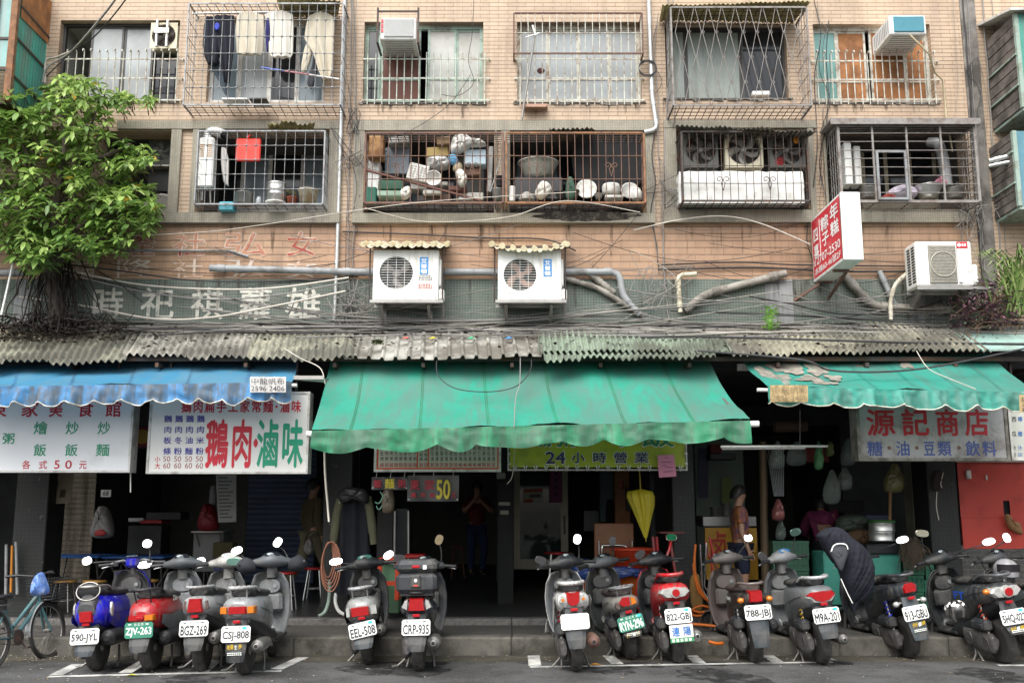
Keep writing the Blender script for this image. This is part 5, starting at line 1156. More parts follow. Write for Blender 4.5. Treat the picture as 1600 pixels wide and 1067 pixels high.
for i in range(14): p = W(456+rnd.uniform(-5,5),308-rnd.uniform(0,9),YW-.12); a = rnd.uniform(0,6); g.add([p,p+V(.02*cos(a),.0,.02),p+V(.05*cos(a),.02*sin(a),.03),p+V(.02*cos(a),.01,.005)],[(0,1,2,3)])
solo('sprig', g, P('olive_leaf','6B6A35',.7), 'thin olive sprig growing in the small terracotta pot', 'plant')
turned('tub','worn cream plastic tub at the right end of the shelf','tub',481,318,YW-.1,32,22,BUCKET,mat('worn_cream_tub',(.50,.45,.34),.6,dirt=(.30,.16,.05),dirt_amt=.45,dirt_s=6))
box_at('plastic_box','turquoise plastic box at the left of the shelf, below the towel','box',341,364,314,328,YW-.2,.18,P('turquoise_plastic','5AAFC0',.5))
turned('bottle','small clear bottle between the aluminium pot and the steamer','bottle',404,321,YW-.14,9,14,JAR,MT['frost'])
# B1
turned('pan_cover','big round grey pan lid leaning inside the balcony by the tree','pan cover',252,331,YW+.25,58,8,DISC,mat('grey_pan',(.26,.25,.23),.5,.3,var=.2),tilt=R(80))
box_at('cabinet','dark cabinet under the grey ventilator wheel','cabinet',228,264,262,300,YW+.45,.3,MT['black'])
g = MB(); z = Z(259,YW+.35); g.box(X(150,259,YW+.3),X(265,259,YW+.3),YW+.31,YW+.6,z-.02,z); solo('shelf', g, MT['white_alu'], 'white shelf board under the grey ventilator wheel', 'shelf')
# B3: junk pile
Yj = YW-.1
junk_w, junk_g = mat('junk_white',(.62,.61,.57),.6,var=.15,vs=8,dirt=(.3,.28,.22),dirt_amt=.4,dirt_s=8), mat('junk_grey',(.32,.31,.29),.6,var=.2,dirt=(.15,.13,.1),dirt_amt=.4,dirt_s=6)
box_at('rusty_tin','square rusty orange tin hanging at the top left of the junk cage','tin',575,599,207,246,YW-.22,.2,mat('rusty_tin',(.36,.20,.08),.6,.2,var=.3,dirt=(.17,.07,.03),dirt_amt=.6,dirt_s=5))
box_at('cabinet','white fridge sized cabinet at the left end of the junk cage','cabinet',571,592,245,300,YW-.05,.3,MT['white_plastic'])
box_at('storage_bin','slate blue storage bin standing behind the slatted crate','bin',600,640,226,272,YW+.1,.3,mat('slate_plastic',(.17,.20,.23),.5,var=.2))
box_at('crate','dark green crate low on the left of the junk pile','crate',590,630,280,296,YW-.15,.2,P('dark_green_crate','2E5A45',.6)); box_at('foam_box','pale mint foam box under the dark green crate','box',588,628,297,306,YW-.17,.22,P('mint_foam','A9C4B0',.8)); box_at('crate','dark teal crate at the lower left corner of the junk cage','crate',569,588,290,316,YW-.12,.2,P('teal_crate','2D6B5A',.6))
t = thing('slatted_crate','white slatted plastic basket tilted in the junk pile','basket',W(650,285,Yj-.1)); g = MB(); g.bbox(0,.26,0,.1,0,.22,.01)
for i in range(5):
    for j in range(5): g.box(.03+i*.043,.055+i*.043,-.003,.003,.03+j*.034,.05+j*.034,1)
g.xform(Matrix.Translation(W(634,278,Yj-.12)) @ Matrix.Rotation(R(14),4,'Y')); part('basket', g, [junk_w, junk_g], t)
turned('enamel_basin','white enamel basin with its mouth facing out, centre of the junk pile','basin',678,281,Yj-.08,25,9,BASIN,junk_w,tilt=R(90)); 
box_at('appliance','white boxy appliance with light blue front high on the junk pile','appliance',724,760,231,257,Yj-.08,.2,P('pale_blue_enamel','B8CBD6',.4)); box_at('appliance','dark square lid over the light blue appliance','lid',725,761,226,231,Yj-.09,.22,MT['black'])
slab('plastic_bag','bulging white bag on top of the junk pile left of the appliance','bag',((704,232),(708,216),(724,210),(740,220),(738,228),(722,238),(708,242)),Yj-.1,.12,junk_w); slab('plastic_bag','grey white bag lying over the dark appliance lid','bag',((722,222),(745,218),(758,224),(756,229),(724,229)),Yj-.12,.1,junk_w)
box_at('carton','flat yellowish carton in the middle of the junk pile','box',666,702,228,245,Yj,.2,P('carton_yellow','A58F5A',.8),R(-4)); slab('blue_cloth','sky blue cloth scrap hanging left of the white appliance','cloth',((700,244),(712,242),(716,254),(706,258)),Yj-.14,.04,P('sky_cloth','5E8FB0',.9)); slab('plastic_bag','crumpled silver bag heaped under the yellow carton','bag',((668,248),(690,244),(704,252),(700,264),(680,266),(668,260)),Yj-.06,.1,mat('silver_bag',(.45,.44,.42),.4,.3,var=.3,vs=9))
turned('kettle','beige round kettle body next to the blue cloth','kettle',715,268,Yj-.1,16,14,JAR,P('beige_metal','A39379',.5)); slab('plastic_bag','white plastic bag hanging in front of the lower junk','bag',((712,268),(722,266),(730,278),(724,292),(716,288)),Yj-.16,.08,white_c); slab('plastic_bag','small white bundle low down by the dark green crate','bag',((628,296),(640,292),(642,304),(632,312),(626,306)),Yj-.16,.08,white_c)
rnd = random.Random(21)
for i, (lab, a, b, c, d, mm) in enumerate((('grey tray in the lower middle of the junk pile',640,668,286,296,junk_g),('stack of pale plates under the white basin',668,700,283,290,junk_w),('brown board low in the junk pile',700,730,290,298,MT['brown_wood']),('pale striped rack at the lower right of the junk pile',716,756,300,312,junk_w),('long dark drawer at the foot of the junk pile',650,706,303,314,MT['iron']),('pale box end at the foot of the junk pile',660,690,296,303,junk_w),('dark red tray beneath the light blue appliance',726,752,262,274,MT['rust_red']),('dim carton above the storage bin',606,640,212,224,junk_g),('brown carton behind the bulging white bag',682,704,212,226,P('brown_carton','7A6248',.8)),('leaning grey board at the right end of the junk pile',760,768,222,300,junk_g))):
    box_at('junk_box', lab, 'box', a,b,c,d, Yj+rnd.uniform(-.1,.06), .2, mm, R(rnd.uniform(-5,5)))
g = MB(); g.bar(W(572,266,YW-.3),W(752,314,YW-.3),.05,.02); solo('plank', g, MT['brown_wood'], 'long dark plank slanting down across the junk cage', 'plank')
g = MB(); g.bar(W(766,300,YW-.2),W(782,250,YW-.2),.012,.012); solo('rod', g, MT['galv'], 'short grey rod leaning beside the middle post of the rusty pair', 'rod')
turned('bucket','grey bucket beside the middle post, right end of the junk cage','bucket',776,312,YW-.14,16,18,BUCKET,MT['grey_plastic']); turned('bucket','black pot above the grey bucket by the middle post','pot',780,292,YW-.1,10,18,POT,MT['black'])
# B4
turned('wash_basin','very large shallow pale basin standing high in the right rusty cage','basin',841,282,YW-.05,64,28,BASIN,mat('zinc_basin',(.38,.385,.34),.5,.2,var=.15,dirt=(.2,.19,.15),dirt_amt=.4,dirt_s=5)); g = MB(); p = W(841,283,YW-.05); g.box(p.x-.3,p.x+.3,YW-.2,YW+.15,Z(316,YW-.05),p.z-.002); solo('stand', g, MT['black'], 'dark stand carrying the very large pale basin', 'stand')
turned('pot_lid','large white round lid facing out, under the right scroll','pan lid',916,297,YW-.12,34,5,DISC,junk_w,tilt=R(80)); turned('rice_cooker','white rice cooker body left of the round grey lid','rice cooker',955,304,YW-.1,30,18,((0,0),(.9,0),(1,.15),(1,.7),(.9,.9),(.5,1),(0,1.02)),junk_w); turned('pot_lid','grey round lid standing at the right end of the shelf','pan lid',984,300,YW-.12,30,5,DISC,MT['dull_steel'],tilt=R(75)); turned('bowl','pale bowl lying upside down beside the yellow crate','bowl',823,314,YW-.15,28,14,((0,0),(1,0),(1,.1),(.8,.6),(.5,.95),(0,1)),junk_g)
slab('plastic_bag','bulging white bag between the pale bowl and black pans','bag',((836,300),(846,284),(858,288),(862,298),(850,310),(840,310)),YW-.2,.1,white_c); box_at('foam_box','white foam box end beside the middle post, right cage','box',795,805,288,314,YW-.2,.2,MT['white_plastic'],R(3)); box_at('crate','yellow crate behind the pale upturned bowl','crate',806,840,292,303,YW-.08,.2,P('yellow_crate','A98B2E',.6))
for lab,px,wd,h_,mm in (('blackened pan left of the large white lid',876,24,11,MT['black']),('blackened wok beside the first pan',895,22,14,MT['iron']),('small tin in front of the rice cooker',935,14,9,MT['dull_steel'])): turned('pan', lab, 'pan', px, 312, YW-.16, wd, h_, BASIN, mm)
box_at('tray','white flat tray in front of the rice cooker','tray',945,975,304,309,YW-.25,.15,junk_w); turned('jug','white jug at the right corner of the shelf','jug',995,312,YW-.18,17,18,JAR,junk_w)
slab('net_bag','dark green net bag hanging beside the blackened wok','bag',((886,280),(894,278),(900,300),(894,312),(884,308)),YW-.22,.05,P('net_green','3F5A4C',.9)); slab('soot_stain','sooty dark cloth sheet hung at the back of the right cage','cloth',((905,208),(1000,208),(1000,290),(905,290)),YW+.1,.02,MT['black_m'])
# B6
turned('steel_pot','dull pot at the left of the horizontal bar cage','pot',1358,311,YW-.1,28,18,POT,MT['dull_steel']); turned('steel_basin','wide steel basin at the foot of the horizontal bar cage','basin',1451,311,YW-.1,44,20,BASIN,MT['steel']); turned('wok','black wok stacked above the wide steel basin','wok',1451,292,YW-.1,40,11,BASIN,MT['black']); turned('steel_pot','dull pot at the right of the horizontal bar cage','pot',1492,311,YW-.1,28,17,POT,MT['dull_steel']); slab('plastic_bag','pale lilac plastic bag behind the small gate','bag',((1384,306),(1394,294),(1412,290),(1430,296),(1430,308),(1400,310)),YW-.12,.1,P('lilac_bag','B7AEBB',.6)); slab('plastic_bag','pink bag draped over the black wok','bag',((1452,288),(1462,276),(1476,280),(1478,290)),YW-.16,.06,P('pink_bag','B57A8A',.7)); slab('red_cloth','small red cloth beside the lilac bag','cloth',((1378,310),(1386,303),(1398,306),(1398,311)),YW-.18,.04,P('dull_red_cloth','8A3A30',.9))
box_at('water_heater','white narrow water heater at the left of the horizontal bar cage','water heater',1322,1334,216,288,YW-.2,.2,MT['white_plastic']); box_at('heater_casing','second white narrow casing beside the heater, behind bars','heater',1337,1348,222,288,YW-.1,.2,MT['white_plastic']); g = MB(); g.tube(smooth([W(1452,222,YW+.2),W(1466,226,YW+.1),W(1474,250,YW+.05),W(1480,292,YW+.02)],8), .07, 12); solo('flue_duct', g, MT['grey_plastic'], 'grey bent flue duct at the right inside the horizontal bar cage', 'duct')
# extra: white paper on the A5 sill, cabinet
box_at('paper_stack','white paper stack on the sill behind the diamond bars','paper',1175,1205,141,149,YW+.02,.1,MT['white_plastic'])
slab('orange_rag','small orange rag caught in the right exhaust fan','rag',((1240,212),(1247,214),(1246,224),(1240,222)),YW-.22,.02,P('orange_rag','C07A2A',.9))
slab('red_bag','red bag behind the blades of the right exhaust fan','bag',((1212,248),(1224,246),(1224,258),(1212,258)),YW-.17,.02,P('red_bag','8E1C22',.8))
# ================================================================ enclosed balconies of the neighbouring fronts
teal_sheet = mat('teal_corrugated', (.06,.30,.24), .5, var=.25, vs=3, dirt=(.16,.17,.14), dirt_amt=.4, streak=True)
def enclosure_left():
    t = thing('balcony_enclosure','teal sheet metal balcony enclosure at the top left edge','balcony',W(20,150,YW-.7)); Yf = YW-.85; g = MB()
    a = X(18,90,Yf); z0, z1 = Z(158,Yf), Z(-60,Yf)
    g.box(-9,a,Yf,Yf+.03,z0+.4,z1); part('front_panel', g, mat('pale_teal_sheet',(.20,.38,.36),.4,var=.2,dirt=(.35,.40,.38),dirt_amt=.4,streak=True), t)
    g = MB(); n = 11
    for i in range(n): y0 = Yf+.04+(YW-Yf-.05)*i/n; y1 = Yf+.04+(YW-Yf-.05)*(i+1)/n; g.quad((a,y0,z0),(a+.012,(y0+y1)/2,z0),(a+.012,(y0+y1)/2,z1),(a,y0,z1)); g.quad((a+.012,(y0+y1)/2,z0),(a,y1,z0),(a,y1,z1),(a+.012,(y0+y1)/2,z1))
    part('side_panel', g, teal_sheet, t)
    g = MB(); g.box(a-.05,a+.03,Yf-.02,Yf+.04,z0,z1); part('corner_post', g, MT['rust_orange'], t)
    g = MB(); g.box(a+.014,a+.02,Yf+.1,YW-.01,Z(48,YW-.4),Z(-20,YW-.4)); part('plywood_patch', g, MT['orange_wood'], t)
    g = MB()
    for z in (z0+.35,z0+.85,z0+1.3): g.bar(V(a+.022,Yf,z),V(a+.022,YW,z-.05),.01,.03)
    for i in range(8): g.box(a-.2-i*.11,a-.185-i*.11,Yf-.03,Yf-.015,z0+.4,z1)
    g.box(-9,a,Yf-.014,Yf-.002,z0+.8,z0+.83); g.box(-9,a,Yf-.014,Yf-.002,z0+.4,z0+.44); part('rails', g, MT['iron'], t)
    g = MB(); g.box(-9,a,Yf+.04,YW,z0-.02,z0+.0); part('floor_plate', g, MT['iron'], t)
enclosure_left()
def enclosure_right(label, fx, ya, yb, dep, tealm, roofed):
    Yf = YW-dep; a = X(fx,(ya+yb)/2,Yf); z0,z1 = Z(yb,Yf),Z(ya,Yf); t = thing('balcony_enclosure', label, 'balcony', V(a+.6,Yf,z0)); g = MB(); rnd = random.Random(int(fx))
    g.box(a+.02,9.5,Yf,Yf+.02,z0,z1); part('front_panel', g, tealm, t)
    g = MB(); n = 9
    for i in range(n):
        zz = z0+(z1-z0)*i/n
        g.box(a-.012-rnd.uniform(0,.01),a+.0,Yf+.05,YW-.01,zz+.005,zz+(z1-z0)/n-.01)
    part('side_panel', g, mat('grey_weathered_boards',(.15,.13,.115),.9,var=.4,vs=6,dirt=(.05,.045,.04),dirt_amt=.5,dirt_s=4), t)
    g = MB(); g.box(a-.02,a+.03,Yf-.02,Yf+.03,z0,z1)
    for z in (z0+.3,z0+.7): g.bar(V(a-.03,Yf,z),V(a-.03,YW,z),.02,.02)
    g.box(a,9.5,Yf,YW,z0-.04,z0-.002); part('rails', g, MT['green_frame'], t)
    if roofed:
        g = MB(); g.prism([V(a-.1,Yf-.1,z1+.0),V(9.5,Yf-.1,z1+.0),V(9.5,YW,z1+.22),V(a-.1,YW,z1+.22)],(0,0,.03)); part('roof_sheet', g, MT['white_alu'], t)
enclosure_right('boarded balcony box with a pale roof edge at the top right', 1592, 22, 168, .75, teal_sheet, True)
enclosure_right('lower blue shuttered balcony box at the right edge', 1588, 205, 322, .6, mat('blue_louvre',(.10,.24,.30),.5,var=.25), False)
# ================================================================ cables
def cable(label, pts, r=.008, m='wire_g', k=8, wob=0, seed=0, group='cables strung along the facade'):
    rnd = random.Random(seed+len(label)); P_ = [W(*p) for p in pts]; q = smooth(P_, k)
    if wob: q = [p+V(rnd.uniform(-wob,wob),rnd.uniform(-wob,wob)*.3,rnd.uniform(-wob,wob)) for p in q]
    g = MB(); g.tube(q, r, 5); return solo('cable', g, MT[m], label, 'cable', group)
y = YW-.06
cable('thick dark cable loop hanging in a wide arc over the right awning', ((1090,548,11.2),(1250,562,10.9),(1300,579,10.9),(1400,580,10.9),(1500,566,10.9),(1640,536,11.2)), .012, 'wire_b')
cable('thick dark cable running along the canopy edge from the green sheets to the right border', ((1000,527,11.75),(1100,526,11.6),(1300,532,11.5),(1450,536,11.5),(1640,538,11.4)), .014, 'wire_b')
cable('black cable sagging in a half circle on the large green awning', ((683,556,11.4),(684,585,11.05),(710,606,10.85),(760,612,10.8),(805,604,10.85),(828,580,11.1),(830,556,11.4)), .006, 'wire_b')
cable('thin grey wire running straight down the large green awning', ((813,556,11.35),(812,600,10.85),(806,620,10.7),(803,668,10.2)), .005, 'wire_g')
cable('thin pale wire curling down the right awning', ((1432,548,11.1),(1450,575,10.85),(1480,590,10.7),(1525,608,10.4)), .005, 'wire_w')
cable('pale cable sagging low over the cream painted letters of the tile band', ((30,464,y-.3),(130,478,y-.2),(240,498,y-.2),(330,496,y-.2),(430,478,y-.15),(540,455,y-.1)), .013, 'wire_w')
cable('upper pale cable sagging below the faded red lettering', ((60,410,y-.3),(150,432,y-.2),(230,446,y-.15),(330,452,y-.1),(430,450,y-.1),(545,434,y-.1)), .013, 'wire_w')
cable('second grey cable sagging just below the upper pale one', ((55,414,y-.3),(160,442,y-.2),(250,460,y-.15),(340,468,y-.1),(440,460,y-.1),(545,440,y-.1)), .010, 'wire_g')
cable('dark cable stretched under the tile band from the tree to the first white unit', ((60,408,y-.3),(200,425,y-.2),(300,438,y-.1),(420,440,y),(560,432,y)), .010, 'wire_b')
cable('thin bright cable crossing the whole left bay below the balcony band', ((-40,352,y-.5),(120,368,y-.4),(300,364,y-.3),(420,350,y-.2),(640,318,y-.35),(900,300,y-.4)), .005, 'wire_w')
cable('pale cable drooping below the rusty pair of cages', ((570,325,y-.35),(650,345,y-.2),(720,346,y-.2),(800,338,y-.35),(885,314,y-.45),(1000,332,y-.3)), .006, 'wire_w')
cable('dark cable pinned along the brick wall above the two white units', ((535,362,y+.02),(640,366,y+.02),(760,372,y+.02),(850,374,y+.02),(900,392,y)), .010, 'wire_b')
cable('dark cable pinned along the brick wall below the red sign', ((1030,414,y+.02),(1150,410,y+.02),(1250,414,y),(1420,416,y),(1440,415,y)), .010, 'wire_b')
cable('second dark cable pinned lower along the brick wall below the red sign', ((1030,422,y+.02),(1180,418,y+.02),(1300,424,y),(1420,424,y)), .012, 'wire_b')
cable('pale cable arching over the wall left of the red sign', ((990,360,y),(1060,344,y-.1),(1130,338,y-.15),(1190,350,y-.2),(1266,382,y-.3)), .009, 'wire_w')
cable('grey cable bundle sweeping up out of the barred window at the top left', ((66,130,y-.2),(75,105,y-.2),(108,84,y-.25),(140,50,y-.6),(180,0,y-1.0),(200,-40,y-1.3)), .014, 'wire_g')
cable('thinner second cable of the bundle rising at the top left', ((72,120,y-.2),(112,82,y-.25),(150,55,y-.6),(196,0,y-1.0),(215,-40,y-1.3)), .009, 'wire_b')
cable('pale grey conduit bent like a hook beside the top left barred window', ((70,130,y-.05),(72,96,y-.05),(88,90,y-.08),(108,82,y-.15)), .014, 'wire_w')
cable('thin black cord hanging from the top edge past the stickered air conditioner', ((741,-20,y-.1),(738,50,y-.1),(732,95,y-.1),(740,130,y-.1),(715,150,y-.1),(690,148,y-.1)), .004, 'wire_b')
cable('thin cord slanting down from the stickered air conditioner to the junk cage', ((735,118,y-.2),(700,165,y-.2),(640,205,y-.3),(600,215,y-.35)), .004, 'wire_b')
for i, (px, lab) in enumerate(((546,'first thin vertical wire left of the pale conduit'),(553,'thin vertical wire close to the junk cage post'),(1040,'thin vertical wire left of the diamond cage'),(1504,'first vertical cable of the bunch on the cement strip'),(1512,'second vertical cable of the bunch on the cement strip'),(1532,'vertical cable right of the cement strip'),(1545,'outer vertical cable near the boarded balcony box'))):
    rn = random.Random(i); cable(lab, [(px+rn.uniform(-4,4)+i*.5*k/3+(k*9 if px>1490 else 0),-30+k*150,y+.02) for k in range(4)]+[(px+30 if px>1490 else px+6,505,y-.05)], rn.uniform(.006,.011), rn.choice(('wire_b','wire_g','wire_g')), wob=.006, seed=i)
cable('thin dark wire slanting from under the junk cage to the right white unit', ((700,345,y),(690,372,y),(640,430,y-.1)), .004, 'wire_b')
cable('dark wire slanting down beside the diamond cage towards the pipe', ((1000,330,y-.05),(960,380,y-.05),(905,440,y-.05)), .004, 'wire_b')
cable('white cord hanging from the large awning beside the pillar', ((507,690,10.6),(508,740,10.7),(512,790,10.8),(514,815,10.8)), .012, 'wire_w')
cable('thin white cord hanging at the left end of the lime banner', ((804,696,11.9),(803,720,11.9),(800,745,11.9),(792,756,11.9)), .006, 'wire_w')
cable('white wire drooping off the canopy edge beside the blue awning', ((445,545,11.4),(470,560,11.2),(500,575,10.9),(508,600,10.8)), .006, 'wire_w')
cable('coil of pale wire on the wall under the diamond cage', [(1000+(14+7*sin(a*1.9))*cos(a*.7)+a*.8,450+(24+12*cos(a*1.3))*sin(a*.7),y-.05-.002*a) for a in range(30)], .0045, 'wire_g', 4)
cable('coil of dark wire tied to the tall white pipe', [(1012+14*cos(a*.9),105+12*sin(a*.9)+a*.15,y-.05) for a in range(30)], .004, 'wire_b', 3)
cable('knot of dark wire at the foot of the junk cage wall', [(548+8*cos(a*1.1)+a*.3,190+20*sin(a*.8),y) for a in range(26)], .004, 'wire_b', 3)
# the uncountable tangle lying on the canopy roof and against the tile band
g = MB(); rnd = random.Random(17)
def zroof(Y): return Z(555,YR)+(Z(510,YW)-Z(555,YR))*(Y-YR)/(YW-YR)
for i in range(125):
    L_ = rnd.choice((rnd.uniform(1.2,3.5), rnd.uniform(3,8))); x = rnd.uniform(-6.6,6.8-L_*.6); Y = min(12.2, max(11.75, rnd.gauss(12.08,.12))); n = 9; pts = []
    hi = rnd.random() < .34; a0 = rnd.uniform(0,.55) if hi else rnd.uniform(0,.05); a1 = rnd.uniform(0,.55) if hi else rnd.uniform(0,.05); dy = rnd.uniform(-.15,.15)
    for k in range(n+1):
        f = k/n; yy = min(12.24,max(11.5,Y+dy*f+.03*sin(f*9+i))); base = zroof(yy)+.03
        s = rnd.uniform(.0,.25) if False else .22*hi
        pts.append(V(x+L_*f, yy if not hi else 12.18-.1*sin(pi*f), max(base+.012*rnd.random(), base+a0*(1-f)+a1*f-s*sin(pi*f)+.012*sin(i+k*1.7))))
    g.tube(smooth(pts,4), rnd.choice((.004,.005,.007,.010)), 4, rnd.choice((0,1,1,2,2,2,3)), cap=False)
for c, rr, nn in (((1018,452),.30,3),((1062,425),.3,2),((552,480),.26,14),((530,525),.2,12),((1500,470),.4,12),((1520,330),.26,9),((1050,300),.3,7),((560,250),.35,6)):
    for i in range(nn):
        p = W(c[0],c[1],YW-.12); a = rnd.uniform(0,6.3); pts = []
        for k in range(6): pts.append(p+V(rnd.gauss(0,rr*.6),rnd.uniform(-.08,.06),rnd.gauss(0,rr*.6)))
        g.tube(smooth(pts,5), rnd.choice((.003,.0045)), 4, rnd.choice((0,1,1,2,3)), cap=False)
for i in range(34):          # thin drops down the wall between the bays
    px = rnd.choice((rnd.gauss(545,8),rnd.gauss(1030,10),rnd.gauss(1510,18),rnd.gauss(1280,6))); a, b = sorted((rnd.uniform(-20,500),rnd.uniform(-20,500)))
    if b-a < 60: continue
    pts = [W(px+rnd.gauss(0,5)+ (8*k/4 if px>1400 else 0),a+(b-a)*k/5,YW-rnd.uniform(.02,.08)) for k in range(6)]; g.tube(smooth(pts,4), rnd.choice((.003,.004,.006)), 4, rnd.choice((0,0,1,2)), cap=False)
for i in range(26):          # slack wires crossing the wall
    x0 = rnd.uniform(-50,1300); L_ = rnd.uniform(120,420); y0 = rnd.uniform(350,440); y1 = y0+rnd.uniform(-40,60); s = rnd.uniform(5,40)
    pts = [W(x0+L_*k/7,y0+(y1-y0)*k/7+s*sin(pi*k/7),YW-.07) for k in range(8)]; g.tube(smooth(pts,3), rnd.choice((.003,.004,.005)), 4, rnd.choice((0,0,1,2)), cap=False)
solo('wire_tangle', g, [MT['wire_b'],MT['wire_g'],mat('dusty_cable',(.20,.19,.17),.8,var=.3),mat('old_pale_cable',(.36,.34,.30),.8,var=.2)], kind='stuff')
# ================================================================ litter on the canopy roof
g = MB(); rnd = random.Random(31)
for i in range(1500):
    px = abs(rnd.gauss(0,110)) if rnd.random() < .62 else rnd.uniform(0,1560); Y = rnd.uniform(11.35,12.2) if px > 220 else rnd.uniform(11.6,12.22)
    p = W(px,530,Y); p.z = zroof(Y)+.03+rnd.uniform(0,.05); s = rnd.uniform(.012,.04); a = rnd.uniform(0,6.3)
    d = V(cos(a),sin(a)*.6,.35*rnd.uniform(-.5,1)); e = V(-sin(a),cos(a),rnd.uniform(-.2,.4))*.5
    g.add([p-d*s,p-e*s,p+d*s,p+e*s+V(0,0,s*.4)], [(0,1,2,3)], rnd.choice((0,0,0,1,2)))
solo('leaf_litter', g, [P('litter_brown','35291F',.9),P('litter_dark','1E1815',.9),P('litter_grey','7A7264',.9)], kind='stuff')
for i,(px,col,lab) in enumerate(((634,'B5483C','small red wrapper on the ribbed metal sheet'),(736,'2E9A6A','small green wrapper on the ribbed metal sheet'),(795,'3E7FC0','small blue wrapper near the middle of the canopy roof'),(676,'B9A52E','small yellow wrapper on the ribbed metal sheet'))):
    p = W(px,537,11.7); p.z = zroof(11.7)+.045; g = MB(); g.add([p+V(-.05,-.03,0),p+V(.04,-.04,.01),p+V(.05,.03,.02),p+V(-.03,.035,.015),p+V(0,0,.035)], [(0,1,4),(1,2,4),(2,3,4),(3,0,4)]); solo('wrapper', g, P('wrapper_%d'%i,col,.6), lab, 'litter')
# ================================================================ the tree growing from the canopy
lm = []
for nme, c in (('leaf_mid',(.19,.32,.07)),('leaf_bright',(.32,.46,.12)),('leaf_dark',(.12,.22,.055)),('leaf_pale',(.37,.47,.17)),('leaf_yellow',(.42,.28,.03))):
    m = mat(nme, c, .42, var=.25, vs=6); t_ = m.node_tree; b_ = t_.nodes['Principled BSDF']; tr = t_.nodes.new('ShaderNodeBsdfTranslucent'); ms = t_.nodes.new('ShaderNodeMixShader'); ms.inputs[0].default_value = .3
    s_ = b_.inputs['Base Color'].links[0].from_socket; t_.links.new(s_, tr.inputs['Color']); t_.links.new(b_.outputs[0], ms.inputs[1]); t_.links.new(tr.outputs[0], ms.inputs[2]); t_.links.new(ms.outputs[0], t_.nodes['Material Output'].inputs['Surface']); lm.append(m)
def leaf(g, p, d, L_, w_, m, droop=.35, rnd=random):
    d = d.normalized(); s = d.cross(V(0,0,1)); s = V(1,0,0) if s.length < .1 else s.normalized(); u = s.cross(d)
    q = [p, p+d*L_*.3+u*.01, p+d*L_*.65-V(0,0,droop*L_*.2), p+d*L_-V(0,0,droop*L_*.6)]; vs = [q[0]]
    for i, ww in ((1,.8),(2,1.)): vs += [q[i]-s*w_*ww*.5+u*.008, q[i]-u*.004, q[i]+s*w_*ww*.5+u*.008]
    vs.append(q[3]); g.add(vs, [(0,2,1),(0,3,2),(1,2,5,4),(2,3,6,5),(4,5,7),(5,6,7)], m, True)
def bark(n, c): return mat(n, c, .9, var=.35, vs=12, bump=.8, bs=40)
T = thing('tree', 'bushy green tree rooted on the canopy at the left, its crown covering the balcony', 'tree', W(88,505,12.0))
g = MB(); trunk = [W(88,512,12.0),W(90,470,11.95),W(80,430,11.9),W(92,390,11.85),W(84,340,11.8)]
q = smooth(trunk,6); g.tube(q, [.12-.07*i/(len(q)-1) for i in range(len(q))], 10)
limbs = []
for (a,b,c_) in (((84,345),(60,280),(30,215)),((86,350),(120,260),(150,175)),((90,380),(160,330),(215,300)),((84,360),(30,320),(-30,270)),((86,330),(100,240),(95,150)),((92,390),(130,385),(165,370)),((80,400),(40,390),(10,380)),((120,262),(175,240),(205,225)),((60,285),(20,250),(-20,190))):
    pts = smooth([W(a[0],a[1],11.8),W(b[0],b[1],11.65+.3*random.random()),W(c_[0],c_[1],11.5+.5*random.random())],6); limbs.append(pts); g.tube(pts, [.05-.038*i/(len(pts)-1) for i in range(len(pts))], 6)
part('trunk', g, bark('tree_bark',(.075,.06,.048)), T)
g = MB(); tw = MB(); rnd = random.Random(11)
lobes = [((105,180),62,46,14),((35,240),62,66,16),((150,250),58,48,14),((95,310),86,52,17),((205,312),36,40,9),((50,378),46,30,9),((-45,280),55,110,12),((168,372),42,26,8),((215,250),26,24,4),((120,140),48,20,6),((20,330),60,40,12),((180,330),50,38,10),((110,380),50,24,7),((18,175),46,40,7),((226,152),12,9,1),((234,335),14,26,4),((60,400),36,20,7),((190,160),20,16,3)]
cl = []
for (c, rx, ry, n) in lobes:
    for i in range(int(n*5.2)):
        a = rnd.uniform(0,2*pi); rr = math.sqrt(rnd.random()); px, py = c[0]+rx*rr*cos(a), c[1]+ry*rr*sin(a); dep = math.sqrt(max(0,1-rr*rr)); Y = 11.85-rnd.uniform(-.45,1)*(.15+.62*dep)
        cl.append((px,py,Y,rr))
for (px,py,Y,rr) in cl:
    p = W(px,py,Y); near = Y < 11.65; nl = rnd.choice((6,7,8,9)); base = rnd.uniform(0,6); bright = rnd.random()
    ax = V(rnd.uniform(-.4,.4), rnd.uniform(-.9,-.1), rnd.uniform(.2,1)).normalized(); s1 = ax.cross(V(.3,.2,1)).normalized(); s2 = ax.cross(s1); sc = rnd.uniform(.65,1.15)
    tw.tube([p-V(rnd.uniform(-.06,.06),-.2,.08), p], [.007,.004], 4)
    for k in range(nl):
        a = base+k*2*pi/nl+rnd.uniform(-.25,.25); el = rnd.uniform(-.15,.6); d = (s1*cos(a)+s2*sin(a))*cos(el)+ax*sin(el)
        L_ = rnd.uniform(.11,.17)*sc; q_ = rnd.random()
        mi = 4 if q_ < .008 else (1 if (bright > .55 and q_ < .7) else 3 if (bright > .8 and q_ > .7) else 2 if (bright < .25 and q_ < .7) else 0)
        leaf(g, p+d*.015-ax*rnd.uniform(0,.06), d, L_, L_*rnd.uniform(.34,.46), mi, rnd.uniform(.2,.6), rnd)
part('crown', g, lm, T); part('twigs', tw, MT['dried'] if 'dried' in MT else P('twig_bark','5A4A34',.9), T)
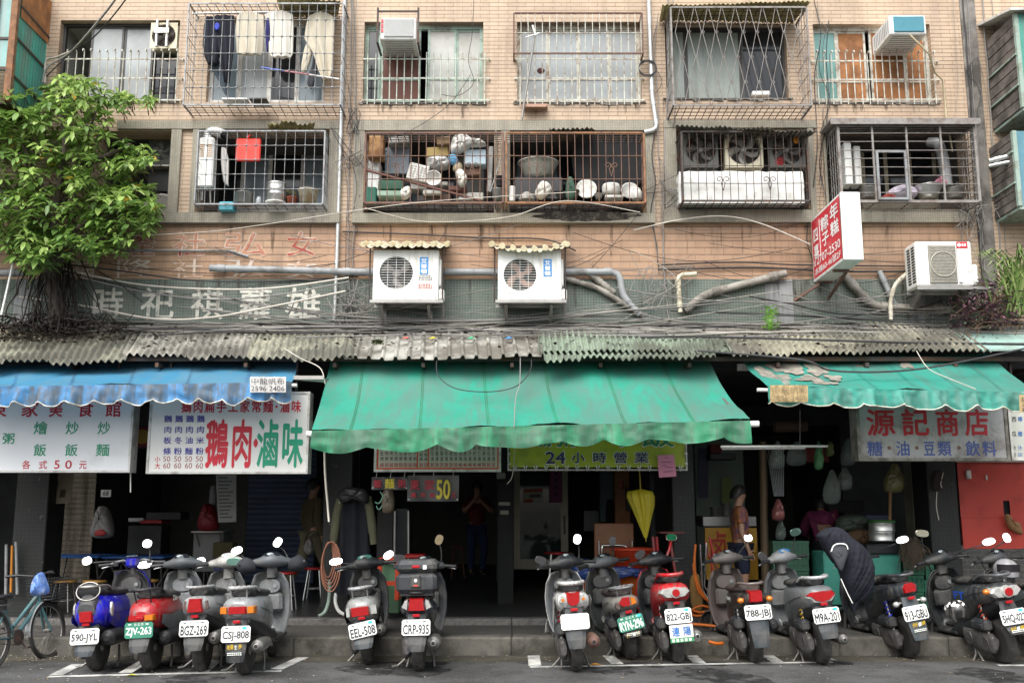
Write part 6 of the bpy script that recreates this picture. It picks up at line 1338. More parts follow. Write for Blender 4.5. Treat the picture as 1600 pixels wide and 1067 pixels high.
# hanging roots
g = MB(); rnd = random.Random(5)
for i in range(80):
    px = rnd.gauss(88,22); y0 = rnd.uniform(398,440); y1 = y0+rnd.uniform(40,115); Y = 12.12-rnd.uniform(0,.3); sp = (px-85)*rnd.uniform(.1,1.1)
    pts = [W(px+sp*f+rnd.gauss(0,3),y0+(min(y1,520)-y0)*f,Y-.12*f) for f in (0,.25,.5,.75,1)]; g.tube(smooth(pts,3), rnd.choice((.004,.006,.010)), 4, cap=False)
for i in range(60):
    px = rnd.uniform(-30,190); pts = [W(px+60*(f-.5)*rnd.uniform(.3,1.2),rnd.uniform(488,520),12.05-rnd.uniform(0,.35)) for f in (0,.33,.66,1)]; g.tube(smooth(pts,3), rnd.choice((.005,.008,.012)), 4, cap=False)
part('roots', g, bark('root_bark',(.022,.016,.012)), T)
# ================================================================ plants at the right end
g = MB(); rnd = random.Random(9)
for i in range(620):
    px, py = rnd.gauss(1545,30), rnd.gauss(482,20)
    if py > 515 or px < 1478: continue
    p = W(px,py,12.1-rnd.uniform(0,.5)); a = rnd.uniform(0,6.3); leaf(g, p, V(cos(a),sin(a)-.5,rnd.uniform(-.3,.6)), rnd.uniform(.05,.10), rnd.uniform(.02,.035), rnd.choice((0,0,1,2)), .4, rnd)
for i in range(120):
    px, py = rnd.gauss(1545,26), rnd.uniform(445,512); p = W(px,py,12.1-rnd.uniform(0,.4)); g.tube([p,p+V(rnd.uniform(-.1,.1),-.03,rnd.uniform(-.12,.1)),p+V(rnd.uniform(-.2,.2),-.05,rnd.uniform(-.2,.05))], .004, 4, 3, cap=False)
solo('purple_plant', g, [P('purple_leaf','4A2638',.6,var=.3),P('mauve_leaf','6A4856',.6,var=.3),P('dull_leaf','55604A',.7,var=.3),P('dry_stem','6E5A48',.9)], 'heap of trailing purple leaved plants at the right end of the canopy', 'plant')
g = MB()
for i in range(130):
    p = W(rnd.gauss(1592,14),rnd.uniform(470,495),12.0-rnd.uniform(0,.3)); a = rnd.uniform(-1,1); h_ = rnd.uniform(.35,.85); dx = sin(a)*h_*.9; bl_ = rnd.uniform(.008,.014)
    r_ = [[p+V(-bl_,0,0),p+V(bl_,0,0)],[p+V(dx*.3-bl_,-.05,h_*.6),p+V(dx*.3+bl_,-.05,h_*.6)],[p+V(dx*.8-bl_*.7,-.12,h_*.85),p+V(dx*.8+bl_*.7,-.12,h_*.85)],[p+V(dx*1.2,-.2,h_*.7),p+V(dx*1.2+.003,-.2,h_*.7)]]
    g.loft(r_, rnd.choice((0,1)), closed=False, cap=False)
solo('grass_clump', g, [P('grass_green','5F7A38',.7,var=.3),P('grass_pale','86935A',.7,var=.3)], 'tall arching green grass clump at the right edge above the canopy', 'plant')
g = MB()
for i in range(70):
    p = W(rnd.gauss(1203,5),rnd.uniform(482,516),11.95); a = rnd.uniform(0,6.3); leaf(g, p, V(cos(a),-.3,rnd.uniform(.1,.9)), rnd.uniform(.05,.1), .018, rnd.choice((0,1)), .3, rnd)
for i in range(5): p = W(1203,518,11.95); g.tube([p,p+V(rnd.uniform(-.08,.08),0,.28)], .004, 4, 0)
solo('weed', g, [P('weed_green','7DB54A',.6,var=.2),P('weed_light','A5CF6A',.6,var=.2)], 'small bright weed sprouting on the canopy below the grey cement patch', 'plant')
g = MB()
for i in range(40):
    p = W(rnd.gauss(592,6),rnd.uniform(534,541),11.5); p.z = zroof(11.5)+.05+rnd.uniform(0,.05); a = rnd.uniform(0,6.3); leaf(g, p, V(cos(a),sin(a),rnd.uniform(.1,.6)), .05, .025, 0, .3, rnd)
solo('moss_tuft', g, P('moss','55603A',.9,var=.3), 'mossy tuft on the left of the ribbed metal roof sheet', 'plant')
# ================================================================ motor scooters
def sell(cy, hw, z0, z1, e=2.6, n=18, cx=0):
    r = []
    for k in range(n):
        a = 2*pi*k/n; c, s = cos(a), sin(a)
        r.append(V(cx+hw*math.copysign(abs(c)**(2/e),c), cy, (z0+z1)/2+(z1-z0)/2*math.copysign(abs(s)**(2/e),s)))
    return r
def paint(h, rough=.28):
    k = 'paint_'+h
    return mat(k, tuple(c*.95 for c in lin(h)[:3])+(1,), rough, 0, var=.06, vs=6, dirt=(.13,.12,.105), dirt_amt=.42, dirt_s=6, streak=True, coat=.3)
def plas(h): return mat('plastic_'+h, tuple(c*.8 for c in lin(h)[:3])+(1,), .5, 0, var=.12, vs=8, dirt=(.10,.095,.085), dirt_amt=.4, dirt_s=5)
LENS = dict(red=mat('red_lens',(.33,.008,.010),.12,var=.12,vs=25,coat=.6), amber=mat('amber_lens',(.55,.16,.012),.12,var=.12,vs=25,coat=.6), clear=mat('clear_lens',(.50,.50,.48),.1,.3,var=.25,vs=30,coat=.6), smoke=mat('smoked_lens',(.14,.10,.09),.12,.2,var=.25,vs=30,coat=.6), dkred=mat('reflector_red',(.38,.01,.015),.2,var=.1))
MIR = dict(w=mat('mirror_glass',(.92,.93,.94),.02,1.,var=.0), g=mat('mirror_green',(.25,.45,.38),.08,.8,var=.05), t=mat('mirror_tan',(.50,.40,.25),.12,.7,var=.1), d=mat('mirror_dark',(.12,.12,.13),.1,.8,var=.1), c=mat('mirror_cream',(.75,.72,.58),.08,.8,var=.05))
plate_w, plate_g = P('plate_white','E2E2DE',.4,var=.03,dirt=lin('9A9890'),dirt_amt=.12,dirt_s=6), P('plate_green','2F7A62',.45)
ink_d, ink_w, ink_t, ink_y = P('plate_ink','26282A',.5), P('plate_white_ink','E8ECE6',.5), P('plate_sticker','35B0B8',.5), P('ad_yellow','C9A82A',.6)
def rect(cx, cz, hw, hh, k=.85): return [(cx-hw,cz-hh),(cx+hw,cz-hh),(cx+hw,cz+hh*k),(cx+hw*.85,cz+hh),(cx-hw*.85,cz+hh),(cx-hw,cz+hh*k)]
def ell(cx, cz, rx, rz, n=18): return [(cx+rx*cos(2*pi*k/n),cz+rz*sin(2*pi*k/n)) for k in range(n)]
def eye(rx, rz): return [(-rx,.0),(-rx*.7,-rz*.8),(0,-rz),(rx*.7,-rz*.8),(rx,0),(rx*.8,rz*.7),(0,rz),(-rx*.8,rz*.7)]
TAIL = {
 'wide': [('amber',rect(-.13,0,.035,.036),.10),('amber',rect(.13,0,.035,.036),.10),('red',rect(0,0,.094,.04),.11)],
 'flat': [('red',rect(-.045,0,.08,.03),.10),('amber',rect(.085,0,.048,.03),.10)],
 'trap': [('smoke',[(-.13,-.03),(-.08,-.06),(-.075,.05),(-.115,.05)],.07),('smoke',[(.08,-.06),(.13,-.03),(.115,.05),(.075,.05)],.07),('red',[(-.082,-.07),(.082,-.07),(.066,.07),(-.066,.07)],.12)],
 'crp': [('clear',[(-.15,-.03),(-.09,-.06),(-.08,.055),(-.12,.04)],.08),('clear',[(.09,-.06),(.15,-.03),(.12,.04),(.08,.055)],.08),('red',[(-.088,-.065),(.088,-.065),(.075,.065),(-.075,.065)],.11)],
 'eel': [('clear',rect(-.135,0,.02,.05),.09),('clear',rect(.125,0,.035,.048),.08),('red',rect(-.012,0,.1,.052),.11)],
 'shield': [('clear',[(-.14,-.03),(-.07,-.045),(-.07,.04),(-.11,.04)],.08),('clear',[(.07,-.045),(.14,-.03),(.11,.04),(.07,.04)],.08),('red',[(-.03,-.07),(.03,-.07),(.068,-.03),(.075,.065),(-.075,.065),(-.068,-.03)],.11),('amber',ell(-.1,-.005,.018,.018,10),.09),('amber',ell(.1,-.005,.018,.018,10),.09)],
 'dirty': [('smoke',ell(-.1,-.03,.03,.04,12),.1),('red',[(-.10,-.01),(-.06,-.05),(.04,-.05),(.04,.05),(-.04,.055)],.11),('amber',[(.04,-.05),(.105,-.03),(.09,.03),(.04,.05)],.105)],
 'round': [('clear',eye(.165,.062),.10),('clear',ell(0,0,.064,.064),.125),('red',ell(0,0,.046,.046),.14)],
 'box': [('red',rect(0,.0,.072,.062),.12)],
 'eyered': [('clear',eye(.155,.068),.09),('red',[(-.15,.02),(-.09,-.035),(0,-.062),(.09,-.035),(.15,.02),(.12,.055),(0,.066),(-.12,.055)],.105)],
 'sport': [('red',[(-.06,-.05),(.07,-.045),(.075,.03),(.04,.052),(-.04,.045),(-.07,.0)],.11)],
}
def wheel(root, cy, R_=.22, wd=.105, mt=None, xf=None, rimm='worn'):
    g = MB(); h = wd/2
    g.lathe([(R_*.66,-h*.8),(R_*.86,-h),(R_*.955,-h*.72),(R_,-h*.2),(R_,h*.2),(R_*.955,h*.72),(R_*.86,h),(R_*.66,h*.8)], (0,cy,R_), 'x', 36)
    for k in range(36):                              # tread blocks
        a = 2*pi*k/36; c = V(0,cy+R_*cos(a)*.985,R_+R_*sin(a)*.985); t = V(0,-sin(a),cos(a)); n = V(0,cos(a),sin(a)); s = 1 if k%2 else -1
        g.bar(c+V(s*.006,0,0)+t*.004+n*.003, c+V(s*h*.75,0,0)-t*.014-n*.008, .010, .006)
    if xf: g.xform(xf)
    w_ = part('wheel', g, MT['rubber'], root, True)
    g = MB(); g.lathe([(R_*.67,-h*.7),(R_*.6,-h*.5),(R_*.56,-h*.1),(R_*.2,-h*.25),(R_*.18,-h*.9),(.001,-h*.9)], (0,cy,R_), 'x', 28); g.lathe([(R_*.67,h*.7),(R_*.6,h*.5),(R_*.56,h*.1),(R_*.2,h*.25),(R_*.18,h*.9),(.001,h*.9)], (0,cy,R_), 'x', 28)
    if xf: g.xform(xf)
    part('rim', g, MT['dull_steel'], w_, True)
def scooter(s):
    p = G(*s['at']); roll = R(s.get('lean',-4)); yaw = R(s.get('yaw',0))
    t = thing('motor_scooter', s['label'], 'scooter', p, (0,roll,yaw), 'scooters parked along the kerb')
    M_ = WM[t.name]; Mi = M_.inverted(); zl, zp, zr, zb = s['zl'], s['zp'], s['zr'], s['zb']; zs = zr-.035; hw = s.get('hw',.17)
    bc, sc, ic, tc = paint(s['body']), plas(s.get('side',s['body'])), plas(s.get('inner','3A3C40')), paint(s.get('tailc',s['body'])); bk = MT['black']
    wheel(t, 0, s.get('R',.225), s.get('tw',.11)); lo = zl-.12
    # tail and side panels
    g = MB(); rr = [sell(-.29,hw*.42,zl-.05,zl+.06),sell(-.255,hw*.74,zl-.085,min(zs-.05,zl+.13)),sell(-.15,hw*.97,zl-.13,zs-.055),sell(.05,hw,zl-.17,zs-.045),sell(.28,hw*.93,min(.40,zl-.2),zs-.05),sell(.48,hw*.78,.34,zs-.06),sell(.62,hw*.6,.31,zs-.1),sell(.66,hw*.5,.31,zs-.14)]
    g.loft(rr); body = part('body', g, tc, t, True)
    if s.get('skirt'):                                # two-tone lower side panels
        g = MB()
        for sg in (-1,1): g.loft([[V(sg*(hw+.004),-.2,zl-.06),V(sg*(hw*1.03),.05,zl-.16),V(sg*hw,.4,.36),V(sg*hw*.8,.6,.33)],[V(sg*(hw+.012),-.2,zl-.02),V(sg*(hw*1.06),.05,zl-.08),V(sg*hw*1.05,.38,.46),V(sg*hw*.85,.62,.44)],[V(sg*(hw+.002),-.17,zl+.02),V(sg*(hw*1.03),.05,zl-.0),V(sg*hw*.99,.36,.55),V(sg*hw*.8,.6,.5)]], closed=False, cap=False)
        part('side_panel', g, plas(s['skirt']), t, True)
    # wheel arch under the tail
    g = MB(); g.loft([sell(-.24,hw*.6,zl-.14,zl-.06),sell(-.05,hw*.72,lo-.13,zl-.1),sell(.2,hw*.7,.34,.5),sell(.5,hw*.8,.22,.40),sell(.66,hw*.85,.2,.34)]); part('inner_fender', g, bk, t, True)
    g = MB(); zt = zs; sq = [sell(-.16,.07,zt-.05,zt-.005,2.4),sell(-.1,.115,zt-.07,zt+.012,2.4),sell(.04,.135,zt-.085,zt+.018,2.4),sell(.16,.14,zt-.09,zt-.002,2.4),sell(.36,.135,zt-.1,zt-.01,2.4),sell(.56,.10,zt-.11,zt-.03,2.4),sell(.66,.05,zt-.11,zt-.06,2.4)]
    g.loft(sq); seat = part('seat', g, plas(s.get('seat','1C1C1E')), t, True)
    # tail lamp
    for nm, poly, d in TAIL[s['tail']]:
        k = s.get('ts',1); g = MB(); g.lens([V(x*k,-.205,zl+z*k) for x,z in poly], V(0,-1,0), d, .82); part('tail_light' if nm in ('red',) else 'turn_signal', g, LENS[nm], t, True)
    g = MB(); zq = max(zp+.11, zl-.105); g.bbox(-.035,.035,-.315,-.29,zq-.014,zq+.014,.004); part('reflector', g, LENS['dkred'], t, True)
    for sx, zz, mm in s.get('signals',()):
        g = MB(); g.ball((sx,-.26,zz), .036,.035,.03, 12, 8); g.tube([V(sx*.5,-.22,zz),V(sx,-.24,zz)], .012, 6); part('turn_signal', g, LENS[mm], t, True)
    # plate, bracket, mudguard
    g = MB(); sh = s.get('mg','3A4148'); wt, wb = .10, .085; sh = ''.join('%02X'%int(int(sh[i:i+2],16)*.72) for i in (0,2,4))
    ring = lambda y,z,w_: [V(-w_,y,z),V(-w_*.6,y-.014,z),V(w_*.6,y-.014,z),V(w_,y,z),V(w_*.6,y+.012-.014,z),V(-w_*.6,y+.012-.014,z)]
    g.loft([ring(-.24,zl-.09,.08),ring(-.285,zp+.02,.10),ring(-.31,zp-.09,wt),ring(-.335,(zp-.09+zb)/2,(wt+wb)/2),ring(-.345,zb,wb*.9)], smooth=False); mgd = part('mudguard', g, plas(sh), t, True)
    pw_, ph_ = .138, .074; tl = R(s.get('ptilt',10)); pm = plate_g if s.get('green') else plate_w
    Mp = Matrix.Translation((s.get('px',0),-.325,zp)) @ Matrix.Rotation(R(s.get('prot',0)),4,'Y') @ Matrix.Rotation(-tl,4,'X')
    g = MB(); c_ = .016; out = [(-pw_+c_,-ph_),(pw_-c_,-ph_),(pw_,-ph_+c_),(pw_,ph_-c_),(pw_-c_,ph_),(-pw_+c_,ph_),(-pw_,ph_-c_),(-pw_,-ph_+c_)]; g.prism([V(x,0,z) for x,z in out], (0,-.004,0)); g.xform(Mp); pl = part('license_plate', g, pm, t, True)
    g = MB(); tx = s['plate']; hi = ph_*2*.58; dark = s.get('ink',0)
    g.text(tx, V(-pw_*.9,-.0065,-ph_*.82), V(pw_*1.8,0,0), V(0,0,hi), dark, .03)
    for x in (-.085,.085): g.box(x-.018,x+.010,-.0075,-.0045,ph_*.68,ph_*.8,0 if not s.get('green') else 1)
    if s.get('city'): g.text('台 北 市', V(-.045,-.0065,ph_*.56), V(.09,0,0), V(0,0,.027), 1 if s.get('green') else 0, 0)
    if s.get('stick'): g.box(s['stick']-.02,s['stick']+.02,-.0082,-.0045,ph_*.55,ph_*.9,2)
    g.xform(Mp); part('lettering', g, [ink_d,ink_w,ink_t], pl, True)
    if s.get('ad'):
        g = MB(); za, zz_ = zp-.085, max(zb+.01,zp-.20); g.text(s['ad'][0], V(-.075,-.352,za-.055), V(.06,0,.006), V(0,-.004,.045), 0, .03); g.text(s['ad'][1], V(-.005,-.354,za-.052), V(.025,0,.004), V(0,-.004,.038), 1, .02); g.text(s['ad'][2], V(.03,-.352,za-.048), V(.04,0,.006), V(0,-.004,.04), 0, .03)
        for j in range(2):
            for i in range(7): g.box(-.07+i*.02,-.055+i*.02,-.362,-.357,zz_+.012+j*.016,zz_+.02+j*.016,1)
        part('painted_letters', g, [ink_y,ink_w], mgd, True)
    # grab rail
    rm = MT[s.get('rail','galv')] if s.get('rail') in MT else paint(s.get('rail','8A8D90'))
    g = MB(); rw = s.get('rw',.12); rb = s.get('rr',.014); pts = smooth([V(-rw*.95,.12,zs-.06),V(-rw,-.05,zr-.015),V(-rw*.92,-.2,zr),V(-rw*.45,-.30,zr),V(rw*.45,-.30,zr),V(rw*.92,-.2,zr),V(rw,-.05,zr-.015),V(rw*.95,.12,zs-.06)],5); g.tube(pts, rb, 8)
    if s.get('rack'):
        for z in range(3): x = -.05+.05*z; g.tube([V(x,-.05,zr+.005),V(x,-.29,zr+.005)], .007, 6)
        g.tube([V(-.11,-.15,zr+.005),V(.11,-.15,zr+.005)], .007, 6); g.tube([V(-.08,-.26,zr),V(-.07,-.2,zs-.12)], .008, 6); g.tube([V(.08,-.26,zr),V(.07,-.2,zs-.12)], .008, 6)
    if s.get('loop'):                                # big chrome hoop standing behind the seat
        lp = [V(.115*sin(2*pi*k/22),-.26+.03*cos(2*pi*k/22),zr-.045+.085*cos(2*pi*k/22)) for k in range(23)]; g.tube(lp, .008, 7)
        g.ball((0,-.235,zr-.045),.12,.035,.075,14,8,1)
    part('grab_rail', g, [rm, bk], t, True)
    # engine, air box, shock, exhaust, stands
    g = MB(); g.loft([sell(-.09,.03,.17,.29,2.6,14,-.115),sell(-.06,.045,.12,.33,2.6,14,-.12),sell(.1,.05,.13,.34,2.6,14,-.12),sell(.28,.05,.15,.34,2.6,14,-.12),sell(.42,.042,.18,.36,2.6,14,-.12)]); g.cyl((-.17,.02,.225),(-.155,.02,.225),.07,.085,16); g.cyl((-.175,.3,.25),(-.155,.3,.25),.06,.075,16); g.loft([sell(.2,.09,.2,.42),sell(.5,.1,.2,.40)]); part('engine', g, mat('engine_alloy',(.15,.145,.14),.5,.6,var=.3,vs=9,dirt=(.06,.055,.05),dirt_amt=.5,dirt_s=5), t, True)
    g = MB(); g.bbox(-.175,-.075,-.07,.22,.345,.47,.03); g.bbox(-.182,-.1,-.03,.14,.37,.44,.02); part('air_box', g, plas('34383D'), t, True)
    g = MB(); e = s.get('ex',(.165,-.24,.285,.062)); x,yb,ze,re = e; em = s.get('exm','black'); f = re
    g.lathe([(f*.35,yb-.03),(f*.42,yb-.03),(f*.45,yb-.012),(f*.9,yb),(f,yb+.03),(f,yb+.26),(f*.8,yb+.36),(f*.35,yb+.46)], (x,0,ze), 'y', 20); g.cyl((x,yb-.031,ze),(x,yb-.033,ze),f*.28,None,14,1); g.tube([V(x,yb+.42,ze),V(x-.02,.36,ze-.06),V(.02,.5,.24)], .018, 8)
    if s.get('heat'): g.loft([[V(x+f*1.08*cos(a),yy,ze+f*1.08*sin(a)) for a in [R(-40+i*18) for i in range(9)]] for yy in (yb+.03,yb+.25)], 1, closed=False, cap=False)
    part('exhaust', g, [MT[em] if em in MT else em, MT['black_m']], t, True)
    g = MB(); a, b = V(-.125,-.03,.30), V(-.115,.07,zl-.06); d = b-a; g.cyl(a,b,.014,None,8,1); ax = d.normalized(); u = ax.orthogonal().normalized(); v = ax.cross(u); n = 56
    g.tube([a+d*(.12+.8*k/n)+(u*cos(k*pi/4)+v*sin(k*pi/4))*.026 for k in range(n+1)], .0065, 5, 0); part('shock_absorber', g, [P('spring_'+s.get('spring','222222'),s.get('spring','222222'),.4), MT['dull_steel']], t, True)
    g = MB(); g.tube([V(-.09,.38,.22),V(-.15,.26,.09),V(-.24,.20,.012-.24*math.tan(-roll) if False else .02)], .011, 6); g.tube([V(-.24,.20,.02),V(-.29,.17,.016)], .016, 6)
    if s.get('centre',1):
        for sg in (-1,1): g.tube([V(sg*.08,.36,.2),V(sg*.12,.26,.1),V(sg*.14,.16,.012)], .012, 6)
    part('stand', g, MT['dull_steel'], t, True)
    # floorboard, leg shield
    g = MB(); g.bbox(-.165,.165,.56,1.02,.24,.295,.02); g.bbox(-.05,.05,.6,.98,.295,.33,.02); part('floorboard', g, plas(s.get('floor','2A2B2D')), t, True)
    def shield(off, wf, m, name, z1=.90, zz=0):
        g = MB(); rows = []
        for z, w_, yc in ((.26,.15,.99),(.36,.19,1.03),(.50,.215,1.05),(.66,.22,1.04),(.80,.20,1.00),(z1,.15,.965),(z1+.025,.08,.955)):
            fr = [V(w_*wf*(-1+2*i/12), yc+off-.11*(abs(-1+2*i/12)**2.2), z) for i in range(13)]; rows.append(fr+[q+V(0,-.02,0) for q in fr[::-1]])
        g.loft(rows); return part(name, g, m, t, True)
    shield(.025,1.0,bc if not s.get('shield') else plas(s['shield']),'front_fairing'); shield(0,.97,ic,'leg_shield',.885)
    g = MB(); g.bbox(-.13,.13,.905,1.0,.50,.70,.03); g.loft([sell(.90,.11,.70,.84),sell(1.0,.13,.68,.87)]); g.cyl((.06,.9,.77),(.06,.888,.77),.022,None,14,1); part('glove_box', g, [plas(s.get('glove',s.get('inner','3A3C40'))), MT['galv']], t, True)
    # steered assembly
    Ms = Matrix.Translation((0,1.0,0)) @ Matrix.Rotation(R(s.get('steer',18)),4,'Z') @ Matrix.Translation((0,-1.0,0)); fy = s.get('fy',1.2)
    wheel(t, fy, .215, .095, xf=Ms)
    g = MB(); rows = []
    for k in range(9):
        a = R(10+k*20); rf = .245; rows.append([V(x, fy+rf*cos(a)-.0, .215+rf*sin(a)-.03*(abs(x)/.07)**2) for x in (-.07,-.05,0,.05,.07)]+[V(x, fy+(rf-.012)*cos(a), .215+(rf-.012)*sin(a)-.03*(abs(x)/.07)**2) for x in (.07,.05,0,-.05,-.07)])
    g.loft(rows); g.xform(Ms); part('front_fender', g, bc, t, True)
    g = MB()
    for sg in (-1,1): g.tube([V(sg*.075,fy,.215),V(sg*.075,fy-.09,.52)], .02, 8)
    g.tube([V(0,fy-.1,.5),V(0,.93,.96)], .03, 10); g.tube([V(-.09,fy-.09,.5),V(.09,fy-.09,.5)], .02, 8); g.xform(Ms); part('fork', g, MT['dull_steel'], t, True)
    zh = s.get('zh',.97); hc = plas(s.get('head','3A3C40')); g = MB(); hb = s.get('hb',1.)
    if not s.get('naked'):
        for sg in ((1,)):
            rows = [[V(x, .90+dy*cos(a)*hb, zh+dz*sin(a)*hb+off) for a in [2*pi*k/14 for k in range(14)]] for x,dy,dz,off in ((-.215,.02,.02,0),(-.2,.035,.035,0),(-.14,.055,.045,.005),(-.08,.10,.065,.015),(0,.12,.085,.02),(.08,.10,.065,.015),(.14,.055,.045,.005),(.2,.035,.035,0),(.215,.02,.02,0))]; g.loft(rows)
        g.loft([[V(x*1.,.93+yy,z) for x,yy in ((-.05,-.05),(.05,-.05),(.06,.04),(-.06,.04))] for z in (zh-.16,zh-.02)])
    else:
        g.tube(smooth([V(-.22,.88,zh),V(-.1,.92,zh+.03),V(0,.95,zh-.02),V(.1,.92,zh+.03),V(.22,.88,zh)],5), .014, 8); g.bbox(-.07,.07,.84,.98,zh-.05,zh+.07,.03,1); g.bbox(-.062,.062,.83,.97,zh+.07,zh+.085,.005,2)
    g.xform(Ms); hd = part('handlebar_cover', g, [hc, paint(s['body']), MT['chrome']], t, True)
    if not s.get('naked'):
        g = MB(); n_ = V(0,-.62,.78); c_ = V(0,.85,zh+.083); u_ = V(1,0,0); v_ = n_.cross(u_); g.lens([c_+u_*.085*cos(k*pi/10)*hb+v_*.038*sin(k*pi/10)*hb for k in range(20)], n_, .008, .92, 0); g.lens([c_+n_*.008+u_*(.035*cos(k*pi/6)-.02)+v_*.02*sin(k*pi/6) for k in range(12)], n_, .003, .8, 1); g.xform(Ms); part('instrument_panel', g, [P('dash_'+s.get('dash','1A1C20'),s.get('dash','1A1C20'),.15), MT['frost']], t, True)
    g = MB()
    for x0, x1, dz in ((-.19,-.04,.10),(.19,.05,.09),(.17,.02,.05)): g.tube(smooth([V(x0,.93,zh),V(x0*.9,1.0,zh+dz*.4),V(x0*.5,1.03,zh-.04),V(x1,1.02,zh-.18)],4), .005, 5)
    g.xform(Ms); part('brake_cable', g, MT['wire_b'], t, True)
    g = MB(); hs = [[V(sg*(hw*1.005+.002),y,z+q) for y,z in ((-.16,zl+.01),(.05,zl-.03),(.28,zl-.09),(.46,zl-.17))] for sg in (-1,) for q in (-.004,.004)]; g.loft(hs, closed=False, cap=False); hs = [[V((hw*1.005+.002),y,z+q) for y,z in ((-.16,zl+.01),(.05,zl-.03),(.28,zl-.09),(.46,zl-.17))] for q in (-.004,.004)]; g.loft(hs, closed=False, cap=False); part('trim_line', g, MT['galv'] if s['body'] in ('C01522','1414A8') else bk, t, True)
    for sg in (-1,1):
        a, b = V(sg*.205,.895,zh), V(sg*.335,.865,zh-.008); g = MB(); g.cyl(a,b,.018,.019,10); g.cyl(b,b+(b-a).normalized()*.012,.024,None,10); g.bbox(sg*.175-.03,sg*.175+.03,.87,.93,zh-.03,zh+.025,.01); g.xform(Ms); gr_ = part('grip', g, bk, t, True)
        g = MB(); g.tube([V(sg*.18,.94,zh-.012),V(sg*.25,.955,zh-.022),V(sg*.33,.94,zh-.04)], .007, 6); g.xform(Ms); part('brake_lever', g, MT['alu'], gr_, True)
    for sg, mx, my, st, br, tilt in s['mirrors']:
        base = Ms @ V(sg*.17,.92,zh+.03); wy = (M_ @ base).y - .02; c_ = Mi @ W(mx,my,wy); rx, rz = dict(o=(.062,.042),r=(.05,.046),v=(.042,.056),l=(.075,.04),h=(.047,.045))[st]
        g = MB(); mid = (base+c_)/2+V(sg*.012,.02,-.01); g.tube(smooth([base,mid,c_+V(0,.02,-rz*.6)],4), .008 if not s.get('stemc') or sg < 0 else .018, 6); 
        cr, sr = cos(R(tilt)), sin(R(tilt)); nrm = V(.0,-1,.02 if br == 'd' else (.20 if br == 'w' else .0)); nrm = (Mi.to_3x3() @ nrm).normalized()
        if s['at'][0] and br == 'w':                     # turned so that the glass mirrors the open sky to the street
            view = (W(mx,my,wy)-V(0,0,H)).normalized(); tgt = V(view.x*.5,-1,.75).normalized(); nrm = (Mi.to_3x3() @ ((tgt-view).normalized())).normalized()
        u_ = V(1,0,0); u_ = (u_-nrm*u_.dot(nrm)).normalized(); v_ = u_.cross(nrm)*-1; u2, v2 = u_*cr+v_*sr, v_*cr-u_*sr
        N_ = 18; shp = [(rx*math.copysign(abs(cos(2*pi*k/N_))**.8,cos(2*pi*k/N_)), rz*math.copysign(abs(sin(2*pi*k/N_))**.8,sin(2*pi*k/N_))*(1 if st != 'h' or sin(2*pi*k/N_) < 0 else 1-.25*(1-abs(cos(2*pi*k/N_)))**3*2)) for k in range(N_)]
        g.loft([[c_+u2*x*.55+v2*z*.55-nrm*.03 for x,z in shp],[c_+u2*x*1.02+v2*z*1.02-nrm*.012 for x,z in shp],[c_+u2*x*1.04+v2*z*1.04 for x,z in shp]])
        mo = part('mirror', g, plas(s.get('mc','1A1A1C')) if not (s.get('stemc') and sg > 0) else paint(s['stemc']), t, True); g = MB(); g.lens([c_+u2*x+v2*z+nrm*.0005 for x,z in shp], nrm, .002, .97); part('mirror_glass', g, MIR[br], mo, True)
    if s.get('more'): s['more'](t, s, zs, zr, zl, zp, Ms, M_)
    return t
def top_box(t, s, zs, zr, zl, zp, Ms, M_):
    g = MB(); g.bbox(-.2,.2,-.34,.05,zr+.0,zr+.185,.035); g.bbox(-.205,.205,-.345,.055,zr+.19,zr+.31,.04); g.box(-.16,.16,-.28,.0,zr-.03,zr+.002); g.bbox(-.05,.05,-.36,-.33,zr+.05,zr+.17,.01)
    o = part('top_box', g, plas('34373B'), t, True); g = MB(); g.bbox(-.04,.04,-.352,-.335,zr+.235,zr+.265,.008); part('reflector', g, LENS['dkred'], o, True)
    g = MB(); g.cyl((0,-.358,zr+.12),(0,-.368,zr+.12),.016,None,12); g.box(.07,.105,-.349,-.344,zr+.225,zr+.265); part('lock', g, MT['white_plastic'], o, True); g = MB(); g.box(-.02,.02,-.364,-.36,zr+.065,zr+.08); part('red_tab', g, P('tab_red','B8432F',.5), o, True)
def ad_board(t, s, zs, zr, zl, zp, Ms, M_):
    z1, z0 = zp-.082, zp-.255; g = MB(); g.box(-.115,.125,-.372,-.366,z0,z1,0); g.box(-.115,.125,-.3735,-.3722,z0,z0+.045,2); g.text('連', V(-.095,-.375,z0+.06), V(.085,0,0), V(0,0,.1), 1, .02, True); g.text('陽', V(.02,-.375,z0+.06), V(.085,0,0), V(0,0,.1), 1, .02, True)
    for i in range(5): g.box(-.10+i*.043,-.072+i*.043,-.3755,-.3737,z0+.008,z0+.036,3)
    part('shop_board', g, [plate_w, P('board_blue','2E6FB8',.5), P('board_green','3C8A5A',.5), P('board_pale','CFE0CF',.6)], t, True)
def muffs(t, s, zs, zr, zl, zp, Ms, M_):
    for sg in (-1,1):
        g = MB(); c = V(sg*.29,.90,s.get('zh',.97)-.03); rows = []
        for k in range(9):
            f = k/8; x = sg*(.17+.2*f); r_ = .085*math.sqrt(max(.05,1-(f*1.05-.45)**2*2.6)); rows.append([V(x,.92+r_*1.15*cos(a)*(1+.12*sin(3*a+k)),c.z+r_*sin(a)*(1+.15*sin(2*a+k))) for a in [2*pi*i/12 for i in range(12)]])
        g.loft(rows); g.xform(Ms); part('hand_muff', g, P('muff_cloth','23252B',.85,var=.3), t, True)
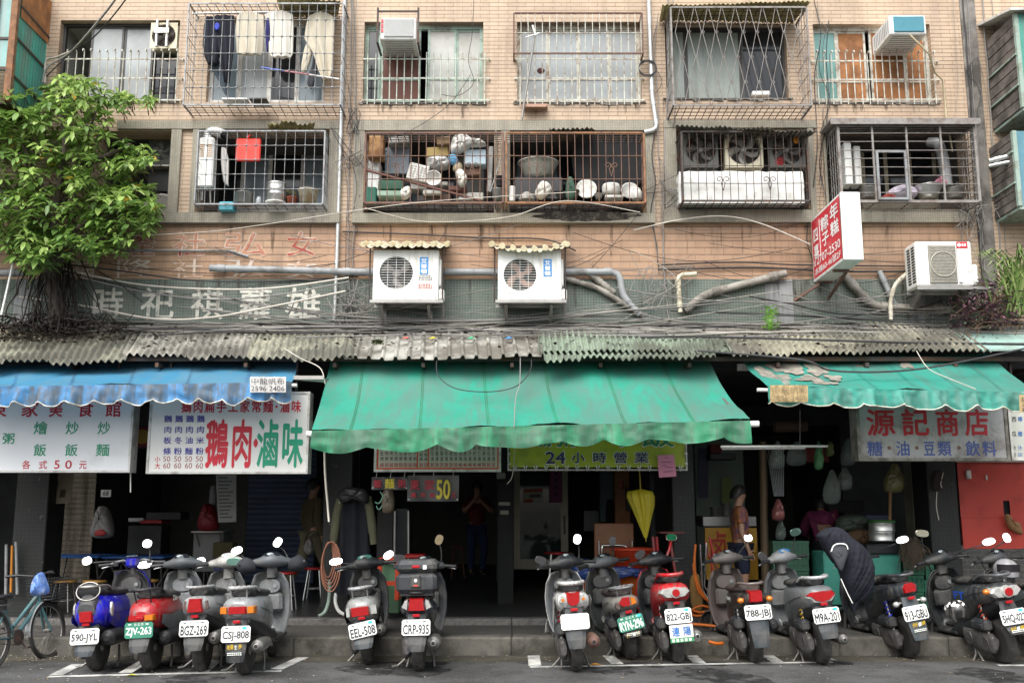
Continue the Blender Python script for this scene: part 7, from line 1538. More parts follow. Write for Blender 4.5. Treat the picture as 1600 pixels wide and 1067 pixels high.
def blue_bits(t, s, zs, zr, zl, zp, Ms, M_):
    g = MB(); 
    for sg in (-1,1): g.lens([V(sg*.172,-.12+.07*sin(a)*.5,zl+.05+.075*cos(a)) for a in [2*pi*k/14 for k in range(14)]][::sg], V(sg,-.0,0), .02, .8)
    part('turn_signal', g, LENS['clear'], t, True); g = MB(); g.loft([sell(y,.085,zl,z,2.2) for y,z in ((-.305,zl+.12),(-.27,zs-.04),(-.15,zs-.035),(.05,zs-.03))]); part('tail_panel', g, plas('3A3C40'), t, True); g = MB(); g.box(-.2,.2,.93,.96,.66,.93,0); g.box(.03,.075,.922,.929,.77,.84,1); g.box(.03,.075,.921,.9215,.82,.84,2); part('inner_panel', g, [MT['black'],plate_w,P('tab_red','B8432F',.5)], t, True)
def decal(txts):
    def f(t, s, zs, zr, zl, zp, Ms, M_):
        g = MB(); hw = s.get('hw',.17)
        for (tx,y0,z0,l,h,mi) in txts: g.text(tx, V(-hw-.006 if s['at'][0] > 800 else hw+.006,y0 if s['at'][0] < 800 else y0+l,z0), V(0,l if s['at'][0] < 800 else -l,0), V(0,0,h), mi, .03)
        part('decal', g, [ink_w, P('decal_blue','2F57C8',.4), P('decal_red','C03040',.4)], t, True)
    return f
SP = [
 dict(at=(152,1047),label='bright blue scooter with a big chrome hoop behind its seat, leftmost in the row',plate='590-JYL',zl=.545,zp=.365,zr=.83,zb=.18,body='1414A8',tailc='1616B4',skirt='1616B0',hw=.175,tail='box',ts=.95,lean=-3,yaw=1,steer=10,naked=1,loop=1,rail='dull_steel',head='8A8C8E',ex=(.17,-.2,.33,.075),zh=1.0,mirrors=[(-1,136,876,'r','w',20),(1,230,849,'r','w',-8)],more=blue_bits,mg='4A545C',shield='1414A8'),
 dict(at=(236,1047),label='red tailed scooter with grey leg shield and a green plate, black rear rack',plate='ZJV-263',green=1,ink=1,city=1,zl=.535,zp=.425,zr=.80,zb=.22,body='85898B',tailc='A3161E',skirt='6E7274',tail='flat',lean=-3,yaw=-1,steer=2,rail='black',rack=1,inner='83878A',glove='83878A',head='4F5559',ex=(.17,-.12,.32,.07),zh=.99,ptilt=4,mirrors=[(-1,226,882,'l','w',8),(1,312,877,'o','w',24)],mg='4E5358',more=decal((('Dio',.12,.66,.12,.05,0),))),
 dict(at=(316,1048),label='silver scooter with a red trapezoid tail lamp, between the red and the grey scooter',plate='BGZ-269',city=1,zl=.655,zp=.445,zr=.83,zb=.24,body='9A9C9D',inner='8A8C8D',head='B9B8B2',tail='trap',rail='A5A7A8',lean=-2,yaw=2,steer=16,dash='B0B2B0',ex=(.17,-.24,.34,.06),exm='dull_steel',zh=1.0,mirrors=[(1,370,860,'o','w',20)],mg='4A4E52'),
 dict(at=(383,1053),label='grey scooter with a wide red and amber tail lamp and cloth hand muffs',plate='CSJ-808',city=1,stick=.08,zl=.63,zp=.415,zr=.835,zb=.16,body='8C8F91',inner='83878A',glove='83878A',head='565C61',tail='wide',hw=.19,rail='A9ABAC',rack=1,lean=-2,yaw=-1,steer=14,ex=(.18,-.26,.29,.062),exm='dull_steel',zh=1.02,ad=('有購','生','多'),mirrors=[(-1,365,877,'l','g',0),(1,434,847,'v','w',-28)],more=muffs,mg='2C2F33'),
 dict(at=(576,1037),label='silver and black scooter leaning beside the mosaic pillar, red badge tail lamp',plate='EEL-508',city=1,stick=.09,zl=.56,zp=.385,zr=.79,zb=.2,body='2E3033',tailc='8F9190',tail='eel',hw=.175,rail='9FA1A2',rack=1,skirt='2B2D30',lean=-7,yaw=4,steer=-2,dash='3F6A60',head='2A2C2F',ex=(.16,-.16,.34,.06),exm='dull_steel',prot=-6,mirrors=[(-1,525,877,'l','w',4),(1,607,867,'o','w',30)],mg='5A636A',centre=0),
 dict(at=(655,1047),label='dark navy scooter carrying a large grey top box',plate='CRP-935',city=1,zl=.66,zp=.45,zr=.775,zb=.225,body='2A2E38',tailc='2E323C',tail='crp',hw=.175,rail='black',lean=-1,yaw=0,steer=-6,ex=(.16,-.24,.29,.065),exm='dull_steel',mirrors=[(-1,624,872,'o','d',0),(1,686,843,'v','t',-24)],more=top_box,mg='3F4449',prot=0),
 dict(at=(901,1048),label='white scooter with a faded blank looking plate, leftmost of the right hand row',plate='CJC-J10',ink=3,zl=.72,zp=.51,zr=.87,zb=.26,body='D8D8D5',skirt='D2D2CE',inner='6F7376',head='2C2F33',tail='shield',hw=.175,rail='D0D0CC',rr=.02,lean=-4,yaw=1,steer=22,ex=(.17,-.26,.30,.065),exm='rust_red',spring='B02028',mirrors=[(-1,845,875,'o','d',-20),(1,902,842,'v','w',-14)],mg='454B52',zh=1.0),
 dict(at=(986,1030),label='grimy silver scooter with a tilted green plate, between the white and the red scooter',plate='RYN-296',green=1,ink=1,city=1,stick=.1,zl=.635,zp=.42,zr=.78,zb=.28,body='8F8E8A',tailc='8A8883',tail='dirty',hw=.165,inner='4A4D4F',head='74777A',rail='galv',rack=1,seat='3A2F30',lean=-9,yaw=6,steer=22,ex=(.16,-.2,.3,.055),ad=('你+','1','好'),prot=-4,mirrors=[(-1,908,881,'o','d',0),(1,957,845,'v','d',-20)],mg='2A2C30',zh=.97),
 dict(at=(1059,1035),label='bright red scooter with a round centred tail lamp and a white shop board',plate='822-GBJ',stick=.09,zl=.74,zp=.51,zr=.92,zb=.42,body='C01522',tail='round',hw=.18,inner='2E3034',head='2B2D31',rail='C01522',rr=.02,lean=-5,yaw=2,steer=20,ex=(.19,-.22,.28,.06),exm='steel',spring='8A1A22',stemc='C01522',mirrors=[(-1,1000,866,'o','d',30),(1,1049,839,'o','w',-6)],more=ad_board,mg='26282B',zh=1.0),
 dict(at=(1180,1035),label='mauve brown scooter with amber turn signals on stalks, heart shaped mirror',plate='788-JBJ',zl=.70,zp=.545,zr=.83,zb=.2,body='6E625E',tailc='231D1D',tail='box',hw=.16,inner='6A5F5B',glove='6A5F5B',head='77706C',seat='4A3E3A',rail='6E625E',lean=-4,yaw=2,steer=24,signals=((-.15,.665,'amber'),(.15,.665,'amber')),ex=(.17,-.22,.39,.068),spring='30343A',mirrors=[(-1,1122,872,'o','d',-40),(1,1169,840,'h','w',0)],mg='4A565E',fy=1.24,zh=1.02,more=decal((('many',.1,.62,.16,.05,0),))),
 dict(at=(1285,1037),label='dusty grey scooter with a wide red eye shaped tail lamp',plate='M9A-201',city=1,stick=.1,zl=.705,zp=.525,zr=.90,zb=.3,body='6C7073',tail='eyered',hw=.18,inner='74787A',glove='7E8182',head='8C8E8F',rail='B4B6B7',rr=.018,lean=-6,yaw=4,steer=26,dash='3A6A9A',ex=(.19,-.2,.25,.055),exm='dull_steel',heat=1,spring='C9A01E',mirrors=[(-1,1192,870,'o','d',-50),(1,1243,831,'o','g',10)],mg='4C535A',zh=1.03),
 dict(at=(1422,1028),label='dark slate scooter with a blue rear spring, draped with a padded jacket',plate='913-GBU',zl=.77,zp=.515,zr=.91,zb=.24,body='2B3138',tail='sport',ts=1.1,hw=.165,inner='25272B',head='24262A',rail='30353B',rr=.018,lean=-9,yaw=7,steer=20,signals=((-.16,.62,'clear'),(.15,.62,'clear')),ex=(.2,-.16,.40,.075),spring='2038C8',mirrors=[(1,1410,843,'l','w',4)],mg='56646E',ad=('你好','1','讚'),zh=1.0,more=decal((('GT',.18,.72,.16,.05,1),))),
 dict(at=(1571,1036),label='black scooter with a helmet on its floorboard, at the right end of the row',plate='5HQ-022',stick=.09,zl=.76,zp=.51,zr=.93,zb=.34,body='33363A',tail='round',ts=1.1,hw=.185,inner='2A2C2F',head='2C2E31',rail='4A4D51',rr=.018,lean=-8,yaw=6,steer=8,ex=(.2,-.2,.35,.06),spring='C0462E',mirrors=[(-1,1441,833,'l','c',-14),(1,1545,846,'l','w',4)],mg='3A4046',ad=('你好','1','讚'),zh=1.03,signals=((-.2,.78,'amber'),),more=decal((('FT',.2,.66,.2,.08,1),))),
 dict(at=(1652,1034),label='grey scooter mostly cut off by the right edge, helmet hung on its mirror',plate='K6T-118',zl=.7,zp=.5,zr=.86,zb=.3,body='5A5D60',tail='trap',lean=-5,yaw=4,steer=14,mirrors=[(-1,1573,840,'v','w',0),(1,1640,840,'o','w',0)],zh=1.02,mg='3A4046'),
]
faint = P('faint_ink','C9C9C4',.5)
for s in SP:
    if s.get('ink') == 3: s['ink'] = 0; o = scooter(s); pl = [c for c in o.children if c.name.startswith('license_plate')][0]; pl.children[0].data.materials[0] = faint; s['ink'] = 3
    else: scooter(s)
# helmets and the jacket
def helmet(label, px, py, Y, r, m1, m2, spots=False):
    c = W(px,py,Y); t = thing('helmet', label, 'helmet', c); g = MB(); rows = []
    for i in range(9):
        th = pi*.5*i/8; rr = r*cos(th); rows.append([c+V(rr*cos(a)*1.0, rr*sin(a)*1.15, r*sin(th)*.95) for a in [2*pi*k/20 for k in range(20)]])
    g.loft([[c+V(r*.93*cos(a), r*1.08*sin(a), -r*.45+.1*r*sin(a)) for a in [2*pi*k/20 for k in range(20)]]]+rows); part('shell', g, m1, t)
    g = MB(); 
    if spots:
        rn = random.Random(2)
        for i in range(16):
            th, a = rn.uniform(.1,1.2), rn.uniform(pi*.9,2.2*pi); n_ = V(cos(th)*cos(a), cos(th)*sin(a)*1.15, sin(th)*.95); q = c+n_*(r+.002); u = n_.orthogonal().normalized()*r*.14; v = n_.cross(u).normalized()*r*.11; g.add([q-u-v,q+u-v,q+u+v,q-u+v], [(0,1,2,3)])
        part('patch', g, m2, t)
    else:
        g.loft([[c+V(r*1.03*cos(a),r*1.17*sin(a),z) for a in [R(200+i*14) for i in range(11)]] for z in (-r*.1,r*.25,r*.5)], closed=False, cap=False); part('visor', g, m2, t)
    g = MB(); g.tube([c+V(-r*.8,0,-r*.4),c+V(-r*.3,-.03,-r*1.1),c+V(r*.3,-.03,-r*1.1),c+V(r*.8,0,-r*.4)], .007, 5); part('strap', g, MT['black'], t)
helmet('black helmet with white checks lying on the black scooter floorboard', 1494, 953, 10.55, .11, paint('17181A'), MT['white_plastic'], True)
helmet('silver grey helmet with dark visor hung on the cut off scooter at the right edge', 1572, 890, 10.75, .125, paint('8E8E92'), P('visor_dark','201E22',.2))
def slab_soft(name, label, cat, pts, Y, dep, m, quilt=0, group=None):
    c = V(0,0,0); P_ = [W(x,y,Y) for x,y in pts]; P_ = smooth(P_+[P_[0]],4)[:-1]; c = sum(P_,V(0,0,0))/len(P_); g = MB(); rings = []
    for f, d in ((1,0),(.97,.35),(.88,.65),(.7,.86),(.45,.97),(.2,1.),(.02,1.)):
        rings.append([c+(p-c)*f+V(0,-dep*d*(1+.22*sin(p.x*23+f*5)*sin(p.z*19))+(quilt*sin(((c+(p-c)*f).z)*62+((c+(p-c)*f).x)*14) if f < .97 else 0),0) for p in P_])
    g.loft([[p+V(0,dep*.5,0) for p in rings[0]]]+rings); return solo(name, g, m, label, cat, group)
puff = P('puffer_cloth','20222A',.85,var=.25,spec=.25)
def drape(name, label, cat, pts, Y, dep, m, quilt, folds):
    """padded cloth filled row by row between the two sides of its outline"""
    n = len(pts); Q = smooth([V(x,y,0) for x,y in pts+[pts[0]]],6); ys = [q.y for q in Q]; y0, y1 = min(ys)+.4, max(ys)-.4; fr = []; M = 48; K = 20
    for j in range(M+1):
        y = y0+(y1-y0)*j/M; xs = [Q[i].x+(Q[i+1].x-Q[i].x)*(y-Q[i].y)/(Q[i+1].y-Q[i].y) for i in range(len(Q)-1) if (Q[i].y-y)*(Q[i+1].y-y) < 0]
        xa, xb = (min(xs),max(xs)) if len(xs) > 1 else (pts[0][0],pts[0][0]+1); r = []
        for i in range(K+1):
            u = i/K; p = W(xa+(xb-xa)*u,y,Y); d = math.sqrt(max(0,1-(2*u-1)**2))*min(1,(xb-xa)/45)*math.sin(pi*min(1,max(.08,(j+2)/(M+3))))**.35
            q = abs(sin((y+(xa+xb)*.12*u)*quilt)); r.append(p+V(0,-dep*d*(.72+.28*q)-.025*d*sin(u*folds+y*.11)*sin(y*.05+u*3),0))
        bk = [V(q.x,Y+dep*.25,q.z) for q in r[::-1]]; fr.append(r+bk)
    g = MB(); g.loft(fr); return solo(name, g, m, label, cat)
drape('padded_jacket','black hooded padded jacket draped over the handlebars of the slate scooter','jacket',[(1276,836),(1290,826),(1312,824),(1335,842),(1354,858),(1366,884),(1364,912),(1356,932),(1344,940),(1336,955),(1330,948),(1318,912),(1309,886),(1300,876),(1284,852)],10.75,.17,puff,.26,11)
slab_soft('jacket_lining','dark grey lining showing in the hood opening of the padded jacket','jacket lining',((1296,862),(1304,853),(1318,852),(1326,860),(1320,880),(1314,892),(1304,876)),10.56,.03,P('lining_cloth','3B3C42',.9,var=.3))
g = MB(); g.tube(smooth([W(*q,10.53) for q in ((1299,861),(1303,852),(1312,849),(1322,851),(1325,858))],4), .007, 6); g.tube(smooth([W(*q,10.56) for q in ((1314,904),(1322,922),(1332,942))],4), .006, 5); solo('white_piping', g, MT['white_plastic'], 'white piping round the hood and down the zip of the padded jacket', 'piping')
# ================================================================ bicycles
def bicycle(label, at, yaw, lean, basket, fc, group='bicycles'):
    p = G(*at) if len(at) == 2 else Vector(at); t = thing('bicycle', label, 'bicycle', p, (0,R(lean),R(yaw)), group)
    Rw = .32; wb = 1.02
    for cy in (0,wb):
        g = MB(); g.tube([V(0,cy+Rw*cos(a),Rw+Rw*sin(a)) for a in [2*pi*k/36 for k in range(37)]], .024, 8, cap=False); w_ = part('wheel', g, MT['rubber'], t, True)
        g = MB(); g.tube([V(0,cy+(Rw-.035)*cos(a),Rw+(Rw-.035)*sin(a)) for a in [2*pi*k/36 for k in range(37)]], .012, 6, cap=False); g.cyl((-.04,cy,Rw),(.04,cy,Rw),.025,None,10)
        for k in range(24): a = 2*pi*k/24; g.tube([V(.03*(1 if k%2 else -1),cy+.02*cos(a+.5),Rw+.02*sin(a+.5)),V(0,cy+(Rw-.04)*cos(a),Rw+(Rw-.04)*sin(a))], .0022, 3, cap=False)
        part('rim', g, MT['dull_steel'], w_, True)
        g = MB(); rows = []
        for k in range(10): a = R((20 if cy == 0 else 60)+k*13); rows.append([V(x,cy+(Rw+.045)*cos(a),Rw+(Rw+.045)*sin(a)-abs(x)*.2) for x in (-.03,0,.03)])
        if cy: rows = [[V(x,cy+(Rw+.05)*cos(a),Rw+(Rw+.05)*sin(a)-abs(x)*.2) for x in (-.04,0,.04)] for a in [R(95+k*10) for k in range(10)]]
        g.loft(rows, closed=False, cap=False); g.loft([[q+V(0,0,-.004) for q in r] for r in rows], closed=False, cap=False); part('mudguard', g, MT['grey_plastic'], t, True)
    bb, st, hd, hd2 = V(0,.42,.30), V(0,.26,.62), V(0,.82,.86), V(0,.88,.66); g = MB()
    for a,b,r in ((bb,hd2,.026),(bb+V(0,-.03,.12),hd2+V(0,-.02,.1),.022),(bb,st,.02),(hd,hd2,.024)): g.tube([a,b],r,10)
    for sx in (-.05,.05): g.tube([bb,V(sx,0,Rw)],.012,6); g.tube([st,V(sx,0,Rw)],.010,6); g.tube([hd2,V(sx,wb,Rw)],.016,8)
    part('frame', g, fc, t, True)
    g = MB(); g.tube([st,st+V(0,-.03,.16)],.015,8); g.loft([[V(x*w_,-.0+y,z) for x,z in ((-1,.76),(-.9,.785),(0,.80),(.9,.785),(1,.76),(0,.74))] for y,w_ in ((.08,.07),(.14,.10),(.22,.085),(.32,.04),(.38,.02))]); part('saddle', g, MT['black'], t, True)
    g = MB(); g.tube([hd,hd+V(0,-.02,.12)],.014,8); g.tube(smooth([V(-.3,.7,1.0),V(-.2,.76,1.0),V(0,.83,.97),V(.2,.76,1.0),V(.3,.7,1.0)],4),.012,8)
    for sg in (-1,1): g.cyl((sg*.22,.75,1.),(sg*.33,.68,1.0),.017,None,8); g.tube([V(sg*.2,.80,.99),V(sg*.3,.76,.985)],.006,5)
    part('handlebar', g, MT['black'], t, True)
    g = MB(); g.cyl((.05,.42,.30),(.06,.42,.30),.09,None,20); g.tube([V(.06,.42,.3),V(.08,.5,.18)],.01,6); g.tube([V(-.06,.42,.3),V(-.08,.34,.42)],.01,6); g.box(.07,.15,.46,.54,.165,.185); g.box(-.15,-.07,.3,.38,.41,.43); g.tube([V(.055,.42,.385),V(.055,0,Rw+.04)],.005,4); g.tube([V(.055,.42,.215),V(.055,0,Rw-.04)],.005,4); part('crank', g, MT['iron'], t, True)
    g = MB(); g.tube([V(-.06,.02,.68),V(-.06,.3,.68)],.008,6); g.tube([V(.06,.02,.68),V(.06,.3,.68)],.008,6); g.tube([V(-.06,-.1,.68),V(-.06,.02,.68),V(-.05,0,.33)],.008,6); g.tube([V(.06,-.1,.68),V(.06,.02,.68),V(.05,0,.33)],.008,6)
    for k in range(4): g.tube([V(-.06,-.1+k*.12,.68),V(.06,-.1+k*.12,.68)],.006,5)
    part('carrier', g, MT['dull_steel'], t, True)
    if basket:
        g = MB(); B0, B1, y0, y1 = .68, .93, .90, 1.18
        for f in [i/7 for i in range(8)]:
            z = B0+(B1-B0)*f; e = .02+.03*f; g.tube([V(-.13-e,y0-e,z),V(.13+e,y0-e,z),V(.13+e,y1+e,z),V(-.13-e,y1+e,z),V(-.13-e,y0-e,z)],.0045,5,cap=False)
        for i in range(9):
            x = -.13+.26*i/8
            for yy,s_ in ((y0,-1),(y1,1)): g.tube([V(x,yy,B0),V(x*1.3,yy+s_*.05,B1)],.003,4)
            y = y0+(y1-y0)*i/8
            for sg in (-1,1): g.tube([V(sg*.13,y,B0),V(sg*.18,y,B1)],.003,4)
        g.box(-.13,.13,y0,y1,B0-.01,B0-.004); part('basket', g, MT['black'], t, True)
    return t
b = bicycle('teal city bicycle with a front basket cut off by the left edge', (-16,1046), -13, -6, True, mat('teal_frame',(.07,.16,.17),.4,var=.15,dirt=(.15,.14,.12),dirt_amt=.3,dirt_s=6), )
b.scale = (.88,.84,.9)
slab_soft('plastic_bag','clear plastic bag of blue cloth hanging from the teal bicycle handlebar','bag',((58,899),(63,894),(67,899),(72,912),(74,925),(66,930),(54,931),(50,927),(52,912)),9.95,.09,mat('blue_bag_cloth',(.10,.20,.50),.35,var=.4,vs=12,dirt=(.5,.55,.65),dirt_amt=.35,dirt_s=14))
# ================================================================ things standing and hanging in the arcade
def tube_thing(name, label, cat, paths, r, m, group=None, Y=None, n=6, sm=False):
    g = MB()
    for p in paths:
        q = [W(*a) if len(a) == 3 else W(a[0],a[1],Y) for a in p]; g.tube(smooth(q,5) if sm else q, r, n)
    return solo(name, g, m, label, cat, group)
def stool(label, px, py, Y, h, m, lm, r=.15, round_=True, group='stools in the arcade', legs_=4, lean=.05):
    c = W(px,py,Y); z0 = FZ(Y) if Y > 12.72 else ZS; t = thing('stool', label, 'stool', V(c.x,Y,z0), group=group); g = MB(); z = c.z
    g.lathe([(.001,z-.03),(r*.95,z-.03),(r,z-.018),(r*.97,z),(.001,z+.002)], (c.x,Y,0), n=20 if round_ else 4); part('seat', g, m, t)
    for k in range(4):
        a = pi/4+k*pi/2; g = MB(); g.tube([V(c.x+r*.7*cos(a),Y+r*.7*sin(a),z-.03),V(c.x+(r*.85+lean)*cos(a),Y+(r*.85+lean)*sin(a),z0)], .011, 6); part('leg', g, lm, t)
    g = MB(); zz = z0+(z-z0)*.35; g.tube([V(c.x+r*.95*cos(pi/4+k*pi/2),Y+r*.95*sin(pi/4+k*pi/2),zz) for k in range(5)], .007, 5); part('stretcher', g, lm, t)
wood_y = mat('stool_wood',(.42,.23,.06),.4,var=.2)
for lab,px,py,Y in (('wooden topped steel stool behind the bicycle basket',101,906,13.2),('wooden topped steel stool left of the blue scooter handlebars',148,906,13.2),('wooden topped steel stool behind the red tailed scooter',229,905,13.3)): stool(lab,px,py,Y,.45,wood_y,MT['dull_steel'])
redp_ = mat('red_plastic_seat',(.35,.02,.02),.4)
stool('red topped steel stool right of the hand muff scooter', 447,893,13.4,.45,redp_,MT['steel']); stool('red topped steel stool left of the mosaic pillar', 492,886,14.4,.45,redp_,MT['steel']); stool('dim wooden bar stool deep inside the middle shop', 716,852,17.2,.6,MT['brown_wood'],MT['brown_wood'],.13)
def table(label, a, b, py, Y, D, top, lm, th=.03, name='table', z0=None):
    x0,x1,z = W(a,py,Y).x,W(b,py,Y).x,W(800,py,Y).z; t = thing(name, label, 'table', V((x0+x1)/2,Y+D/2,FZ(Y))); g = MB(); g.bbox(x0,x1,Y,Y+D,z-th,z,.008); part('table_top', g, top, t)
    for x in (x0+.06,x1-.06):
        for s in (0,1): g = MB(); g.tube([V(x if s else x+(.0),Y+.05+(D-.1)*s,z-th),V(x+(.25 if x<(x0+x1)/2 else -.25)*.6,Y+.05+(D-.1)*(1-s),FZ(Y))], .014, 6); part('leg', g, lm, t)
    return t
blue_top = mat('blue_table',(.02,.10,.32),.35,var=.15)
table('blue topped folding table, left one, in front of the beige shutter', 66,155,868,13.8,.7,blue_top,MT['dull_steel']); table('blue topped folding table, right one, behind the blue scooter', 157,256,869,13.9,.7,blue_top,MT['dull_steel']); table('grey steel frame work table in the left shop', 298,350,829,14.6,.6,MT['dull_steel'],MT['dull_steel'])
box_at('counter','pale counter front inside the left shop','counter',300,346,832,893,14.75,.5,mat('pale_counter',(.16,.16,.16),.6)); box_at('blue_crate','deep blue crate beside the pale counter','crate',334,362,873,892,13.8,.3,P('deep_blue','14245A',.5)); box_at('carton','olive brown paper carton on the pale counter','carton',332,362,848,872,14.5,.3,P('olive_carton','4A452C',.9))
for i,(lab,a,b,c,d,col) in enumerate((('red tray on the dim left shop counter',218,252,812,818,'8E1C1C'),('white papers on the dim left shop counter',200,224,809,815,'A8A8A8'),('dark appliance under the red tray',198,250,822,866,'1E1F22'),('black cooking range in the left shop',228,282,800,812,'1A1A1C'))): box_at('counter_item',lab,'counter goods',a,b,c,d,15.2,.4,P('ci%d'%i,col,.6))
t = thing('house_number_plate','small white house number plate reading 68','number plate',W(165,776,16.3)); g = MB(); a,b = W(157,776,16.3),W(173.5,765,16.3); g.box(a.x,b.x,16.3,16.32,a.z,b.z); part('plate', g, MT['white_plastic'], t); g = MB(); g.text('68', V(a.x+.04,16.296,a.z+.02), V(.09,0,0), V(0,0,.075), 0, .02); part('lettering', g, ink_d, t)
def sheet_at(name, label, cat, pts, Y, m, marks=(), mm=None, txt=()):
    g = MB(); P_ = [W(x,y,Y) for x,y in pts]; g.prism(P_, (0,.012,0)); A,B,C,D = P_[:4]; pt = lambda u,v,o=-.006: (A+(B-A)*u)*(1-v)+(D+(C-D)*u)*v+V(0,o,0)
    for (u0,v0,u1,v1,k) in marks: g.quad(pt(u0,v1),pt(u1,v1),pt(u1,v0),pt(u0,v0),k)
    for (s,u0,v0,u1,v1,k) in txt: g.text(s, pt(u0,v1), pt(u1,v1)-pt(u0,v1), pt(u0,v0)-pt(u0,v1), k, .01)
    return solo(name, g, [m]+list(mm or ()), label, cat)
rows_ = [(.1,.06+.075*i,.1+.8*(.6+.4*((i*37)%10)/10),.085+.075*i,1) for i in range(12)]
sheet_at('paper_list','long printed paper sheet hanging in the left shop','paper',((337,741),(369,741),(369,815),(341,816)),13.7,P('paper_grey','8C8E8C',.8),rows_,[P('paper_ink','4E5052',.8)])
sheet_at('poster','tilted food poster hanging behind the far left signboard','poster',((64,738),(116,738),(108,786),(51,789)),13.0,P('poster_tan','7A715F',.7),((.2,.45,.32,.75,1),(.45,.3,.6,.7,1),(.7,.55,.85,.8,1)),[P('poster_fig','3A3226',.8)])
slab('plastic_bag','white plastic bag with red print hanging by the beige shutter','bag',((153,795),(158,790),(168,794),(175,812),(175,838),(143,838),(146,814)),14.6,.12,P('bag_dim_white','8A8784',.6)); slab('bag_print','red print on the white plastic bag by the beige shutter','print',((150,829),(160,827),(166,833),(160,837),(148,836)),14.47,.02,P('bag_print','9C2A26',.6))
slab('plastic_bag','translucent red bag hanging beside the long paper sheet','bag',((318,790),(326,786),(334,792),(341,812),(338,828),(312,828),(310,812)),14.2,.12,P('dim_red_bag','6E1A22',.5)); turned('canister','white canister above the translucent red bag','canister',332,789,14.3,11,30,JAR,P('dim_white','77787A',.5))
tube_thing('broom','orange handled broom standing against the left pillar','broom',(((19,852),(17,925)),),.016,P('orange_handle','C07A1E',.5),Y=12.65); tube_thing('pole','grey pole beside the orange broom','pole',(((10,850),(9,930)),((25,846),(27,928))),.02,MT['pvc'],Y=12.68); tube_thing('rod','thin white rod hanging under the right end of the far left signboard','rod',(((204,738),(204,769)),),.008,MT['white_alu'],Y=11.7)
# coat, hose, pipe at the mosaic pillar
navy2 = P('coat_navy','15171F',.9,var=.3); khaki = P('coat_sleeve','5A5A46',.9,var=.2)
t = cloth('hanging_coat','long dark coat with olive sleeves hanging on the mosaic pillar','coat',((540,560,763),(531,574,770),(527,580,780),(528,579,800),(529,578,840),(527,580,880),(524,584,928)),12.55,.045,2.5,navy2,seed=3,thick=.07); inv = WM[t.name]
g = MB(); g.tube(smooth([W(*q,12.5) for q in ((532,780),(526,805),(522,840),(520,862))],5),[.055]*11+[.04]*5,10); g.tube(smooth([W(*q,12.5) for q in ((574,776),(579,805),(582,830),(584,850))],5),[.055]*11+[.045]*5,10); part('sleeve', g, khaki, t); g = MB(); g.tube(smooth([W(*q,12.44) for q in ((530,786),(540,778),(556,780),(570,786))],5),.012,5); part('reflective_trim', g, P('trim_grey','9A9C96',.6), t)
slab('dark_bag','black bag with white script hanging above the coat','bag',((528,772),(538,762),(560,762),(574,768),(574,786),(552,782),(534,786)),12.42,.09,MT['black'])
g = MB(); c = W(513,874,12.45)
for i in range(5): g.tube([c+V((.06+.014*i)*cos(a)+.012*i,-.02*i+.01*sin(a*3),(.21+.022*i)*sin(a)-.02*i) for a in [2*pi*k/24 for k in range(25)]], .008, 6, cap=False)
solo('hose_coil', g, P('salmon_hose','B07860',.5), 'coil of salmon coloured hose hanging on the mosaic pillar', 'hose')
tube_thing('water_pipe','white bent pipe at the foot of the long coat','pipe',(((525,926,12.5),(524,940,12.5),(530,955,12.5),(545,962,12.5)),),.022,MT['white_plastic'],sm=True); tube_thing('water_pipe','dull green pipe curving down the mosaic pillar foot','pipe',(((515,905,12.5),(514,935,12.5),(508,955,12.45),(498,962,12.4)),),.022,MT['green_frame'],sm=True)
# red stools in a stack, crate, fridge
def plastic_stool(label, a, b, c, d, Y, m):
    x0,x1,z1 = W(a,c,Y).x,W(b,c,Y).x,W(800,c,Y).z; z0 = W(800,d,Y).z; t = thing('plastic_stool', label, 'stool', V((x0+x1)/2,Y,z0), group='red plastic stools'); g = MB(); g.bbox(x0,x1,Y,Y+(x1-x0),z1-.05,z1,.02); part('seat', g, m, t)
    for x in (x0+.025,x1-.025):
        for yy in (Y+.025,Y+(x1-x0)-.025): g = MB(); g.bbox(x-.025,x+.025,yy-.02,yy+.02,z0,z1-.051,.008); part('leg', g, m, t)
    g = MB(); zz = z0+(z1-z0)*.35; g.box(x0+.051,x1-.051,Y+.01,Y+.03,zz,zz+.05); part('rail', g, m, t)
orp = mat('orange_red_plastic',(.55,.055,.02),.4,var=.1)
box_at('crate','pale green crate under the red plastic stool','crate',596,622,884,958,12.35,.35,mat('pale_green_crate',(.10,.22,.12),.6,var=.2,dirt=(.05,.08,.05),dirt_amt=.4)); plastic_stool('orange red plastic stool standing behind the top box scooter',590,624,871,938,12.2,orp); box_at('tray','bright red tray lying behind the top box','tray',632,662,866,872,12.9,.3,P('tray_red','B01C1C',.4))
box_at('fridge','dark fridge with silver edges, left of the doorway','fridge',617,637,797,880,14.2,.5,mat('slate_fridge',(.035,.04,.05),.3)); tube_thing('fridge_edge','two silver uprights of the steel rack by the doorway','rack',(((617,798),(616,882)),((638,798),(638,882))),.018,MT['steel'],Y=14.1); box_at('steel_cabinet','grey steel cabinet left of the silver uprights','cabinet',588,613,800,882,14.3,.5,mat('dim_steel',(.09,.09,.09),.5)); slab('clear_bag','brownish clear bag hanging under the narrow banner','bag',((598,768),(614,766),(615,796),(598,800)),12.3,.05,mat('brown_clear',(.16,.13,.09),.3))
tube_thing('hook_wire','white cup and twisted wire hooks hanging below the narrow banner','hook',(((594,768),(598,776),(592,786),(586,784)),((588,790),(592,796),(597,790))),.008,P('hook_green','6FA08A',.4),Y=11.95,sm=True)
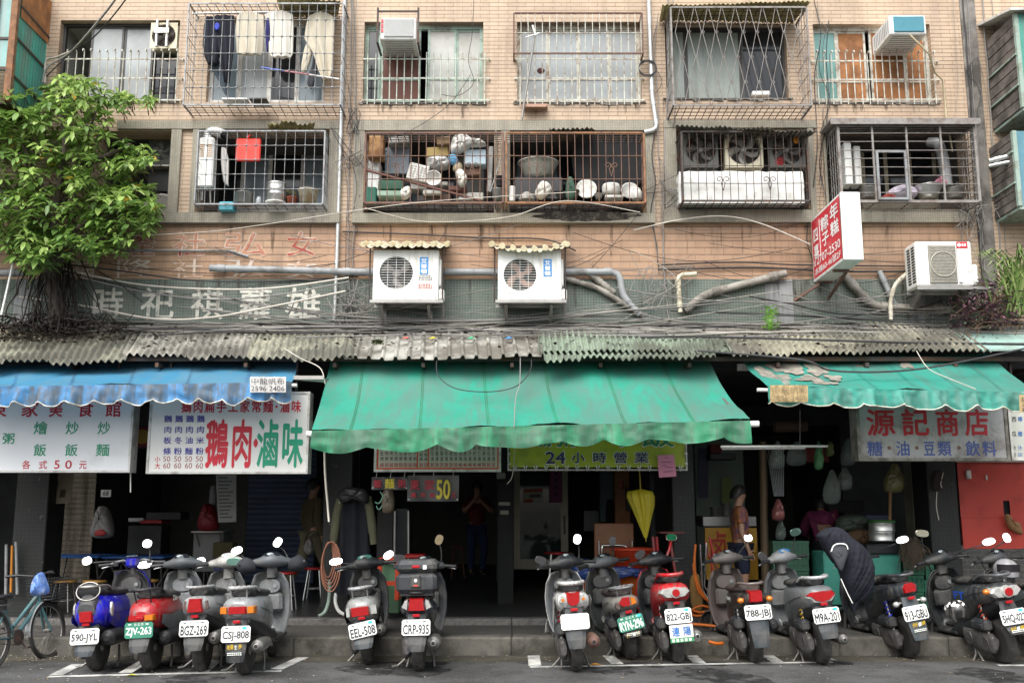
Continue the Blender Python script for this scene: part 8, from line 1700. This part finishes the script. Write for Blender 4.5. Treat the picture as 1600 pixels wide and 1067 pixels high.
# wall by the glass door
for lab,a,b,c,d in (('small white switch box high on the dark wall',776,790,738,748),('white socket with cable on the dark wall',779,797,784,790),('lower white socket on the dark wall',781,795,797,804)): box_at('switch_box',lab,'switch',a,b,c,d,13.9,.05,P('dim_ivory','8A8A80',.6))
t = thing('glass_door','aluminium framed glass sliding door with pasted posters','door',W(845,890,16.4)); Yd = 16.4; x0,x1,xm,z0,z1 = W(803,820,Yd).x,W(962,820,Yd).x,W(882,820,Yd).x,W(800,889,Yd).z,2.9; g = MB()
for a,b,c,d in ((x0,x0+.1,z0,z1),(xm-.06,xm+.06,z0,z1),(x0+.1,xm-.06,z0,z0+.16),(x0+.1,xm-.06,z1-.08,z1)): g.box(a,b,Yd,Yd+.06,c,d)
part('frame', g, mat('dim_alu',(.30,.28,.22),.5,.3), t); g = MB(); g.box(x0+.1,xm-.06,Yd+.025,Yd+.035,z0+.16,z1-.08); part('pane', g, mat('door_glass',(.03,.045,.045),.04,spec=.35,var=.3), t); g = MB(); g.box(xm-.015,xm+.015,Yd-.02,Yd,1.2,1.5); part('handle', g, MT['black'], t)
sheet_at('poster','orange and white poster on the glass door','poster',((818,764),(848,763),(848,784),(818,785)),16.3,P('poster_white','A7A59A',.6),((0,0,1,.25,1),(0,.75,.5,1,1),(.3,.4,.9,.65,2)),[P('poster_orange','A84A2A',.6),P('poster_ink2','5A5040',.6)])
sheet_at('paper_strip','long pink paper strip on the glass door','paper',((859,732),(878,732),(878,785),(859,785)),16.28,P('pink_strip','7A3A5E',.7),tuple((.4,.1+.2*i,.65,.2+.2*i,1) for i in range(4)),[P('strip_ink','4A2038',.7)])
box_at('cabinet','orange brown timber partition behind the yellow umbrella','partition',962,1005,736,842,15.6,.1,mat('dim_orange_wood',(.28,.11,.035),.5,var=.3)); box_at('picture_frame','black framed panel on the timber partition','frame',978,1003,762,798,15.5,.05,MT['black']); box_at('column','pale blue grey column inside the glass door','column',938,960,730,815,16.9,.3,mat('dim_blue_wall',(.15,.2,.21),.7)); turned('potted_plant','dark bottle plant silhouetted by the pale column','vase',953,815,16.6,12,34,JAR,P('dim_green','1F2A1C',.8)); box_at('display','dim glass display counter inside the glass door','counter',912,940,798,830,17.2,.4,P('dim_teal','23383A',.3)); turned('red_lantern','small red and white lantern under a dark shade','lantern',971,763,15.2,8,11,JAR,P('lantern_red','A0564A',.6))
# folding wooden table, tubs, umbrella
t = thing('folding_table','folded wooden table standing on edge with chrome legs','table',W(960,900,13.5)); g = MB(); a,b = W(929,870,13.5),W(990,817,13.5); g.bbox(a.x,b.x,13.5,13.54,a.z-.35,b.z,.012); part('table_top', g, mat('table_wood',(.26,.10,.04),.4,var=.2), t); g = MB(); g.tube(smooth([W(941,900,13.4),W(941,856,13.4),W(946,852,13.4),W(974,852,13.4),W(982,858,13.4)],4),.014,7); g.tube([W(936,845,13.42),W(936,890,13.42)],.013,7); g.tube([W(988,845,13.42),W(988,890,13.42)],.013,7); part('leg', g, MT['chrome'], t)
def tub(label, a, b, c, d, Y, m): turned('plastic_tub', label, 'tub', (a+b)/2, d, Y, (b-a), d-c, ((0,0),(.8,0),(.95,.88),(1.02,.9),(1.02,1),(.93,1),(.75,.06),(0,.06)), m, group='orange plastic tubs')
tub('upper orange red tub stacked behind the grimy silver scooter',956,1026,857,888,13.0,orp); tub('lower orange tub under blue plastic bags',960,1022,890,948,12.95,mat('orange_plastic',(.60,.13,.02),.4,var=.1)); tub('orange tub behind the white scooter',905,952,892,945,13.1,mat('orange_plastic',(.60,.13,.02),.4))
blu = mat('blue_poly',(.035,.07,.24),.25,var=.5,vs=9)
slab('blue_bag','crumpled blue plastic sheet over the orange tubs','bag',((955,888),(975,884),(1000,888),(1022,886),(1024,898),(1008,906),(985,900),(962,904)),12.7,.1,blu); slab('blue_bag','blue plastic bag lying left of the orange tubs','bag',((893,878),(908,872),(930,876),(945,884),(944,902),(920,908),(898,902)),12.9,.12,blu); stool('red square stool behind the white scooter handlebars',872,862,14.2,.5,redp_,MT['steel'],.2,False)
t = thing('umbrella','closed yellow umbrella hanging by its hook','umbrella',W(1001,842,12.6)); Yu = 12.6; g = MB(); rows = []
for px,py,r in ((1001,764,.012),(1000,768,.125),(1001,776,.14),(1004,790,.12),(1006,810,.075),(1008,830,.035),(1009,840,.015)): c = W(px,py,Yu); rows.append([c+V(r*cos(a)*(1+.28*cos(8*a)),r*.6*sin(a)*(1+.28*cos(8*a)),0) for a in [2*pi*k/48 for k in range(48)]])
g.loft(rows); part('canopy', g, mat('yellow_nylon',(.52,.43,.02),.5,var=.2), t); g = MB(); g.tube([W(1001,766,Yu),W(999,735,Yu),W(998,728,Yu)],.010,6); g.tube([W(1009,840,Yu),W(1009.5,846,Yu)],.008,6); part('shaft', g, P('umbrella_shaft','A08A1E',.5), t)
# red rack, trolley, hoses right of the pillar
t = thing('red_stand','red tubular stand with a flat tray behind the red scooter','stand',W(1048,900,12.5)); g = MB(); a,b = W(1028,830,12.5),W(1066,828,12.5); g.box(a.x,b.x,12.3,12.6,a.z-.02,a.z); part('tray', g, P('dim_red_tray','5A1216',.5), t)
for x0,x1 in ((1020,1026),(1046,1056),(1026,1030)): g = MB(); g.tube([W(x0,838,12.45),W(x1,900,12.45)],.02,7); part('leg', g, paint('9E1420'), t)
tube_thing('hose','orange hose hanging and coiling on the pavement right of the red scooter','hose',(((1087,850),(1085,875),(1088,905),(1100,930),(1112,945)),((1083,880),(1090,920),(1108,940),(1120,950),(1096,956),(1082,952),(1098,946),(1118,955),(1090,962),(1078,957))),.016,P('orange_hose','C8661A',.5),Y=12.4,sm=True)
tube_thing('hose','short orange hose ends lying on the kerb beside the mauve scooter','hose',(((1062,976,11.9),(1080,975,11.85),(1100,976,11.8),(1120,978,11.75)),((1108,1002,11.2),(1120,1005,11.15),(1130,1004,11.1))),.018,P('orange_hose','C8661A',.5),sm=True)
tube_thing('trolley_frame','red hand trolley frame leaning by the yellow cart front','trolley',(((1102,846),(1112,880),(1116,935)),((1108,838),(1120,890),(1124,935))),.014,paint('B01A22'),Y=12.6); tube_thing('chrome_frame','chrome chair frame standing beside the hose','chair frame',(((1094,850),(1097,920),(1108,940)),((1104,848),(1100,915),(1120,948))),.012,MT['chrome'],Y=12.55); slab('cardboard','tan cardboard sheet leaning behind the orange hose','cardboard',((1078,905),(1092,898),(1098,948),(1082,952)),12.6,.03,P('cardboard','8A6A3C',.9))
# food cart, wall, notices on the right
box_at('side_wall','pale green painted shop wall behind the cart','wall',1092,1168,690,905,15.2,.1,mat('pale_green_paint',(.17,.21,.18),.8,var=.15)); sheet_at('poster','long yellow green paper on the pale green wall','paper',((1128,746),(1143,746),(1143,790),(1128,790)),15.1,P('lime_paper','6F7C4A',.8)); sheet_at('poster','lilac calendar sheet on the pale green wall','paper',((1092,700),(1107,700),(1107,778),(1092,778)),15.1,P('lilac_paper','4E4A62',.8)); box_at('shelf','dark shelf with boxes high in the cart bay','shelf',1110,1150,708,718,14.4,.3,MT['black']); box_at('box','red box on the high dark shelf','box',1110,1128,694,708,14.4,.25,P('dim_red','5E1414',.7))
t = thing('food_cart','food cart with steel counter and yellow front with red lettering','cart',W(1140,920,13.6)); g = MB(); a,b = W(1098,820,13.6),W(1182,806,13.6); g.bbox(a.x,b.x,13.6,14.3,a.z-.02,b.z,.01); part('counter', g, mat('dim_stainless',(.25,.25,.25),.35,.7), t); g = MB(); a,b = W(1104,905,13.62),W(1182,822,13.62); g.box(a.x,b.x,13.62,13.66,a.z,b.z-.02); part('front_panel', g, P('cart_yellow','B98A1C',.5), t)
g = MB(); c = W(1108,876,13.6); g.text('卤', c+V(0,-.0,0), V(.26,0,0), V(0,0,.42), 0, .02, True); g.text('味', c+V(.33,0,0), V(.26,0,0), V(0,0,.42), 0, .02, True); part('lettering', g, P('cart_red','A3221C',.5), t)
for lab,px,py,w_,h_ in (('tall pale pot on the cart',1118,806,16,14),('steel container on the cart',1135,806,14,20)): turned('cart_pot',lab,'pot',px,py,13.8,w_,h_,POT,mat('dim_stainless',(.25,.25,.25),.35,.7))
tube_thing('post','brownish timber post between the cart bay and the grocery','post',(((1192,690),(1196,925)),),.05,P('post_brown','4A3A26',.7),Y=12.75,n=4)
t = thing('tube_lamp','white tube lamp rail hanging below the awning gap','lamp',W(1210,700,12.0)); g = MB(); g.cyl(W(1126,698,12.0),W(1293,697,12.0),.016,None,8); g.cyl(W(1128,701,12.02),W(1258,700,12.02),.012,None,8); part('tube', g, MT['white_plastic'], t); g = MB()
for x in (1150,1250): g.tube([W(x,697,12.),W(x,640,12.)],.004,4)
part('cord', g, MT['wire_g'], t)
tube_thing('roller','brown rolled blind above the grocery bay','roller',(((1210,667),(1260,666)),),.07,P('roll_brown','3A2418',.8),Y=12.6,n=12)
clear = mat('clear_bag',(.15,.19,.175),.15,var=.4,vs=14,alpha=.4,spec=.8)
for i,(lab,px,py,w_,h_,col) in enumerate((('bunch of clear bags at the left of the grocery bay',1215,690,22,40,None),('clear bags beside the white tube lamp',1245,690,30,36,None),('long green vegetable bag under the tube lamp',1279,690,13,42,'5E9A6A'),('pale green bag left of the grey store sign',1296,690,12,22,'6E7A4A'),('clear bag of goods hanging at the edge of the grey store sign',1325,686,22,40,None),('big clear bag hanging deep in the grocery',1300,735,26,50,None),('clear bag of round buns hanging deep in the grocery',1320,730,22,34,None),('large clear bag of brown snacks below the grey store sign',1397,724,30,44,'6E6A48'),('red and white bag hanging by the timber post',1216,780,18,32,'7A4A48'),('clear bag low beside the red and white bag',1220,812,14,30,None))):
    slab('hanging_bag',lab,'bag',((px-w_*.08,py),(px+w_*.1,py),(px+w_*.3,py+h_*.25),(px+w_*.5,py+h_*.6),(px+w_*.4,py+h_),(px-w_*.4,py+h_),(px-w_*.5,py+h_*.6),(px-w_*.28,py+h_*.25)),12.7+.12*(i%4),.09,clear if col is None else mat('bag_%s'%col,lin(col),.3,var=.45,vs=14),'bags hanging in the grocery bay')
tube_thing('string_bundle','clear plastic strings hanging down by the timber post','string',tuple(((1208+k*4,700),(1212+k*3,730),(1216+k*2,775)) for k in range(-3,5)),.004,MT['frost'],Y=12.9); box_at('red_box','row of red packets on the high grocery shelf','packets',1260,1296,700,722,13.6,.2,P('dim_red2','6A1A16',.6)); box_at('shelf','dark grocery shelf of bottles behind the hanging bags','shelf',1295,1350,782,800,14.4,.3,MT['black_m'])
def crate(label, a, b, c, d, Y, m, group='green plastic crates'):
    x0,x1,z0,z1 = W(a,(c+d)/2,Y).x,W(b,(c+d)/2,Y).x,W(800,d,Y).z,W(800,c,Y).z; g = MB(); g.box(x0,x1,Y+.012,Y+.38,z0+.01,z1-.012); n = max(4,int((x1-x0)/.055))
    g.box(x0-.005,x1+.005,Y,Y+.39,z1-.03,z1); g.box(x0,x1,Y,Y+.0115,z0,z0+.03)
    for i in range(n+1): x = x0+.012+(x1-x0-.024)*i/n; g.box(x-.010,x+.010,Y,Y+.0115,z0+.031,z1-.031)
    g.box(x0+.02,x1-.02,Y+.001,Y+.0105,(z0+z1)/2-.012,(z0+z1)/2+.012); solo('crate', g, m, label, 'crate', group)
dg, lg = mat('dark_green_crate',(.015,.045,.035),.5,var=.2), mat('green_crate',(.02,.13,.07),.5,var=.2)
for lab,a,b,c,d,m_ in (('dark crate with pale print, top of the stack left of the grocery',1208,1264,845,868,dg),('second dark crate from the top, left grocery stack',1208,1264,869,892,dg),('third dark crate from the top, left grocery stack',1208,1264,893,916,dg),('lowest dark crate of the left grocery stack',1208,1264,917,945,dg)): crate(lab,a,b,c,d,12.9,m_)
for lab,a,b,c,d in (('green crate on top of the left column beside the turquoise counter',1412,1444,872,898),('green crate in the middle of the left column beside the turquoise counter',1412,1444,899,924),('green crate at the foot of the left column beside the turquoise counter',1412,1444,925,950),('upper green crate of the right column by the dark pillar',1446,1478,868,905),('lower green crate of the right column by the dark pillar',1446,1478,906,950)): crate(lab,a,b,c,d,12.75,lg)
box_at('counter','turquoise boarded counter front of the grocery','counter',1292,1410,866,945,12.72,.5,mat('turquoise_board',(.05,.27,.21),.5,var=.15,dirt=(.03,.08,.07),dirt_amt=.3)); box_at('tray','dark tray with pale print on the turquoise counter','crate',1355,1410,851,865,12.66,.4,P('dim_navy_tray','14181E',.5))
for lab,c,d in (('upper steel steamer drawer with a green rim',817,830),('lower steel steamer drawer',831,845)): turned('steamer',lab,'steamer',1378,d,13.0,38,d-c,((0,0),(1,0),(1.03,.1),(1,.2),(1,.9),(1.03,1),(0,1)),MT['steel'])
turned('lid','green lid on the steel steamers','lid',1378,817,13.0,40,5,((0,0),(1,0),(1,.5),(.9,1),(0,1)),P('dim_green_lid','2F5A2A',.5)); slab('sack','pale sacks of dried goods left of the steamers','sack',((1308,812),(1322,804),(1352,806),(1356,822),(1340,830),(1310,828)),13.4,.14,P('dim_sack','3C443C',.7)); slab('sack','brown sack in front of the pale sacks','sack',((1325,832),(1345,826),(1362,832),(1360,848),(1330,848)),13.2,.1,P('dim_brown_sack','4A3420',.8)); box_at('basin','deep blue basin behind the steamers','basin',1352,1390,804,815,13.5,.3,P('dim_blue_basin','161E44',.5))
g = MB(); rnd = random.Random(4)
for i in range(150): p = W(rnd.uniform(1405,1432),rnd.uniform(838,850),12.5); q = W(rnd.gauss(1432,12),rnd.uniform(862,892),12.45); g.tube([p,(p+q)/2+V(rnd.uniform(-.05,.05),-.05,.03),q], .006, 4, cap=False)
solo('mop', g, P('mop_brown','3E352A',.95,var=.3), 'shaggy brown string mop lying over the green crates', 'mop'); tube_thing('stick','wooden stick under the large bag of brown snacks','stick',(((1391,768),(1390,822)),),.022,P('stick_wood','6A5030',.8),Y=12.9)
box_at('shelf_unit','narrow pale shelf unit left of the dark pillar','shelf unit',1432,1468,722,862,13.6,.3,mat('dim_cream_board',(.20,.19,.14),.7,var=.3)); box_at('glass_case','grey glass case standing in front of the pale shelf unit','case',1446,1462,758,858,13.3,.2,mat('dim_case',(.10,.12,.115),.3,var=.3)); slab('dried_bundle','hanging bundle of brown dried goods by the pale shelf','dried goods',((1430,760),(1438,752),(1444,775),(1442,800),(1434,796)),13.2,.08,P('dried_brown','4A3418',.9)); slab('cloth_bag','dark cloth bag hanging on the dark pillar','bag',((1458,738),(1472,736),(1472,762),(1458,765)),12.66,.06,P('dark_mauve_cloth','33282A',.9)); tube_thing('cord','loose white cord hanging on the dark pillar','cord',(((1474,738),(1470,755),(1472,762)),((1464,768),(1463,790),(1467,812))),.006,MT['wire_w'],Y=12.6,sm=True)
# red boarded shop front at the right edge
t = thing('painted_shopfront','bright red painted board front with a hole cut in it','shop front',W(1560,860,12.85)); Yr = 12.85; g = MB(); a,b = W(1505,856,Yr).x, 8.9; zt,z1_,zb_ = W(800,722,Yr).z,W(800,809,Yr).z,W(800,857,Yr).z
redb = mat('red_board',(.42,.035,.02),.5,var=.12,vs=2,dirt=(.25,.03,.02),dirt_amt=.3,dirt_s=2); ha,hb,hc,hd = W(1568,793,Yr).x,W(1578,793,Yr).x,W(800,804,Yr).z,W(800,782,Yr).z
wall_holes(g,a,b,z1_+.002,zt,[(ha,hb,hc,hd)],Yr); g.box(a,b,Yr-.012,Yr+.02,zb_,z1_); g.quad((a,Yr+.05,z1_),(b,Yr+.05,z1_),(b,Yr+.05,zt),(a,Yr+.05,zt),1); part('board', g, [redb,MT['black_m']], t)
g = MB(); g.box(a-.02,b,Yr-.03,Yr+.02,zt,zt+.05); part('top_rail', g, mat('pale_rail',(.35,.33,.29),.6), t); g = MB(); p = W(1509,748,Yr); g.bbox(p.x,p.x+.065,Yr-.03,Yr-.001,p.z,p.z+.11,.008); part('socket', g, MT['white_alu'], t); g = MB(); p = W(1541,746,Yr); g.ball((p.x,Yr-.005,p.z),.015,.01,.035); part('lock', g, MT['white_alu'], t)
slab('rag','tan rag stuffed below the hole in the red board','rag',((1570,806),(1576,803),(1578,814),(1592,816),(1597,834),(1588,832),(1576,824)),Yr-.08,.05,P('tan_rag','8A6A48',.9)); box_at('low_wall','low grey brick wall under the red board','wall',1484,1700,857,962,12.84,.3,brick_mat('grey_bricks',(.06,.06,.055),(.045,.045,.042),(.09,.088,.08),.2,.06,.01,.5))
# ================================================================ people
def person(label, at, yaw, h, J, skin_c, top, bottom, hair, long_sleeve=False, shorts=False):
    """continuous skin-modifier body over a joint skeleton, clothes and hair as children; J overrides joints"""
    t = thing('person', label, 'person', at, (0,0,R(yaw)), 'people in the arcade'); k = h/1.6
    D = dict(pel=(0,0,.86,.12,.095),wai=(0,0,1.0,.115,.085),che=(0,0,1.2,.135,.095),nec=(0,.01,1.345,.05,.05),jaw=(0,-.015,1.415,.055,.06),hea=(0,-.005,1.50,.075,.09),top=(0,.0,1.57,.05,.06),nos=(0,-.098,1.468,.012,.012))
    for s,sg in (('L',-1),('R',1)): D.update({'sh'+s:(sg*.165,0,1.285,.055,.055),'el'+s:(sg*.21,.03,1.03,.04,.04),'wr'+s:(sg*.215,-.05,.80,.027,.027),'hip'+s:(sg*.085,0,.80,.085,.085),'kn'+s:(sg*.095,-.02,.45,.055,.055),'an'+s:(sg*.095,.02,.08,.036,.036),'to'+s:(sg*.10,-.13,.035,.032,.032)})
    D.update(J); nm = list(D); ix = {n:i for i,n in enumerate(nm)}; E_ = [('pel','wai'),('wai','che'),('che','nec'),('nec','jaw'),('jaw','hea'),('hea','top'),('hea','nos')]
    for s in 'LR': E_ += [('che','sh'+s),('sh'+s,'el'+s),('el'+s,'wr'+s),('pel','hip'+s),('hip'+s,'kn'+s),('kn'+s,'an'+s),('an'+s,'to'+s)]
    vs = [V(*D[n][:3])*k for n in nm]; rs = [(D[n][3]*k,D[n][4]*k) for n in nm]; es = [(ix[a],ix[b]) for a,b in E_]
    for s,sg in (('L',-1),('R',1)):                   # hands: palm and five separate fingers
        w_, e_ = V(*D['wr'+s][:3])*k, V(*D['el'+s][:3])*k; d = (w_-e_).normalized(); q = V(0,-1,0); q = (q-d*q.dot(d)); q = q.normalized() if q.length > .05 else V(1,0,0); c = d.cross(q); o = len(vs); vs.append(w_+d*.06); rs.append((.024,.03)); es.append((ix['wr'+s],o))
        for f in range(5):
            off = (f-1.7)*.019; b = w_+d*(.03 if f == 4 else .085)+q*(-off if f < 4 else .035)*1; L_ = (.066,.074,.07,.056,.05)[f]; dd = (d if f < 4 else (d*.6+q)).normalized(); i0 = len(vs); vs += [b, b+dd*L_*.5+c*-sg*.006, b+dd*L_*.85+c*-sg*.022]; rs += [(.009,.009),(.008,.008),(.006,.006)]; es += [(o,i0),(i0,i0+1),(i0+1,i0+2)]
    def sk(name, V_, R_, E2, m, root, par=t):
        me = bpy.data.meshes.new(name); me.from_pydata([tuple(v) for v in V_], E2, []); me.materials.append(m); ob = bpy.data.objects.new(name, me); COL.objects.link(ob); ob.parent = par; WM[ob.name] = WM[t.name]
        ob.modifiers.new('skin','SKIN'); 
        if not me.skin_vertices: me.attributes.new('x','FLOAT','POINT')
        for i, r in enumerate(R_): me.skin_vertices[0].data[i].radius = r; me.skin_vertices[0].data[i].use_root = (i == root)
        sm = ob.modifiers.new('sub','SUBSURF'); sm.levels = 2; sm.render_levels = 2; ob.modifiers['skin'].use_smooth_shade = True; return ob
    sk('body', vs, rs, es, skin_c, ix['pel'])
    def dress(name, keys, edges, grow, m, ends={}):
        V_ = [V(*(ends.get(n) or D[n][:3]))*k for n in keys]; R_ = [((D[n][3]+grow)*k,(D[n][4]+grow)*k) for n in keys]; sk(name, V_, R_, [(keys.index(a),keys.index(b)) for a,b in edges], m, 0)
    mixp = lambda a,b,f: tuple(D[a][i]*(1-f)+D[b][i]*f for i in range(3)); ks = ['wai','che','nec','pel','shL','shR','elL','elR']+(['wrL','wrR'] if long_sleeve else []); ee = [('pel','wai'),('wai','che'),('che','nec'),('che','shL'),('che','shR'),('shL','elL'),('shR','elR')]+([('elL','wrL'),('elR','wrR')] if long_sleeve else [])
    dress('shirt', ks, ee, .034 if D['hea'][1] < -.1 else .022, top, {'nec':mixp('che','nec',.72)} if long_sleeve else {'nec':mixp('che','nec',.72),'elL':mixp('shL','elL',.75),'elR':mixp('shR','elR',.75)})
    if D['hea'][1] < -.1: g = MB(); g.ball((0,-.10*k,1.17*k),.175*k,.15*k,.15*k,16,10); part('shirt_back', g, top, t, True)
    ks = ['pel','hipL','hipR','knL','knR']+([] if shorts else ['anL','anR']); ee = [('pel','hipL'),('pel','hipR'),('hipL','knL'),('hipR','knR')]+([] if shorts else [('knL','anL'),('knR','anR')]); dress('trousers', ks, ee, .02, bottom)
    g = MB(); hx,hy,hz = D['hea'][:3]; rows = []
    for i in range(7): th = R(-10)+R(100)*i/6; rows.append([V((hx+.098*cos(th)*cos(a))*k,(hy+.012+.112*cos(th)*sin(a))*k,(hz+.012+.112*sin(th)-(.05 if sin(a) > .1 else -.012)*(1-i/6))*k) for a in [2*pi*j/18 for j in range(18)]])
    g.loft(rows); part('hair', g, hair, t, True); g = MB()
    for sx in (-.03,.03): g.ball(((hx+sx)*k,(hy-.083)*k,(hz-.008)*k),.011,.008,.007,8,5)
    g.box((hx-.02)*k,(hx+.02)*k,(hy-.082)*k,(hy-.072)*k,(hz-.068)*k,(hz-.061)*k); part('face_features', g, P('eye_dark','1C1412',.4), t, True); g = MB()
    for sg in (-1,1): g.bbox((D['an'+('L' if sg<0 else 'R')][0]-.045)*k,(D['an'+('L' if sg<0 else 'R')][0]+.045)*k,(D['to'+('L' if sg<0 else 'R')][1]-.05)*k,(D['an'+('L' if sg<0 else 'R')][1]+.05)*k,(D['an'+('L' if sg<0 else 'R')][2]-.08)*k,(D['an'+('L' if sg<0 else 'R')][2]-.01)*k,.02)
    part('shoes', g, MT['black'], t, True); return t
skin_ = mat('skin',(.36,.20,.13),.5,var=.06); hair_ = mat('black_hair',(.012,.011,.010),.5)
pat = mat('patterned_shirt',(.27,.10,.03),.8,var=.6,vs=14,dirt=(.10,.06,.17),dirt_amt=.5,dirt_s=7); 
def ground(px, Y): return V(W(px,850,Y).x, Y, FZ(Y))
p = W(1159,757,13.1); person('person in a colourful patterned shirt and navy shorts beside the food cart, facing right', ground(1157,13.1), 90, p.z-FZ(13.1)-.02, dict(elR=(.20,.05,1.04,.04,.04)), skin_, pat, P('navy_shorts','1C2236',.9), hair_, shorts=True)
person('person bending over goods in a magenta blouse, back to the street, in the grocery bay', ground(1288,14.2), 170, 1.52, dict(che=(0,-.12,1.14,.13,.09),nec=(0,-.2,1.27,.05,.05),jaw=(0,-.25,1.33,.055,.06),hea=(0,-.27,1.40,.085,.095),top=(0,-.27,1.47,.055,.06),nos=(0,-.37,1.37,.012,.012),shL=(-.17,-.14,1.23,.06,.06),shR=(.17,-.14,1.23,.06,.06),elL=(-.26,-.28,1.02,.045,.045),elR=(.26,-.28,1.02,.045,.045),wrL=(-.2,-.45,.95,.03,.03),wrR=(.2,-.45,.95,.03,.03)), skin_, mat('magenta_blouse',(.16,.02,.07),.8,var=.5,vs=9), P('dark_skirt','17161A',.9), hair_, True)
person('person in a dark red top and jeans inside the middle shop, hands raised', ground(745,17.7), 10, 1.6, dict(elL=(-.25,-.12,1.08,.045,.045),elR=(.25,-.12,1.08,.045,.045),wrL=(-.07,-.2,1.3,.03,.03),wrR=(.06,-.2,1.26,.03,.03),knR=(.12,-.12,.47,.055,.055)), skin_, P('dark_red_top','5A1418',.8), P('jeans','1E2E52',.9), hair_)
person('person in khaki clothes walking away behind the mosaic pillar, carrying a white bag', ground(487,15.0), 128, 1.68, dict(knL=(-.09,-.16,.47,.06,.06),anL=(-.1,-.26,.09,.04,.04),toL=(-.1,-.4,.05,.034,.034),knR=(.09,.12,.46,.06,.06),anR=(.1,.34,.13,.04,.04),toR=(.1,.24,.05,.034,.034)), skin_, P('khaki_shirt','4E4632',.9), P('khaki_trousers','6A6450',.9), hair_, True)
slab('plastic_bag','white plastic bag carried by the walking person in khaki','bag',((478,845),(485,840),(489,850),(488,864),(480,866),(475,858)),14.6,.08,P('bag_dim_white','8A8784',.6))
